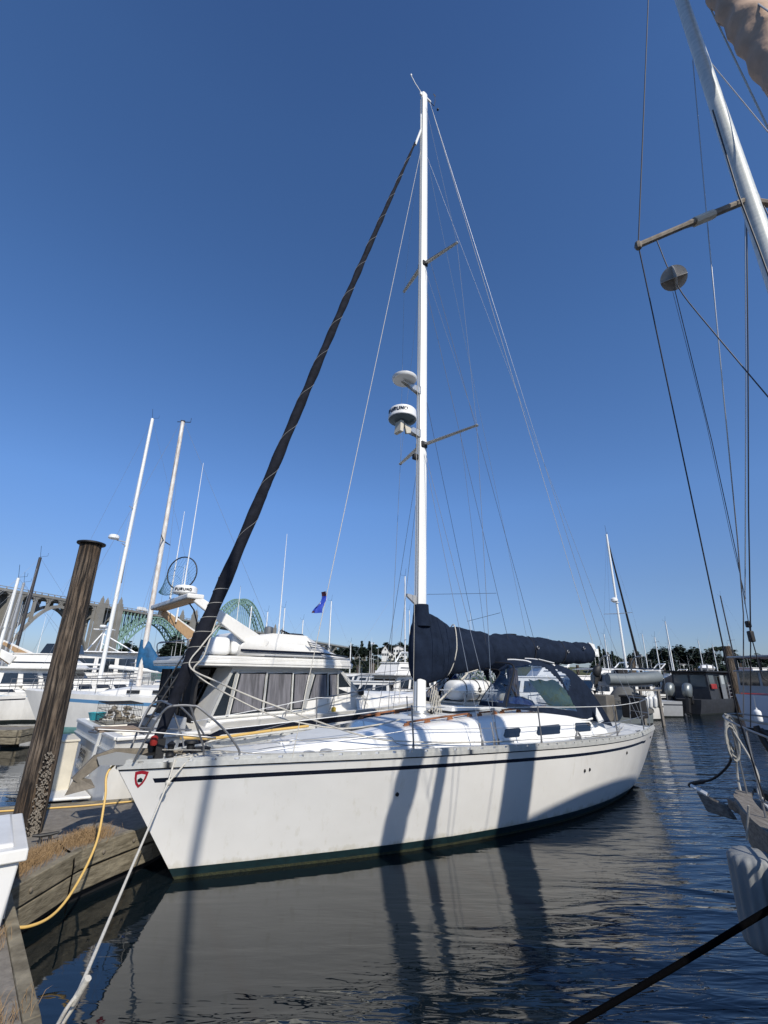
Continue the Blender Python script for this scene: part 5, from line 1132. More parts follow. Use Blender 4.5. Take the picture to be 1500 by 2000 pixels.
def fender_at(p, r, h, mt, label, tilt=0, grp=None, nm='fender'):
    e = thing(nm, label, 'fender', p, 0, grp); prof = [(r*.2, h*.5), (r*.55, h*.46), (r*.9, h*.38), (r, h*.28), (r, -h*.28), (r*.9, -h*.38), (r*.55, -h*.46), (r*.2, -h*.5)]
    MB().lathe(prof, (0, 0, 0), 20).build('body', mt, e, smooth=50); MB().lathe([(r*.22, h*.5), (r*.22, h*.6), (r*.1, h*.62)], (0, 0, 0), 8).build('eye', mt, e)
    MB().tube([(0, 0, h*.6), (0, 0, h*.6+.5)], .008, 5).build('line', ROPEG, e); e.rotation_euler = (tilt, 0, 0); return e
fender_at(tuple(MW @ Vector((.55, -.16, .78))), .16, .62, BLUEF, 'big blue fender hanging between the cruiser quarter and the walkway')
pb_ = thing('storage_box', 'beige lidded storage box on the walkway behind the big piling', 'storage box', (-5.25, 8.35, .0), math.radians(38))
m = MB(); m.box((0, 0, .78), (.35, .9, .85), taper=1.02); m.build('box_body', TANW, pb_, bevel=.02); m = MB(); m.box((0, 0, 1.22), (.40, .96, .04)); m.build('lid', TANW, pb_, bevel=.01)
pb_.location = (-5.9, 9.6, -.05); MB().box((0, 0, .2), (.5, 1.1, .3)).build('float_base', BLACK, pb_)
fender_at(tuple(MW @ Vector((5.1, .28, 1.98))), .07, .16, BLACK, 'small black float tied to the cruiser side rail', nm='float')
fender_at(tuple(MW @ Vector((4.3, .22, 1.62))), .05, .12, YEL, 'small yellow float on the cruiser side rail', nm='float')
# ================================================================== GENERIC CRAFT
def hull_part(par, L, B, fb, fs, mts, rake=.12, stripe=None, boot=.1, trans=.8, name='hull', full=.55, bul=.0):
    """a displacement hull, bow at +L; stripe = (below gunwale, height)"""
    m = MB(); N_ = 22
    def w(t): return B/2*(trans+(1-trans)*math.sin(min(1, t/.45)*math.pi/2) if t < .45 else max(.012, (1-((t-.45)/.55)**(1/full*1.3))))
    for side in (-1, 1):
        rows = []
        for i in range(N_+1):
            t = i/N_; zt = fs+(fb-fs)*t**2; s1 = stripe[0] if stripe else .2; s2 = s1+(stripe[1] if stripe else .06)
            rows.append([Vector((L*t+rake*L*.5*(z/zt)*t**5*1.0, side*w(t)*k, z)) for z, k in ((-.3, .6), (0, .82), (boot, .85), (zt*.5, .93), (zt-s2, .97), (zt-s1, .98), (zt, 1.0), (zt+bul, 1.0), (zt, .94))])
        m.grid(rows, mf=lambda i, j: 1 if j < 2 else 2 if (stripe and j == 4) else 0)
    for k0, k1 in ((-1, 0), (0, 1)):
        m.grid([[Vector((0, k*w(0)*kk, z)) for z, kk in ((-.3, .6), (0, .82), (boot, .85), (fs*.5, .93), (fs, 1.0))] for k in (k0, k1)], mf=lambda i, j: 1 if j < 2 else 0)
    rows = [[Vector((L*t*(1+rake*.5*t**4), k*w(t)*.95, fs+(fb-fs)*t**2-.02)) for k in (-1, 0, 1)] for t in [i/N_ for i in range(N_+1)]]
    m.grid(rows)
    return m.build(name, mts, par, smooth=45)
def house_part(par, x0, x1, w0, w1, z0, z1, mt=GEL2, fr=.35, ar=.1, crown=.04, name='cabin', win=3, wz=(.42, .86), glass=PORT, front=True, mull=.06):
    """cabin with raked ends and real inset-looking windows"""
    m = MB(); ya, yb = w0/2, w1/2
    bot = [(x0, -ya, z0), (x1, -ya*.8, z0), (x1, ya*.8, z0), (x0, ya, z0)]; top = [(x0+ar, -yb, z1), (x1-fr, -yb*.8, z1), (x1-fr, yb*.8, z1), (x0+ar, yb, z1)]
    m.add(bot+top, [(3, 2, 1, 0), (4, 5, 6, 7), (0, 1, 5, 4), (1, 2, 6, 5), (2, 3, 7, 6), (3, 0, 4, 7)])
    xa, xb = x0+ar-.12, x1-fr+.14; m.prism([(xa, -yb-.07, z1), (xb, -yb*.8-.05, z1), (xb, yb*.8+.05, z1), (xa, yb+.07, z1)], (0, 0, .055))
    c = m.build(name, mt, par, smooth=0, bevel=.02)
    def P(side, u, v):                                       # point on a side wall
        a = Vector(bot[0 if side < 0 else 3]).lerp(Vector(bot[1 if side < 0 else 2]), u); b = Vector(top[0 if side < 0 else 3]).lerp(Vector(top[1 if side < 0 else 2]), u); return a.lerp(b, v)+Vector((0, side*.012, 0))
    for side in (-1, 1):
        for k in range(win):
            u0 = .05+k*.90/win; u1 = .05+(k+1)*.90/win-mull; m = MB(); m.add([P(side, u0, wz[0]), P(side, u1, wz[0]), P(side, u1, wz[1]), P(side, u0, wz[1])], [(0, 1, 2, 3)]); m.build('window', glass, c, smooth=0, solid=.012)
    if front:
        for f in ((.06, .47), (.53, .94)):
            Q = lambda y, v: (Vector(bot[1]).lerp(Vector(bot[2]), y)).lerp(Vector(top[1]).lerp(Vector(top[2]), y), v)+Vector((.014, 0, .005))
            m = MB(); m.add([Q(f[0], wz[0]), Q(f[1], wz[0]), Q(f[1], wz[1]), Q(f[0], wz[1])], [(0, 1, 2, 3)]); m.build('windscreen', glass, c, smooth=0, solid=.012)
            Q2 = lambda y, v: (Vector(bot[0]).lerp(Vector(bot[3]), y)).lerp(Vector(top[0]).lerp(Vector(top[3]), y), v)+Vector((-.014, 0, .005))
            m = MB(); m.add([Q2(f[0], wz[0]), Q2(f[1], wz[0]), Q2(f[1], wz[1]), Q2(f[0], wz[1])], [(0, 1, 2, 3)]); m.build('window', glass, c, smooth=0, solid=.012)
    return c
def rail_part(par, L, B, z0, z1, h, x0, x1, n=6):
    m = MB()
    for side in (-1, 1):
        P = []
        for i in range(n+1):
            t = lerp(x0, x1, i/n)/L; w_ = B/2*.93*(1 if t < .45 else max(.03, 1-((t-.45)/.55)**2.4)); z = z0+(z1-z0)*t**2; a = Vector((t*L, side*w_, z)); b = a+Vector((0, 0, h)); m.tube([a, b], .013, 4); P.append(b)
        m.tube(P, .014, 4); m.tube([(p+a_)*.5 if False else p-Vector((0, 0, h*.5)) for p, a_ in zip(P, P)], .008, 4)
    m.build('rail', STEEL, par, smooth=60)
def mast_part(par, x, z0, z1, r=.075, mt=MASTW, spr=(.55,), wdt=.8, rake=0.0, wires=True, L=9, zdeck=1.3, furl=None, B=2.8, top=True):
    m = MB(); m.tube([(x, 0, z0), (x-rake, 0, z1)], [r, r*.85], 12, sx=.7); ms = m.build('mast', mt, par, smooth=60)
    for f in spr:
        z = lerp(z0, z1, f); m = MB(); m.tube([(x-rake*f-.12, -wdt, z+.02), (x-rake*f, 0, z), (x-rake*f-.12, wdt, z+.02)], [.018, .03, .018], 6); m.build('spreader', ALU, ms)
    if wires:
        m = MB(); zs = lerp(z0, z1, spr[-1]) if spr else z1
        for s_ in (-1, 1):
            m.tube([(x, s_*B*.45, zdeck), (x-rake, s_*(wdt if spr else .1), zs)], .006, 3); m.tube([(x-rake, s_*(wdt if spr else .1), zs), (x-rake, 0, z1)], .006, 3)
        m.tube([(x-rake, 0, z1), (.1, 0, zdeck)], .006, 3); m.tube([(x-rake, 0, z1), (L*1.02, 0, zdeck+.1)], .006, 3); m.build('stay', WIRE, ms, smooth=0)
    if furl:
        a = Vector((L*1.0, 0, zdeck+.3)); b = Vector((x-rake+.1, 0, z1-.4)); MB().tube([a, a.lerp(b, .03), a.lerp(b, .1), a.lerp(b, .95), b], [.03, .085, .10, .05, .02], 10).build('furled_headsail', furl, par)
    if top:
        m = MB(); m.tube([(x-rake, 0, z1), (x-rake-.1, 0, z1+.7)], .01, 4); m.tube([(x-rake, 0, z1+.05), (x-rake+.35, 0, z1+.12), (x-rake+.35, 0, z1+.3)], .008, 4); m.build('masthead_gear', BLACK, ms)
    return ms
def boom_part(par, x, z, ln, cover=None, r=.055, hgt=.32):
    MB().tube([(x-.05, 0, z), (x-ln, 0, z+.05)], r, 10).build('boom', MASTW, par)
    if cover:
        rows = []
        for i in range(22):
            f = i/21; xx = x+.02-f*ln*.97; hh = hgt*(1.9 if f < .03 else 1.45-.7*min(1, f*3) if f < .33 else .78-.18*f); rows.append([Vector((xx, (.10+.02*math.sin(f*30))*math.cos(a), z+hh*.42+hh*.62*math.sin(a)+.02*math.sin(f*23))) for a in [6.283*j/12 for j in range(12)]])
        m = MB(); m.grid(rows, wrap=True)
        for q in (0, 21): k = len(m.v)-12*22+q*12; m.f.append(tuple(k+j for j in range(12))); m.m.append(0)
        m.build('sail_cover', cover, par, smooth=70)
def outboard(par, p, k=1.0, cowl=BLACK, rz=math.pi):
    """outboard engine on a transom: cowl, leg, propeller"""
    o = bpy.data.objects.new('outboard_motor', None); C.objects.link(o); o.parent = par; o.location = p; o.rotation_euler = (0, -.25, rz); o.scale = (k, k, k)
    m = MB(); rows = []
    for z, a, b, c in ((.0, .13, .12, .02), (.08, .20, .16, .03), (.25, .23, .175, .03), (.42, .21, .165, .0), (.52, .14, .12, -.04), (.55, .04, .04, -.05)):
        rows.append([Vector((c+a*math.cos(t), b*math.sin(t), z)) for t in [6.283*j/14 for j in range(14)]])
    m.grid(rows, wrap=True); m.f.append(tuple(range(13, -1, -1))); m.m.append(0); m.build('cowl', cowl, o)
    m = MB(); m.box((0, 0, -.28), (.15, .09, .6), taper=1.3); m.box((-.03, 0, -.62), (.34, .02, .03)); m.ell((0, 0, -.75), (.19, .05, .05), 8); m.prism([(-.06, -.01, -.78), (.1, -.01, -.78), (0, -.01, -.95)], (0, .02, 0)); m.box((-.16, 0, -.05), (.12, .22, .3)); m.build('leg', BLACK, o)
    m = MB()
    for a in range(3): m.box((.2, .06*math.cos(a*2.09), -.75+.06*math.sin(a*2.09)), (.015, .09, .05), rot=Matrix.Rotation(a*2.09, 3, 'X'))
    m.build('propeller', STEEL, o)
    return o
def antennas(par, lst):
    for x, y, z0, z1 in lst: MB().tube([(x, y, z0), (x, y, z1)], [.018, .006], 5).build('antenna', PLAST, par)

# ================================================================== BLUE-STRIPED SAILBOAT behind the big piling
LS = thing('blue_striped_sailboat', 'white sailboat with pale blue stripe and bright blue sail cover, moored left of the cruiser', 'sailboat', (-13.4, 19.2, 0), math.radians(12))
L0 = 10.2
m = MB(); N_ = 26
def lw(t): return 1.55*math.sin(min(1, (t+.02)/.52)*math.pi/2)**.8 if t < .52 else 1.55-.35*((t-.52)/.48)**2
for side in (-1, 1):
    rows = []
    for i in range(N_+1):
        t = i/N_; zt = 1.55-.28*math.sin(t*1.9); s0 = -.9
        rows.append([Vector((lerp(s0*(z/zt), L0, t), 1.5+side*lw(t)*k, z)) for z, k in ((-.3, .55), (0, .80), (.20, .84), (.7, .92), (zt-.32, .975), (zt-.19, .985), (zt, 1.0), (zt, .93))])
    m.grid(rows, mf=lambda i, j: 1 if j < 2 else 2 if (j == 4 and i > 1) else 0)
m.grid([[Vector((L0, 1.5+k*lw(1)*kk, z)) for z, kk in ((-.3, .55), (0, .8), (.2, .84), (.7, .92), (1.27, 1))] for k in (-1, 0, 1)])
m.grid([[Vector((lerp(-.85, L0, t), 1.5+k*lw(t)*.94, 1.55-.28*math.sin(t*1.9)-.02+.08*(1-k*k))) for k in (-1, -.5, 0, .5, 1)] for t in [i/20 for i in range(21)]])
m.build('hull', [GEL2, AQUA, BSTR], LS, smooth=50)
m = MB(); rows = []
for s in (1.6, 2.2, 3.2, 5.2, 7.0, 7.2): k = interp(s, [1.6, 3.2, 7.2], [.45, .85, 1.0]); h = interp(s, [1.6, 2.2, 3.2, 7.0, 7.2], [0, .2, .36, .42, .40]); rows.append([Vector((s, 1.5+y*k, 1.36+hh*h)) for y, hh in ((-1.05, 0), (-.98, .8), (-.7, 1), (0, 1.08), (.7, 1), (.98, .8), (1.05, 0))])
m.grid(rows); k = len(m.v)-7; m.f.append(tuple(k+j for j in range(7))); m.m.append(0); lc = m.build('cabin', GEL2, LS, smooth=40)
for s in (3.4, 4.4, 5.4, 6.3): MB().box((s, .545+.03-.06*(s > 4), 1.53), (.5, .05, .13)).build('window', PORT, lc, bevel=.02)
m = MB(); m.tube([(3.32, 1.5, 1.6), (3.22, 1.5, 14.6)], [.15, .125], 14, sx=.75); lm = m.build('mast', mat('worn_mast', (.76, .75, .71), .5, col2=(.48, .40, .33), vscale=7, stretch=(1, 1, .35)), LS, smooth=60)
for z, w_ in ((8.2, .95),): MB().tube([(3.4, 1.5-w_, z+.05), (3.3, 1.5, z), (3.4, 1.5+w_, z+.05)], [.02, .035, .02], 6).build('spreader', BLACK, lm)
m = MB()
for s_ in (-1, 1):
    m.tube([(3.4, 1.5+s_*1.35, 1.4), (3.4, 1.5+s_*.95, 8.25), (3.2, 1.5, 14.5)], .006, 4); m.tube([(2.9, 1.5+s_*1.35, 1.4), (3.3, 1.5, 8.1)], .006, 4)
m.tube([(-.8, 1.5, 1.6), (3.1, 1.5, 14.5)], .006, 4); m.tube([(10.1, 1.5, 1.4), (3.3, 1.5, 14.6)], .006, 4); m.build('stay', WIRE, lm, smooth=0)
m = MB(); m.tube([(2.95, 1.5, 14.6), (3.6, 1.5, 14.66)], .02, 5); m.box((3.22, 1.5, 14.66), (.2, .12, .08)); m.tube([(3.6, 1.5, 14.66), (3.6, 1.5, 14.9)], .01, 4); m.build('masthead_gear', BLACK, lm)
MB().tube([(2.05, 1.5, 2.50), (5.2, 1.5, 2.25)], .085, 12).build('boom', MASTW, LS)
rows = []; zt_ = [3.65, 3.62, 3.30, 2.95, 2.80, 2.72, 2.68]; zb_ = [2.45, 2.42, 2.38, 2.30, 2.26, 2.30, 2.34]; ss_ = [3.10, 3.42, 3.65, 3.95, 4.3, 4.7, 5.05]; ww_ = [.12, .17, .18, .18, .16, .13, .08]
for i in range(31):
    s = lerp(3.10, 5.05, i/30); a_ = sinterp(s, ss_, zt_); b_ = sinterp(s, ss_, zb_); w_ = sinterp(s, ss_, ww_)
    rows.append([Vector((s, 1.5+w_*math.cos(a)*(1+.2*noise.noise(Vector((s*7, a, 0)))), (a_+b_)/2+(a_-b_)/2*math.sin(a)+.05*noise.noise(Vector((s*6, a*2, 5))))) for a in [6.283*j/18 for j in range(18)]])
m = MB(); m.grid(rows, wrap=True); n0 = len(m.v)-18*31; m.f += [tuple(n0+j for j in range(18)), tuple(len(m.v)-18+j for j in range(18))]; m.m += [0, 0]; m.build('sail_cover', BLUE, LS, smooth=80)
m = MB()
for s in (-.3, .9, 2.0, 3.4, 4.9, 6.4, 8.0, 9.6):
    for sd in (-1, 1): y = 1.5+sd*lw(max(0, s)/L0)*.93; m.tube([(s, y, 1.45), (s, y, 2.02)], .013, 5)
for sd in (-1, 1):
    for z in (1.74, 2.02): m.tube([(s, 1.5+sd*lw(max(0, s)/L0)*.93, z) for s in (-.3, .9, 2.0, 3.4, 4.9, 6.4, 8.0, 9.6)], .007, 4)
m.tube([(-.3, .95, 2.02), (-.75, 1.5, 2.12), (-.3, 2.05, 2.02)], .014, 6); m.build('rail', STEEL, LS, smooth=60)
m = MB(); m.tube([(1.05, .12+.45, 1.42), (1.0, .45, 1.2), (.7, .2, .55), (.4, .0, .4)], .008, 4); m.tube([(1.05, .55, 1.42), (1.1, .42, 1.1), (1.25, .2, .5)], .008, 4); m.build('mooring_warp', ROPEK, LS)
# ---- ketch with the radar on its mast, alongside it
e = thing('radar_mast_sailboat', 'white sailboat with tall bare mast carrying a radar pod, beyond the blue striped one', 'sailboat', (-18.3, 24.6, 0), math.radians(14))
hull_part(e, 9.5, 3.0, 1.6, 1.3, [GEL2, ANTI, BSTR], stripe=(.15, .05)); house_part(e, 2.2, 6.2, 2.0, 1.6, 1.25, 1.85, win=4, wz=(.25, .7), fr=.8)
ms = mast_part(e, 3.85, 1.4, 17.2, .155, spr=(.48, .62), wdt=.55, L=9.5, rake=0); m = MB(); m.tube([(3.85, 0, 9.2), (3.35, -.25, 9.25)], .03, 6); m.build('radar_arm', PLASTG, ms); MB().lathe([(.26, 0), (.28, .03), (.27, .16), (.2, .22), (.02, .25)], (3.2, -.3, 9.3), 20).build('radome', PLAST, ms); MB().tube([(3.93, 0, 6.9), (3.9, 0, 8.4)], .05, 6).build('furling_swivel', mat('brown_wrap', (.10, .08, .06), .8), ms)
boom_part(e, 3.8, 2.6, 3.6, None); rail_part(e, 9.5, 3.0, 1.3, 1.6, .6, .5, 9)
# ---- flybridge cruiser with raked arch, far left
e = thing('arch_cruiser', 'white flybridge cruiser with a raked tan lined arch, left of the big piling', 'motor cruiser', (-21.8, 25.0, 0), math.radians(8))
hull_part(e, 10, 3.6, 1.7, 1.2, [GEL2, ANTI, NAVY], stripe=(.2, .05)); house_part(e, 1.8, 6.6, 3.0, 2.7, 1.2, 2.3, win=4, ar=.4, fr=.9, glass=GLASSB); m = MB(); m.box((3.9, 0, 2.40), (5.2, 3.1, .10)); m.build('bridge_deck', GEL2, e, bevel=.03)
house_part(e, 3.2, 6.0, 2.6, 2.4, 2.45, 3.05, win=1, wz=(.3, .4), front=False, name='flybridge', fr=.9); m = MB(); m.box((5.0, 0, 3.35), (1.3, 2.0, .5), taper=.8); m.build('bridge_screen', GLASSB, e, bevel=.03)
m = MB(); archbar(m, (3.4, -1.3, 2.75), (1.3, -1.1, 3.75), .42, .16, .12); archbar(m, (3.4, 1.3, 2.75), (1.3, 1.1, 3.75), .42, .16, .12); m.box((1.2, 0, 3.76), (.3, 2.3, .1)); m.build('radar_arch', GEL2, e, bevel=.02)
m = MB(); archbar(m, (3.3, -1.18, 2.68), (1.4, -.98, 3.66), .40, .14, .02); m.build('arch_lining', SUNB, e); m = MB(); archbar(m, (3.3, 1.18, 2.68), (1.4, .98, 3.66), .40, .14, .02); m.build('arch_lining', SUNB, e)
rail_part(e, 10, 3.6, 1.2, 1.7, .6, 4, 9.7); antennas(e, [(3, -1, 3, 5.5), (3.2, 1, 3, 5.2)])
# ---- express cruiser with green windscreen
e = thing('express_cruiser', 'low white express cruiser with a raked green windscreen, behind the blue striped sailboat', 'motor cruiser', (-16.2, 28.2, 0), math.radians(10))
hull_part(e, 9.5, 3.1, 1.55, 1.15, [GEL2, ANTI, BSTR], full=.6, stripe=(.35, .08)); m = MB(); rows = []
for s, k, h in ((1.5, 1, .05), (3.0, 1, .5), (4.5, .95, .62), (6.5, .8, .42), (8.6, .35, .12)): rows.append([Vector((s, y*k, 1.25+.1*s/9+hh*h)) for y, hh in ((-1.4, 0), (-1.2, .8), (0, 1), (1.2, .8), (1.4, 0))])
m.grid(rows); m.build('trunk', GEL2, e, smooth=50)
m = MB(); q = [(3.4, -1.2, 1.85), (5.9, -.85, 1.90), (4.6, -.80, 2.65), (3.6, -1.0, 2.6)]; q2 = [(x, -y, z) for x, y, z in q]
m.add(q, [(0, 1, 2, 3)]); m.add(q2, [(3, 2, 1, 0)]); m.add([q[1], q2[1], q2[2], q[2]], [(0, 1, 2, 3)]); ws = m.build('windscreen', GRN, e, smooth=0, solid=.02)
m = MB()
for a, b in ((q[0], q[1]), (q[1], q[2]), (q[2], q[3]), (q2[0], q2[1]), (q2[1], q2[2]), (q2[2], q2[3]), (q[1], q2[1]), (q[2], q2[2]), ((4.7, -1.02, 1.87), (4.1, -.9, 2.62)), ((4.7, 1.02, 1.87), (4.1, .9, 2.62))): m.tube([a, b], .028, 5)
m.build('windscreen_frame', PLAST, ws); rail_part(e, 9.5, 3.1, 1.15, 1.55, .55, 5, 9.3); m = MB(); m.box((2.7, 0, 2.75), (1.6, 2.2, .06)); m.build('canvas_top', PLASTG, e, bevel=.03)
for x in (2.0, 3.4):
    for y in (-1.05, 1.05): MB().tube([(x, y, 1.3), (x, y, 2.73)], .02, 5).build('top_pole', STEEL, e)
MB().lathe([(.14, 0), (.16, .03), (.14, .12), (.02, .16)], (4.0, 0, 2.82), 14).build('radome', PLAST, e)
# ---- trawler with radar and lattice boom, beyond the pile
e = thing('white_trawler', 'white trawler with radar scanner and pipe rails, between the big piling and the bare mast', 'trawler', (-23.5, 31, 0), math.radians(12))
hull_part(e, 11, 3.8, 2.0, 1.3, [GEL2, ANTI, NAVY]); house_part(e, 4.0, 8.2, 3.0, 2.7, 1.4, 3.3, win=3, fr=.3, glass=GLASSB); m = MB(); m.box((5.9, 0, 3.42), (4.9, 3.2, .08)); m.build('roof', PLAST, e, bevel=.02)
m = MB(); m.tube([(5, 0, 3.4), (5, 0, 5.0)], .06, 8); m.box((5, 0, 4.9), (1.2, .5, .05)); m.tube([(4.4, -.8, 3.4), (5, 0, 4.8)], .04, 6); m.tube([(4.4, .8, 3.4), (5, 0, 4.8)], .04, 6); m.tube([(5, 0, 4.6), (8.8, 0, 2.6)], .04, 6); m.tube([(5, 0, 4.0), (9.5, -.5, 2.1)], .03, 6); m.build('signal_mast', PLAST, e); MB().box((5, 0, 5.08), (.35, 1.1, .16)).build('radar_scanner', PLAST, e, bevel=.05)
rail_part(e, 11, 3.8, 1.3, 2.0, .7, 1, 10.6)
# ---- dark masted ketch and pale masts at the left edge
def mast_boat(label, px, Y, L, B, ztop, rz, r=.08, mt=MASTW, cover=None, furl=None, spr=(.55,), hullm=None, cab=True, name='moored_sailboat', rake=0., mx=.46, group='sailboats moored in the background', wdt=.7):
    p = gp(px, Y); R_z = math.radians(rz); off = Matrix.Rotation(R_z, 3, 'Z') @ Vector((L*mx, 0, 0))
    e = thing(name, label, 'sailboat', (p.x-off.x, p.y-off.y, 0), R_z, group)
    hull_part(e, L, B, 1.35, 1.05, [hullm or GEL2, ANTI, NAVY], stripe=(.14, .06)); 
    if cab: house_part(e, L*.25, L*.68, B*.6, B*.5, 1.05, 1.55, win=3, wz=(.3, .75), fr=.7)
    mast_part(e, L*mx, 1.2, ztop, r, mt, spr=spr, L=L, furl=furl, rake=rake, B=B, wdt=wdt); boom_part(e, L*mx-.1, 2.1, L*.36, cover); rail_part(e, L, B, 1.05, 1.35, .55, L*.1, L*.97, 6); return e
DK = mat('dark_mast', (.05, .045, .045), .5, var=.2)
mast_boat('dark masted sailboat leaning against the sky at the far left', 22, 27, 10, 3, 8.6, 20, .13, DK, None, rake=0, spr=(.4,))
mast_boat('sailboat with short white mast just left of the big piling', 105, 33, 9, 2.8, 9.0, 15, .12, MASTW, CANV, spr=(.3,), rake=0)
mast_boat('pale masted sailboat at the left edge of the harbour', -12, 24, 9, 2.8, 6.8, 25, .12, MASTW, None)
mast_boat('short grey masted sailboat at the far left edge, beside the pale one', 2, 30, 9, 2.8, 7.6, 22, .12, PLASTG, BLUE)
e = thing('brown_work_boat', 'low dark brown work boat behind the blue sail cover', 'work boat', (-16.0, 37.5, 0), math.radians(5))
hull_part(e, 9, 3.2, 2.1, 1.5, [mat('brown_hull', (.05, .035, .028), .7, var=.4), ANTI, NAVY]); house_part(e, 1.2, 4, 2.4, 2.2, 1.5, 2.9, mt=mat('brown_house', (.07, .05, .04), .8, var=.4), win=2); m = MB(); m.bar((1, 0, 3.0), (6.5, 0, 3.3), .3, .12); m.build('derrick', TEAKG, e)
e = thing('bow_only_cruiser', 'grey white motorboat bow at the left edge behind the striped sailboat', 'motorboat', (-24.5, 20.0, 0), math.radians(-5))
hull_part(e, 8.5, 3.0, 1.6, 1.2, [DIRT, ANTI, PLASTG], stripe=(.55, .12)); house_part(e, 2, 5.5, 2.3, 2.0, 1.2, 2.0, win=3); rail_part(e, 8.5, 3.0, 1.2, 1.6, .6, 3, 8.2)
# ================================================================== NEIGHBOURING KETCH at the right edge, and the added shadow caster outside it
NB = thing('blue_hulled_ketch', 'dark blue ketch with weathered timber bulwark and tan furled sail at the right edge', 'sailboat', (3.76, 5.36, 0), math.radians(-90))
NX = [0, .35, .9, 1.75, 3, 5, 8, 11, 12.6, 13]; NW = [.04, .34, .62, .90, 1.20, 1.42, 1.45, .85, .22, .03]
def nw(x): return sinterp(x, NX, NW)
def nz(x): return 1.33-.14*math.sin(min(1, x/9)*3.14)+(.5*((x-8)/5)**2 if x > 8 else 0)
m = MB()
for side in (-1, 1):
    rows = []
    for i in range(61):
        x = 13*(i/60)**1.25; zt = nz(x); ov = max(0, 1-x/2.2)*.55
        rows.append([Vector((x+ov*(1-(z/zt))**1.0 if z < zt else x, side*nw(x)*k, z)) for z, k in ((-.5, .45), (0, .80), (.12, .83), (.5, .93), (zt-.42, .99), (zt-.30, 1.0))]+[Vector((x, side*(nw(x)+.02), zt-.30)), Vector((x, side*(nw(x)+.045), zt-.15)), Vector((x, side*(nw(x)+.05), zt))])
    m.grid(rows, mf=lambda i, j: 1 if j < 1 else 0 if j < 5 else 2)
m.build('hull', [DBLUE, ANTI, GREYW], NB, smooth=40)
m = MB()
for side in (-1, 1): m.grid([[Vector((x, side*(nw(x)+.07), nz(x))), Vector((x, side*(nw(x)+.07), nz(x)+.035)), Vector((x, side*max(0, nw(x)-.10), nz(x)+.035)), Vector((x, side*max(0, nw(x)-.10), nz(x)))] for x in [13*(i/60)**1.25 for i in range(61)]], wrap=True)
m.build('cap_rail', GREYW, NB, smooth=30)
m = MB(); m.grid([[Vector((x, k*max(.0, nw(x)-.02), nz(x)-.28)) for k in (-1, 0, 1)] for x in [13*(i/30) for i in range(31)]]); m.build('deck', GREYW, NB, smooth=50)
m = MB(); m.prism([(-.20, -.12, 1.12), (.35, -.26, 1.12), (.35, .26, 1.12), (-.20, .12, 1.12)], (0, 0, .10)); m.build('stern_platform', GREYW, NB, bevel=.01)
m = MB(); m.lathe([(.09, 0), (.12, .03), (.12, .14), (.07, .17)], (.55, -.02, 1.12), 14); m.box((.75, .0, 1.10), (.25, .3, .2)); m.build('stern_bitts', GREYW, NB, bevel=.01)
for x0, x1, w_, z1 in ((2.9, 5.6, 1.6, 1.85), (6.2, 10, 1.9, 2.0)): house_part(NB, x0, x1, w_, w_*.9, 1.0, z1, mt=TEAKG, win=3, wz=(.35, .8))
m = MB(); m.tube([(2.16, -.30, 1.0), (2.16, -.30, 12.2)], [.100, .052], 18, sx=1); nm1 = m.build('mizzen_mast', mat('scuffed_mast', (.74, .75, .71), .32, col2=(.50, .55, .54), vscale=9, stretch=(1, 1, 2.5), coat=.3, detail=8), NB, smooth=60)
m = MB(); m.tube([(8.5, -.26, 1.0), (8.6, -.26, 14.5)], [.06, .05], 18); nm2 = m.build('main_mast', MASTW, NB, smooth=60)
bpy.context.view_layer.update(); NBI = NB.matrix_world.inverted()
for sd, ln in ((-1, 1.20), (1, 1.2)):
    a = Vector((2.16, -.30+sd*.06, 6.72)); b = a.copy(); m = MB()
    if sd < 0: b = Vector((2.16, -1.465, 6.14))
    else: b = Vector((2.16, .84, 6.5))
    mid = a.lerp(b, .5)+Vector((0, 0, .005)); m.tube(bez([a, mid, b], 8), [.034]*9+[.028]*8, 8); m.ell(b, (.035, .035, .05), 8); m.build('spreader', mat('bronze_weathered', (.11, .085, .06), .55, col2=(.22, .19, .15), vscale=16), nm1)
    m = MB(); m.tube([b+Vector((0, .02*sd, 8.0 if sd > 0 else 4.2)), b], .006, 5) if sd > 0 else m.tube([NBI @ aty(1271, -120, 3.2), b], .006, 5); m.tube([b, NBI @ aty(1440, 1395, 4.0), NBI @ aty(1494, 1565, 4.25)] if sd < 0 else [b, (2.10, .92, 1.35)], .006, 5); m.build('shroud', DARKWIRE, nm1)
    if sd < 0:
        m = MB(); m.tube([a.lerp(b, .30), a.lerp(b, .48)], .044, 8); m.build('chafe_wrap', TANW, nm1)
P = lambda px, py, Y: NBM @ aty(px, py, Y)
bpy.context.view_layer.update(); NBM = NB.matrix_world.inverted()
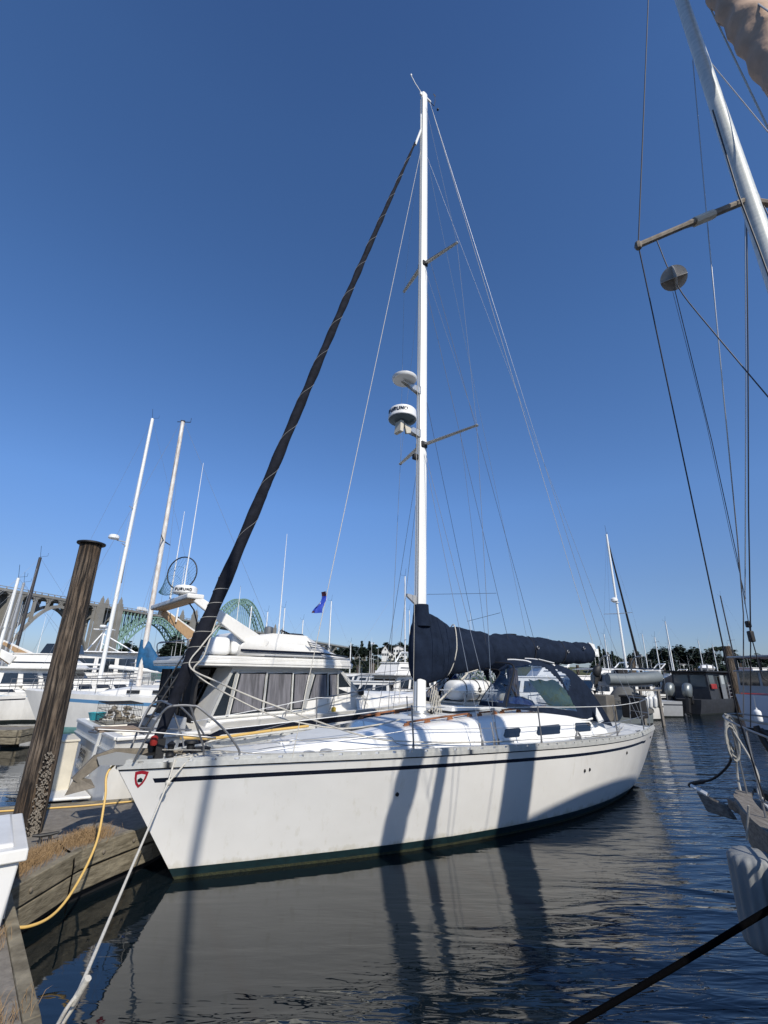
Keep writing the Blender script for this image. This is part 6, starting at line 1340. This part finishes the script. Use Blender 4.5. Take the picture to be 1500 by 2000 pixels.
for nm, pts, r, mt in (('running_rigging', [P(1353, 118, 3.2), P(1380, 420, 3.3), P(1412, 760, 3.6), P(1440, 1050, 4.0), P(1452, 1200, 4.3), P(1452, 1400, 4.9)], .0055, WIRE),
        ('running_rigging', [P(1458, 400, 3.3), P(1461, 700, 3.6), P(1462, 1000, 4.0), P(1466, 1235, 4.4)], .006, DARKWIRE), ('running_rigging', [P(1455, 400, 3.3), P(1457, 700, 3.7), P(1455, 1180, 4.3)], .005, WIRE),
        ('running_rigging', [P(1466, 1250, 4.4), P(1466, 1420, 4.9)], .005, DARKWIRE), ('running_rigging', [P(1392, 215, 3.15), P(1442, 380, 3.15), P(1480, 480, 3.15), P(1560, 700, 3.1)], .007, DARKWIRE),
        ('running_rigging', [P(1415, 240, 3.2), P(1500, 420, 3.2), P(1600, 640, 3.2)], .005, DARKWIRE),
        ('mizzen_stay', [P(1365, -30, 3.0), P(1500, 250, 2.6)], .007, ROPEW), ('mizzen_stay', [P(1382, 115, 3.2), P(1500, 258, 2.9)], .005, WIRE), ('mizzen_stay', [P(1455, -10, 2.6), P(1510, 28, 2.4)], .007, PLASTG),
        ('halyard', [P(1318, 566, 3.16), P(1390, 860, 3.7), P(1440, 1090, 4.1), P(1466, 1240, 4.4)], .0032, DARKWIRE), ('halyard', [P(1314, 570, 3.16), P(1378, 820, 3.6), P(1430, 1060, 4.1), P(1457, 1170, 4.3)], .0018, DARKWIRE)):
    MB().tube(pts, r, 6).build(nm, mt, NB, smooth=60)
m = MB(); p = P(1467, 1243, 4.4); m.box(p, (.05, .04, .10)); m.box(p+Vector((0, 0, .11)), (.04, .04, .06)); m.build('rigging_block', BLACK, NB, bevel=.01)
MB().tube(bez([p, P(1476, 1275, 4.4), P(1488, 1320, 4.4), P(1500, 1330, 4.4)], 6), .005, 5).build('running_rigging', DARKWIRE, NB)
# tan furled sail on the inner stay
S_ = P(1298, -175, 3.2); E_ = P(1500, 92, 2.6); dS = (E_-S_); G_ = S_+dS*((1.45-S_.z)/dS.z)
pts = []; rr = []; n_ = 260; e1 = dS.normalized().cross(Vector((0, 0, 1))).normalized(); e2 = dS.normalized().cross(e1); rows = []
for i in range(n_+1):
    f = i/n_; c = S_.lerp(G_, f); r = interp(f, [0, .03, .1, .35, .45, .85, .97, 1], [.03, .07, .11, .165, .17, .17, .10, .04])
    rows.append([c+(e1*math.cos(a)+e2*math.sin(a))*r*(1+.17*noise.noise(Vector((math.cos(a)*1.2, math.sin(a)*1.2, f*40)))+.06*math.sin(f*170+a*1.0)+.08*abs(noise.noise(Vector((a*1.3, f*130+a*2, 4))))) for a in [6.283*j/48 for j in range(48)]])
m = MB(); m.grid(rows, wrap=True); m.build('furled_sail', TAN, NB, smooth=80)
m = MB(); m.tube([S_, G_], .012, 6); m.build('sail_stay', WIRE, NB)
# stern rail, lines, fender
m = MB()
for x, sd in ((.25, -1), (.25, 1), (.95, -1), (.95, 1), (1.75, -1), (2.8, -1), (1.75, 1)): y = sd*(nw(x)-.06); m.tube([(x, y, nz(x)), (x-.03, y*.98, nz(x)+.70)], .009, 8)
for _k in (0,): m.tube(bez([(2.8, -nw(2.8)+.06, nz(2.8)+.7), (1.75, -nw(1.75)+.07, nz(1.75)+.7), (.95, -nw(.95)+.07, nz(.95)+.7), (.22, -.26, 2.03), (.05, 0, 2.05), (.22, .26, 2.03), (.95, nw(.95)-.07, nz(.95)+.7), (1.75, nw(1.75)-.07, 2.0)], 6), .009, 8); m.build('stern_rail', STEEL, NB)
m = MB()
for k in range(4):
    cx = Vector((.18, -.18, 1.98)); m.tube([cx+Vector((.02*k, .06*math.cos(a)-.02*k, -.10-.03*k+.16*math.sin(a))) for a in [6.283*j/12 for j in range(13)]], .012, 6)
m.tube(bez([(.15, -.2, 2.05), (.3, .1, 1.98), (.6, .4, 2.02), (1.2, .7, 2.1)], 6), .014, 6); m.tube(bez([(.2, -.2, 1.95), (.5, -.25, 1.6), (.9, -.55, 1.45), (1.6, -.8, 1.5), (2.6, -1.05, 1.45)], 6), .012, 6); m.tube(bez([(.2, -.16, 1.9), (.16, -.2, 1.5), (.3, -.3, 1.38)], 6), .011, 6); m.build('coiled_rope', ROPEG, NB)
m = MB(); m.tube(bez([(.22, .05, 1.95), (.3, .1, 1.7), (.55, .22, 1.35), (.7, .3, 1.15)], 6), .03, 8); m.tube(bez([(.26, .06, 1.92), (.4, .18, 1.75), (.30, .2, 1.6), (.42, .22, 1.5)], 6), .025, 8); m.build('black_strop', BLACK, NB)
m = MB(); m.tube(bez([(.18, -.22, 1.72), (.12, -.24, 1.58), (-.05, -.32, 1.42), (-.28, -.40, 1.33), (-.32, -.42, 1.30)], 8), [.012]*20+[.020]*13, 8); m.build('vane_tiller', BLACK, NB)
m = MB(); m.prism([(-.22, -.42, 1.27), (.0, -.30, 1.20), (.05, -.26, 1.08), (-.16, -.38, 1.10)], (0, .05, 0)); m.build('vane_paddle', GREYW, NB, bevel=.008); MB().tube([(-.28, -.42, 1.31), (-.12, -.36, 1.26)], .022, 6).build('paddle_edge', PLAST, NB)
m = MB(); m.tube([(.55, -.30, 1.38), (.62, -.26, 1.28), (.75, -.26, 1.22)], .02, 8); m.build('white_chock', PLAST, NB)
fp = aty(1482, 1757, 4.05); fnd = thing('cylinder_fender', 'large grey ribbed cylinder fender hanging from the blue ketch stern', 'fender', tuple(fp))
m = MB(); rows = []; n = 104
for z, k in ((-.40, .55), (-.37, .86), (-.33, .97), (-.28, 1), (.32, 1), (.36, .96), (.385, .8), (.39, .3), (.39, .02)):
    rows.append([Vector((.142*k*(1+.045*math.cos(a*13))*math.cos(a), .142*k*(1+.045*math.cos(a*13))*math.sin(a), z*.76)) for a in [6.283*j/n for j in range(n)]])
m.grid(rows, wrap=True); m.f.append(tuple(range(n-1, -1, -1))); m.m.append(0); m.build('body', mat('dull_fender', (.27, .28, .28), .6, var=.35, vscale=5, stretch=(1, 1, .3), bump=.002, bscale=60), fnd, smooth=50)
MB().tube([(0, 0, .38), (.03, -.05, .62)], .008, 6).build('line', ROPEG, fnd); fnd.rotation_euler = (.10, -.06, 0)
rope('black_warp', 'thick black mooring warp crossing the water at lower right', [tuple(aty(900, 2130, 3.9)), tuple(aty(1120, 2003, 3.85)), tuple(aty(1310, 1893, 3.75)), tuple(aty(1500, 1778, 3.65)), (3.1, 3.5, 1.35)], .019, ROPEK)
rr_ = thing('radar_reflector', 'round grey folding radar reflector hanging below the bronze spreader', 'radar reflector', tuple(aty(1316, 543, 3.15)), 0)
rr_.rotation_euler = Vector((-.52, -.62, -.45)).to_track_quat('Z', 'Y').to_euler()
m = MB(); D_ = lambda ax: [(.105*math.cos(a), .105*math.sin(a)) for a in [6.283*j/32 for j in range(32)]]
R3 = Matrix.Rotation(math.radians(14), 3, 'Y') @ Matrix.Rotation(math.radians(10), 3, 'X')
for k, mtx in enumerate((Matrix.Identity(3), Matrix.Rotation(math.radians(90), 3, 'X'), Matrix.Rotation(math.radians(90), 3, 'Y'))):
    vs = [R3 @ (mtx @ Vector((x, y, z))) for z in (-.0015, .0015) for x, y in D_(0)]
    MB().add(vs, [tuple(range(31, -1, -1)), tuple(range(32, 64))]+[(j, (j+1) % 32, 32+(j+1) % 32, 32+j) for j in range(32)]).build('disc', mat('reflector_plate', (.50, .48, .45), .6, metal=.1, var=.25, vscale=14), rr_, smooth=0)
rl = rope('reflector_line', 'thin dark line holding the round radar reflector under the spreader', [tuple(aty(1283, 470, 3.18)), tuple(aty(1303, 520, 3.16)), tuple(aty(1316, 543, 3.15))], .005, DARKWIRE, n=5, smooth_n=3)
rl2 = rope('reflector_downhaul', 'thin dark line running from the radar reflector down to the right edge', [tuple(aty(1322, 556, 3.14)), tuple(aty(1345, 590, 3.1)), tuple(aty(1420, 680, 3.0)), tuple(aty(1540, 822, 2.9))], .005, DARKWIRE, n=5, smooth_n=3)
# unseen boathouse added at right, shaped to shadow the yacht and the ketch's stern
BH = thing('boathouse_shadow_caster', 'unseen grey boathouse added at right to throw the big shadow on the yacht hull', 'shadow caster', (5.45, 1.9, 0), math.radians(42.7))
m = MB(); m.box((4.0, -3.1, 3.05), (8.0, 6.0, 5.5)); m.build('wall', mat('shadow_caster_siding', (.42, .43, .42), .8, var=.2, vscale=1.5, stretch=(.1, .1, 8)), BH)
m = MB(); m.prism([(-.2, .1, 5.82), (-.2, -6.3, 5.82), (-.2, -3.1, 7.3)], (8.4, 0, 0)); m.build('roof', ROOFM, BH)
m = MB(); m.box((4.0, -3.1, .15), (8.6, 6.6, .5)); m.build('float', GREYW, BH)
for x in (2.2, 5.6): MB().box((x, -.09, 3.2), (1.3, .06, 1.1)).build('window', GLASSB, BH)
MB().box((.42, -.45, 4.9), (.62, .62, 8.2), taper=.9).build('shadow_tower', PLASTG, BH, bevel=.03)  # added tower, sized to cast the upright band of the hull shadow
# ================================================================== RIGHT BASIN
wb_ = thing('aluminium_cabin_workboat', 'dark grey aluminium cabin boat with rods on the roof and two silver outboards', 'work boat', (21.0, 35.0, 0), math.radians(34))
hull_part(wb_, 8.6, 2.9, 1.1, 1.0, [GALV, ANTI, BLACK], trans=.95)
c = house_part(wb_, 1.9, 6.6, 2.5, 2.4, .95, 2.75, mt=GALV, win=3, ar=.05, fr=.35, glass=mat('dim_window', (.06, .075, .085), .08, coat=.5), wz=(.48, .92), mull=.09)
m = MB(); m.box((4.1, -1.28, 1.75), (.75, .03, 1.75)); dr_ = m.build('door', mat('light_plate', (.20, .21, .22), .5, metal=.3, var=.2), wb_); MB().box((4.1, -1.305, 2.3), (.5, .02, .6)).build('door_window', mat('bright_window', (.35, .38, .38), .1), dr_, bevel=.008)
m = MB(); m.box((4.2, 0, 2.86), (5.6, 2.9, .10)); m.build('roof', BLACK, wb_, bevel=.02)
for k in range(9): MB().tube([(2.0+.32*k, -.9+.1*(k % 3), 2.9), (1.8+.32*k, -1.0+.1*(k % 3), 3.3+.1*(k % 2))], .028, 5).build('rod_holder', PLASTG, wb_)
MB().ell((5.2, 0, 3.15), (.95, .5, .25), 12).build('roof_raft', PLAST, wb_)
for y in (-.70, .45): outboard(wb_, (-.3, y, 1.15), 1.75, mat('silver_cowl', (.20, .22, .22), .35, metal=.5, var=.2))
m = MB()
for k in range(4): m.bar((4.75, -1.34, 1.15+.26*k), (5.5, -1.34, 1.15+.26*k), .04, .03)
for x in (4.75, 5.5): m.bar((x, -1.34, 1.0), (x, -1.34, 2.1), .04, .04)
m.build('side_ladder', PLASTG, wb_); MB().box((2.4, -1.34, 1.85), (.8, .12, .35)).build('red_float_bag', RED, wb_, bevel=.04)
e = thing('red_work_boat', 'dark red work boat moored beyond the leaning pile', 'work boat', (26.6, 39.0, 0), math.radians(10))
hull_part(e, 7, 2.8, 1.7, 1.5, [RED, ANTI, BLACK]); house_part(e, 2.6, 4.6, 1.9, 1.7, 1.5, 3.2, win=2, mt=GEL2); m = MB()
for k in range(5): m.tube([(.5+k*1.2, -1.25, 1.5), (.5+k*1.2, -1.25, 2.1)], .03, 5)
m.tube([(.5, -1.25, 2.1), (5.3, -1.25, 2.1)], .03, 5); m.tube([(.5, -1.25, 1.8), (5.3, -1.25, 1.8)], .03, 5); m.build('rail', RED, e)
e = thing('white_pilothouse_cruiser', 'white cruiser with dark blue band and tall windowed wheelhouse at the right edge', 'motor cruiser', (18.6, 24.2, 0), math.radians(6))
hull_part(e, 9, 3.3, 1.75, 1.65, [mat('pale_blue_grey', (.50, .54, .60), .4, var=.05), ANTI, NAVY], stripe=(.12, .16), trans=.97)
house_part(e, .1, 5.8, 2.9, 2.7, 1.72, 2.75, mt=PLASTG, win=3, ar=.0, wz=(.35, .95), glass=GLASSB); 
m = MB()
for x in (.15, 1.5, 2.9):
    for y in (-1.3, 1.3): m.bar((x, y, 2.75), (x+.06, y, 3.42), .09, .06)
m.build('wheelhouse_post', BLACK, e); m = MB(); m.box((2.0, 0, 3.46), (4.4, 2.9, .10)); m.build('hardtop', PLASTG, e, bevel=.03)
m = MB(); m.box((.8, -1.44, 2.02), (.9, .03, .42)); m.build('side_vent', GLASSB, e, bevel=.01); m = MB(); m.lathe([(.10, 0), (.13, .1), (.12, .3), (.05, .35)], (1.9, -.6, 3.5), 12); m.build('search_light', BLACK, e)
m = MB(); m.tube([(.2, -1.5, 1.8), (.2, -1.5, 2.3), (2.5, -1.5, 2.35)], .02, 5); m.build('rail', STEEL, e)
fender_at((17.7, 23.6, .75), .16, .6, PLAST, 'white fender on the quarter of the right edge cruiser')
d = thing('timber_walkway', 'low timber walkway with pale edge under the grey cabin boat', 'dock', (0, 0, 0))
MB().prism([(19, 39.2, .1), (34, 42, .1), (34, 43.5, .1), (19, 40.7, .1)], (0, 0, .35)).build('deck', GREYW, d); MB().prism([(26.6, 34.8, .1), (30.4, 34.6, .1), (30.4, 35.3, .1), (26.6, 35.5, .1)], (0, 0, .3)).build('finger', PLASTG, d)
# ================================================================== BACKGROUND MARINA
def motor_boat(label, px, Y, L, B, rz, hc=1.6, kind='cabin', hullm=None, stripe=True, top=None, glass=PORT, ant=2, name='moored_motorboat', fb=1.25, eng=False, cab=GEL2, z=0):
    p = gp(px, Y); R_z = math.radians(rz); off = Matrix.Rotation(R_z, 3, 'Z') @ Vector((L*.5, 0, 0))
    e = thing(name, label, 'motorboat', (p.x-off.x, p.y-off.y, z), R_z, 'motorboats moored in the background')
    hull_part(e, L, B, fb, fb*.78, [hullm or GEL2, ANTI, NAVY], stripe=(.18, .07) if stripe else None)
    if kind == 'cabin': house_part(e, L*.22, L*.68, B*.78, B*.68, fb*.8, fb*.8+hc, win=3, glass=glass, mt=cab, fr=.6)
    if kind == 'fly':
        house_part(e, L*.2, L*.68, B*.82, B*.75, fb*.8, fb*.8+1.25, win=3, glass=glass, ar=.2, fr=.8); m = MB(); m.box((L*.44, 0, fb*.8+1.33), (L*.5, B*.86, .09)); m.build('bridge_deck', GEL2, e, bevel=.03)
        house_part(e, L*.32, L*.6, B*.66, B*.6, fb*.8+1.38, fb*.8+2.0, win=1, wz=(.5, .6), front=False, name='flybridge', fr=.6); m = MB(); m.tube([(L*.34, -B*.3, fb*.8+2), (L*.26, -B*.3, fb*.8+2.7), (L*.26, B*.3, fb*.8+2.7), (L*.34, B*.3, fb*.8+2)], .06, 6); m.build('radar_arch', PLAST, e)
    if kind == 'cuddy': house_part(e, L*.42, L*.78, B*.7, B*.55, fb*.8, fb*.8+.55, win=2, glass=glass, fr=.9); m = MB(); m.add([(L*.45, -B*.36, fb*.8+.5), (L*.45, B*.36, fb*.8+.5), (L*.38, B*.33, fb*.8+1.15), (L*.38, -B*.33, fb*.8+1.15)], [(0, 1, 2, 3)]); m.build('windscreen', glass, e, smooth=0, solid=.02)
    if kind == 'covered':
        m = MB(); rows = []
        for s, k, h in ((.0, .9, .25), (.08, 1, .5), (.3, 1, .85), (.5, 1, .95), (.7, .85, .6), (.9, .4, .2), (.97, .1, .05)): rows.append([Vector((L*s, y*k*B/2, fb*.8+hh*h*hc)) for y, hh in ((-1.03, -.1), (-1, .25), (-.7, .75), (0, 1), (.7, .75), (1, .25), (1.03, -.1))])
        m.grid(rows); k = len(m.v)-49; m.f.append(tuple(k+j for j in range(7))); m.m.append(0); m.build('boat_cover', top, e, smooth=50)
    elif top:
        m = MB(); m.grid([[Vector((x, y, fb*.8+hc+.35+.12*math.cos(y/B*2.6))) for y in (-B*.42, -B*.2, 0, B*.2, B*.42)] for x in (L*.12, L*.3, L*.46)]); m.build('canvas_top', top, e, smooth=60, solid=.03)
        for x in (L*.12, L*.46):
            for y in (-B*.4, B*.4): MB().tube([(x, y, fb*.8), (x, y, fb*.8+hc+.35)], .02, 4).build('top_pole', STEEL, e)
    rail_part(e, L, B, fb*.78, fb, .5, L*.45, L*.97, 5)
    if ant: antennas(e, [(L*.4+.3*k, (-1)**k*B*.25, fb*.8+hc*.8, fb*.8+hc+1.6+.7*k) for k in range(ant)])
    if eng: outboard(e, (-.15, 0, .75), 1.0)
    return e
MBG = [
 ('small white cabin boat with a dark hull, just beyond the cruiser windscreen', 703, 27, 6.5, 2.3, 170, .95, 'cabin', BLACK, None),
 ('white launch with radar pole beside the weathered piling', 722, 40, 7, 2.5, 150, 1.2, 'cabin', None, None),
 ('little white runabout beyond the cruiser foredeck', 735, 34, 6, 2.2, 140, .8, 'cuddy', None, None),
 ('white sportfisher with its bow toward the viewer, left of the yacht mast', 768, 30, 8.5, 3.0, 232, 1.2, 'fly', DIRT, None),
 ('white boat with blue and white canvas top, directly left of the yacht mast', 805, 36, 9, 3.1, 215, 1.5, 'cabin', None, BSTR),
 ('white cruiser with five dark windows seen under the dark boom cover', 903, 25, 8, 2.9, 200, 1.45, 'cabin', None, None),
 ('white boat with open cockpit right of the yacht mast', 862, 31, 7.5, 2.7, 195, 1.0, 'cuddy', None, None),
 ('white cruiser seen through the clear dodger windows', 1000, 28, 9, 3.0, 185, 1.3, 'cabin', None, None),
 ('low white cruiser behind the dodger top', 1060, 36, 9, 3.1, 190, 1.2, 'fly', None, None),
 ('green windowed white cruiser immediately right of the dodger', 1133, 30, 9, 3.1, 192, 1.4, 'cabin', None, PLAST),
 ('white boat with red cushion behind the dodger curtain', 1158, 38, 8, 2.8, 170, 1.3, 'cabin', None, None),
 ('white cruiser with pale blue canvas behind the grey inflatable', 1178, 46, 10, 3.3, 185, 1.5, 'fly', None, BSTR),
 ('grey blue awning boat left of the slender white mast', 1206, 52, 11, 3.6, 178, 1.7, 'cabin', None, PLASTG),
 ('white cruiser right behind the slender white mast', 1252, 50, 9, 3.0, 172, 1.5, 'fly', None, None),
 ('white runabout with its bow out, beyond the yacht stern', 1236, 44, 6, 2.3, 250, .8, 'cuddy', None, None),
 ('white boat under the second spreader mast', 1292, 66, 9, 3.1, 180, 1.3, 'cabin', None, PLAST),
 ('white cruiser with round radar at the end of the fairway', 1310, 80, 10, 3.4, 185, 1.6, 'fly', None, None),
 ('pale green windowed cruiser left of the cabin workboat', 1337, 70, 9, 3.2, 200, 1.5, 'cabin', None, None),
 ('small white boat beyond the workboat roof', 1352, 88, 8, 2.9, 180, 1.5, 'cabin', None, None),
 ('white wheelhouse boat right of the leaning dark pile', 1443, 48, 8, 2.8, 165, 1.7, 'cabin', None, None),
 ('white boat with blue cover beside the right edge cruiser', 1462, 60, 8, 2.9, 175, 1.4, 'cabin', None, BLUE),
 ('white double cabin boat in the distance above the red work boat', 1425, 72, 9, 3.1, 180, 1.5, 'fly', None, None),
 ('far white cruiser low behind the yacht cabin top', 690, 60, 9, 3.1, 175, 1.3, 'cabin', None, None),
 ('far white fishing boat left of the white houses', 742, 72, 9, 3.2, 185, 1.7, 'cabin', None, None),
 ('far white fishing boat right of the white houses', 780, 62, 9, 3.2, 175, 1.4, 'fly', None, None),
 ('white open boat between the bridge piers and the cruiser', 318, 44, 9, 3.1, 12, 1.2, 'cuddy', None, None),
 ('white cruiser under the green arch, left', 250, 46, 9, 3.2, 8, 1.4, 'fly', None, None),
 ('white cruiser hidden behind the big piling', 150, 40, 9, 3.2, 10, 1.5, 'cabin', None, None),
 ('white motorboat low at the far left edge', 30, 36, 9, 3.1, 15, 1.3, 'cabin', None, PLAST),
 ('teal windowed boat beside the cruiser ladder', 352, 36, 8, 2.9, 20, 1.5, 'cabin', None, None),
]
for i, (lab, px, Y, L, B, rz, hc, kd, hm, tp) in enumerate(MBG):
    motor_boat(lab, px, Y, L, B, rz, hc, kd, hm, top=tp, glass=[PORT, GLASSB, GRN][i % 3], ant=1+i % 3)
motor_boat('open boat wholly covered in black canvas, with outboard, beyond the yacht stern', 1318, 48, 6.5, 2.6, 60, 1.9, 'covered', BLACK, top=BLACKC, ant=0, eng=True)
motor_boat('motorboat under a grey mooring cover close behind the yacht stern', 1210, 27, 2.7, 1.5, 200, 1.5, 'covered', RIB, top=mat('grey_mooring_cover', (.105, .105, .10), .85, var=.2), ant=0, fb=.85, stripe=False)
motor_boat('dark canvas boat with curved top behind the grey inflatable', 1196, 33, 7.5, 2.7, 180, 1.5, 'cabin', PLASTG, top=CANV, ant=1)
motor_boat('white sportboat with a low windscreen, lying left of the grey mooring cover boat', 1128, 27, 4.5, 1.9, 190, .9, 'cuddy', None, ant=0)
e = thing('grey_inflatable', 'grey rigid inflatable tender hoisted on davits with a black outboard, right of the dodger', 'inflatable boat', tuple(aty(1172, 1326, 24)), math.radians(4))
m = MB()
for y in (-.7, .7): m.tube(bez([(0, y, 0), (1.0, y, 0), (2.0, y*.9, .05), (2.7, y*.45, .12), (2.9, 0, .15)], 6), .26, 12)
m.build('tube', RIB, e); m = MB(); m.prism([(.1, -.6, -.35), (2.3, -.5, -.3), (2.5, 0, -.25), (2.3, .5, -.3), (.1, .6, -.35)], (0, 0, .12)); m.box((.1, 0, -.05), (.08, 1.3, .5)); m.build('floor', PLASTG, e); m = MB(); m.box((1.1, 0, .2), (.5, .4, .5)); m.box((1.5, 0, .05), (.8, 1.1, .1)); m.build('console', BLACKC, e, bevel=.03)
outboard(e, (-.15, 0, .12), .95); m = MB()
for x in (.5, 2.2): m.tube(bez([(x, .9, -1.2), (x, .9, .4), (x, .5, 1.0), (x, -.2, 1.1)], 5), .04, 6); m.tube([(x, -.2, 1.1), (x, -.2, -.1)], .01, 4)
m.build('davit', STEEL, e); 
e = thing('davit_cruiser', 'white cruiser carrying the grey inflatable on its stern davits', 'motor cruiser', (11.3, 27.6, 0), math.radians(76)); hull_part(e, 9.5, 2.7, 1.7, 1.25, [GEL2, ANTI, NAVY], stripe=(.2, .06)); house_part(e, 2.2, 6.2, 2.4, 2.1, 1.25, 2.3, win=4, fr=.8)
SBG = [
 ('slender white masted sloop with black furled headsail, right of the yacht boom', 1226, 34, 10.5, 3.2, 12.7, 52, .085, CANV, BLACKC, (.48,), .95),
 ('small sloop with short white mast above the cruiser bow', 640, 50, 8.5, 2.7, 9.6, 170, .09, None, None, (.45,), .6),
 ('sloop mast rising close left of the yacht mast', 791, 40, 10, 3.1, 10.4, 180, .085, BLUE, None, (.42,), .7),
 ('thin white mast sloop between the yacht mast and the piling', 800, 52, 9, 2.9, 9.0, 185, .08, None, None, (.5,), .6),
 ('short tilted mast sloop near the white houses', 772, 66, 8, 2.7, 5.6, 170, .09, CANV, None, (), .5),
 ('sloop with white mast behind the flybridge, left', 546, 50, 9, 2.8, 8.8, 175, .085, None, None, (.5,), .6),
 ('sloop with stubby mast behind the flybridge roof', 585, 56, 9, 2.8, 8.2, 175, .09, None, None, (), .6),
 ('sloop whose mast shows inside the green arch', 512, 52, 9, 2.8, 8.6, 178, .09, None, None, (.5,), .6),
 ('sloop just left of the raked antenna', 478, 46, 9, 2.8, 8.4, 178, .10, None, None, (.5,), .6),
 ('white mast sloop at the far side of the fairway', 1292, 60, 9, 2.9, 7.2, 176, .085, BLUE, None, (.9,), .8),
 ('ketch with thin mast over the black covered boat', 1316, 76, 10, 3.0, 7.4, 170, .085, CANV, None, (), .8),
 ('thick pale mast sloop left of the cabin workboat', 1319, 64, 10, 3.1, 9.6, 176, .11, None, None, (), .8),
 ('sloop with dark leaning mast near the right edge', 1443, 70, 11, 3.2, 14.2, 176, .12, None, None, (.5,), .9),
 ('distant sloop with a short bare mast above the workboat', 1378, 95, 9, 2.9, 9.5, 180, .10, None, None, (), .8),
 ('distant sloop mast right of the workboat raft', 1405, 98, 9, 2.9, 9.0, 184, .10, CANV, None, (), .8),
 ('distant sloop mast against the wood, right of the pile', 1437, 90, 9, 2.9, 8.6, 186, .11, None, None, (), .8),
 ('little sloop mast beside the boom cover end', 1191, 62, 9, 2.8, 7.6, 180, .09, None, None, (.5,), .7),
 ('distant sloop mast between the two brown posts', 1268, 82, 9, 2.8, 9.4, 180, .10, None, None, (), .7),
 ('distant thin sloop mast left of the fairway end', 1247, 92, 9, 2.8, 10.5, 180, .09, None, None, (), .7),
 ('sloop with short mast beyond the cruiser visor', 683, 66, 8, 2.7, 6.3, 176, .11, None, None, (), .6),
]
for i, (lab, px, Y, L, B, zt, rz, r, cv, fu, sp, wd) in enumerate(SBG):
    mast_boat(lab, px, Y, L, B, zt, rz, r, MASTW if i not in (12,) else DK, cv, fu, spr=sp, hullm=[GEL2, DIRT, GEL2, DBLUE][i % 4], wdt=wd)
m = MB(); 
e = thing('mast_radome_bracket', 'small white radar ball on the slender masted sloop by its spreader', 'radar pod', tuple(gp(1222, 33.9)+Vector((0, 0, 7.55)))); MB().lathe([(.15, 0), (.24, .05), (.24, .2), (.12, .3), (.02, .32)], (0, 0, 0), 14).build('radome', PLAST, e); MB().box((.1, 0, -.04), (.4, .08, .06)).build('bracket', ALU, e)
# fenders along the far finger
for k, (px, Y) in enumerate(((1254, 26), (1262, 26.3), (1271, 26.6), (1279, 26.9), (1246, 25.7))):
    p = gp(px, Y); fender_at((p.x, p.y, 1.15), .12, .62, PLAST, ['second', 'third', 'fourth', 'last', 'first'][k]+' white fender from the left in the row beyond the yacht stern', tilt=.25, grp='white fenders behind the yacht stern')
d = thing('fender_rail', 'low grey rail and post carrying the white fenders', 'rail', tuple(gp(1262, 26.5)), math.radians(12)); MB().box((0, 0, 1.75), (1.6, .08, .08)).build('top_bar', GREYW, d); MB().box((-.5, 0, .8), (.12, .12, 1.9)).build('post', GREYW, d); MB().box((.6, 0, .8), (.12, .12, 1.9)).build('post', GREYW, d)
# background finger piers and their posts
for i, (a, b, wd, lab) in enumerate((((-8, 44), (60, 60), 1.6, 'long floating pier beyond the nearest row of boats'), ((-9, 70), (110, 92), 1.8, 'farthest floating pier in front of the wooded shore'), ((-46, 42), (-12, 48), 1.6, 'floating pier behind the left hand boats'), ((6, 30.5), (17, 33.5), 1.2, 'short finger pier behind the yacht stern'))):
    d = thing('floating_pier', lab, 'dock'); A = Vector((*a, 0)); B_ = Vector((*b, 0)); n = (B_-A).normalized(); q = Vector((-n.y, n.x, 0))*wd/2
    MB().prism([A-q+Vector((0, 0, .12)), B_-q+Vector((0, 0, .12)), B_+q+Vector((0, 0, .12)), A+q+Vector((0, 0, .12))], (0, 0, .36)).build('deck', GREYW, d)
PS = [(655, 58, 2.8, 'stubby post beyond the cruiser roof'), (698, 70, 3.4, 'thin post among the far small boats'), (758, 74, 3.2, 'far post left of the houses'), (842, 55, 2.6, 'far post just right of the yacht mast'), (1130, 64, 3.8, 'far post above the green windowed cruiser'), (1170, 72, 4.2, 'far post at the boom cover end'), (1285, 70, 3.2, 'far post beyond the yacht stern'), (1300, 90, 4.0, 'far post at the fairway end'), (1360, 74, 3.8, 'far post behind the workboat cabin'), (1452, 66, 4.4, 'far post near the right edge cruiser'), (70, 34, 2.6, 'post low behind the left hand boats')]
for px, Y, z, lab in PS: piling(px, Y, z, .2, lab, cap=False)
# gulls
for px, py, Y, lab, rz in ((728+0, 1258, 60, 'white gull gliding above the shore trees', 30),):
    g = thing('gull', lab, 'gull', tuple(aty(px, py, Y)), math.radians(rz)); m = MB(); m.ell((0, 0, 0), (.22, .07, .065), 10); m.ell((.22, 0, .03), (.06, .045, .045), 8); m.prism([(-.2, -.02, 0), (-.36, -.07, 0), (-.36, .07, 0), (-.2, .02, 0)], (0, 0, .012)); m.tube([(.27, 0, .03), (.33, 0, .02)], [.015, .004], 5)
    for s_ in (-1, 1): m.grid([[Vector((x, s_*y, z)) for x in (xa, xb)] for y, z, xa, xb in ((.05, .03, -.10, .10), (.30, .20, -.08, .09), (.62, .16, -.16, .0))])
    m.build('body', PLAST, g, smooth=60)
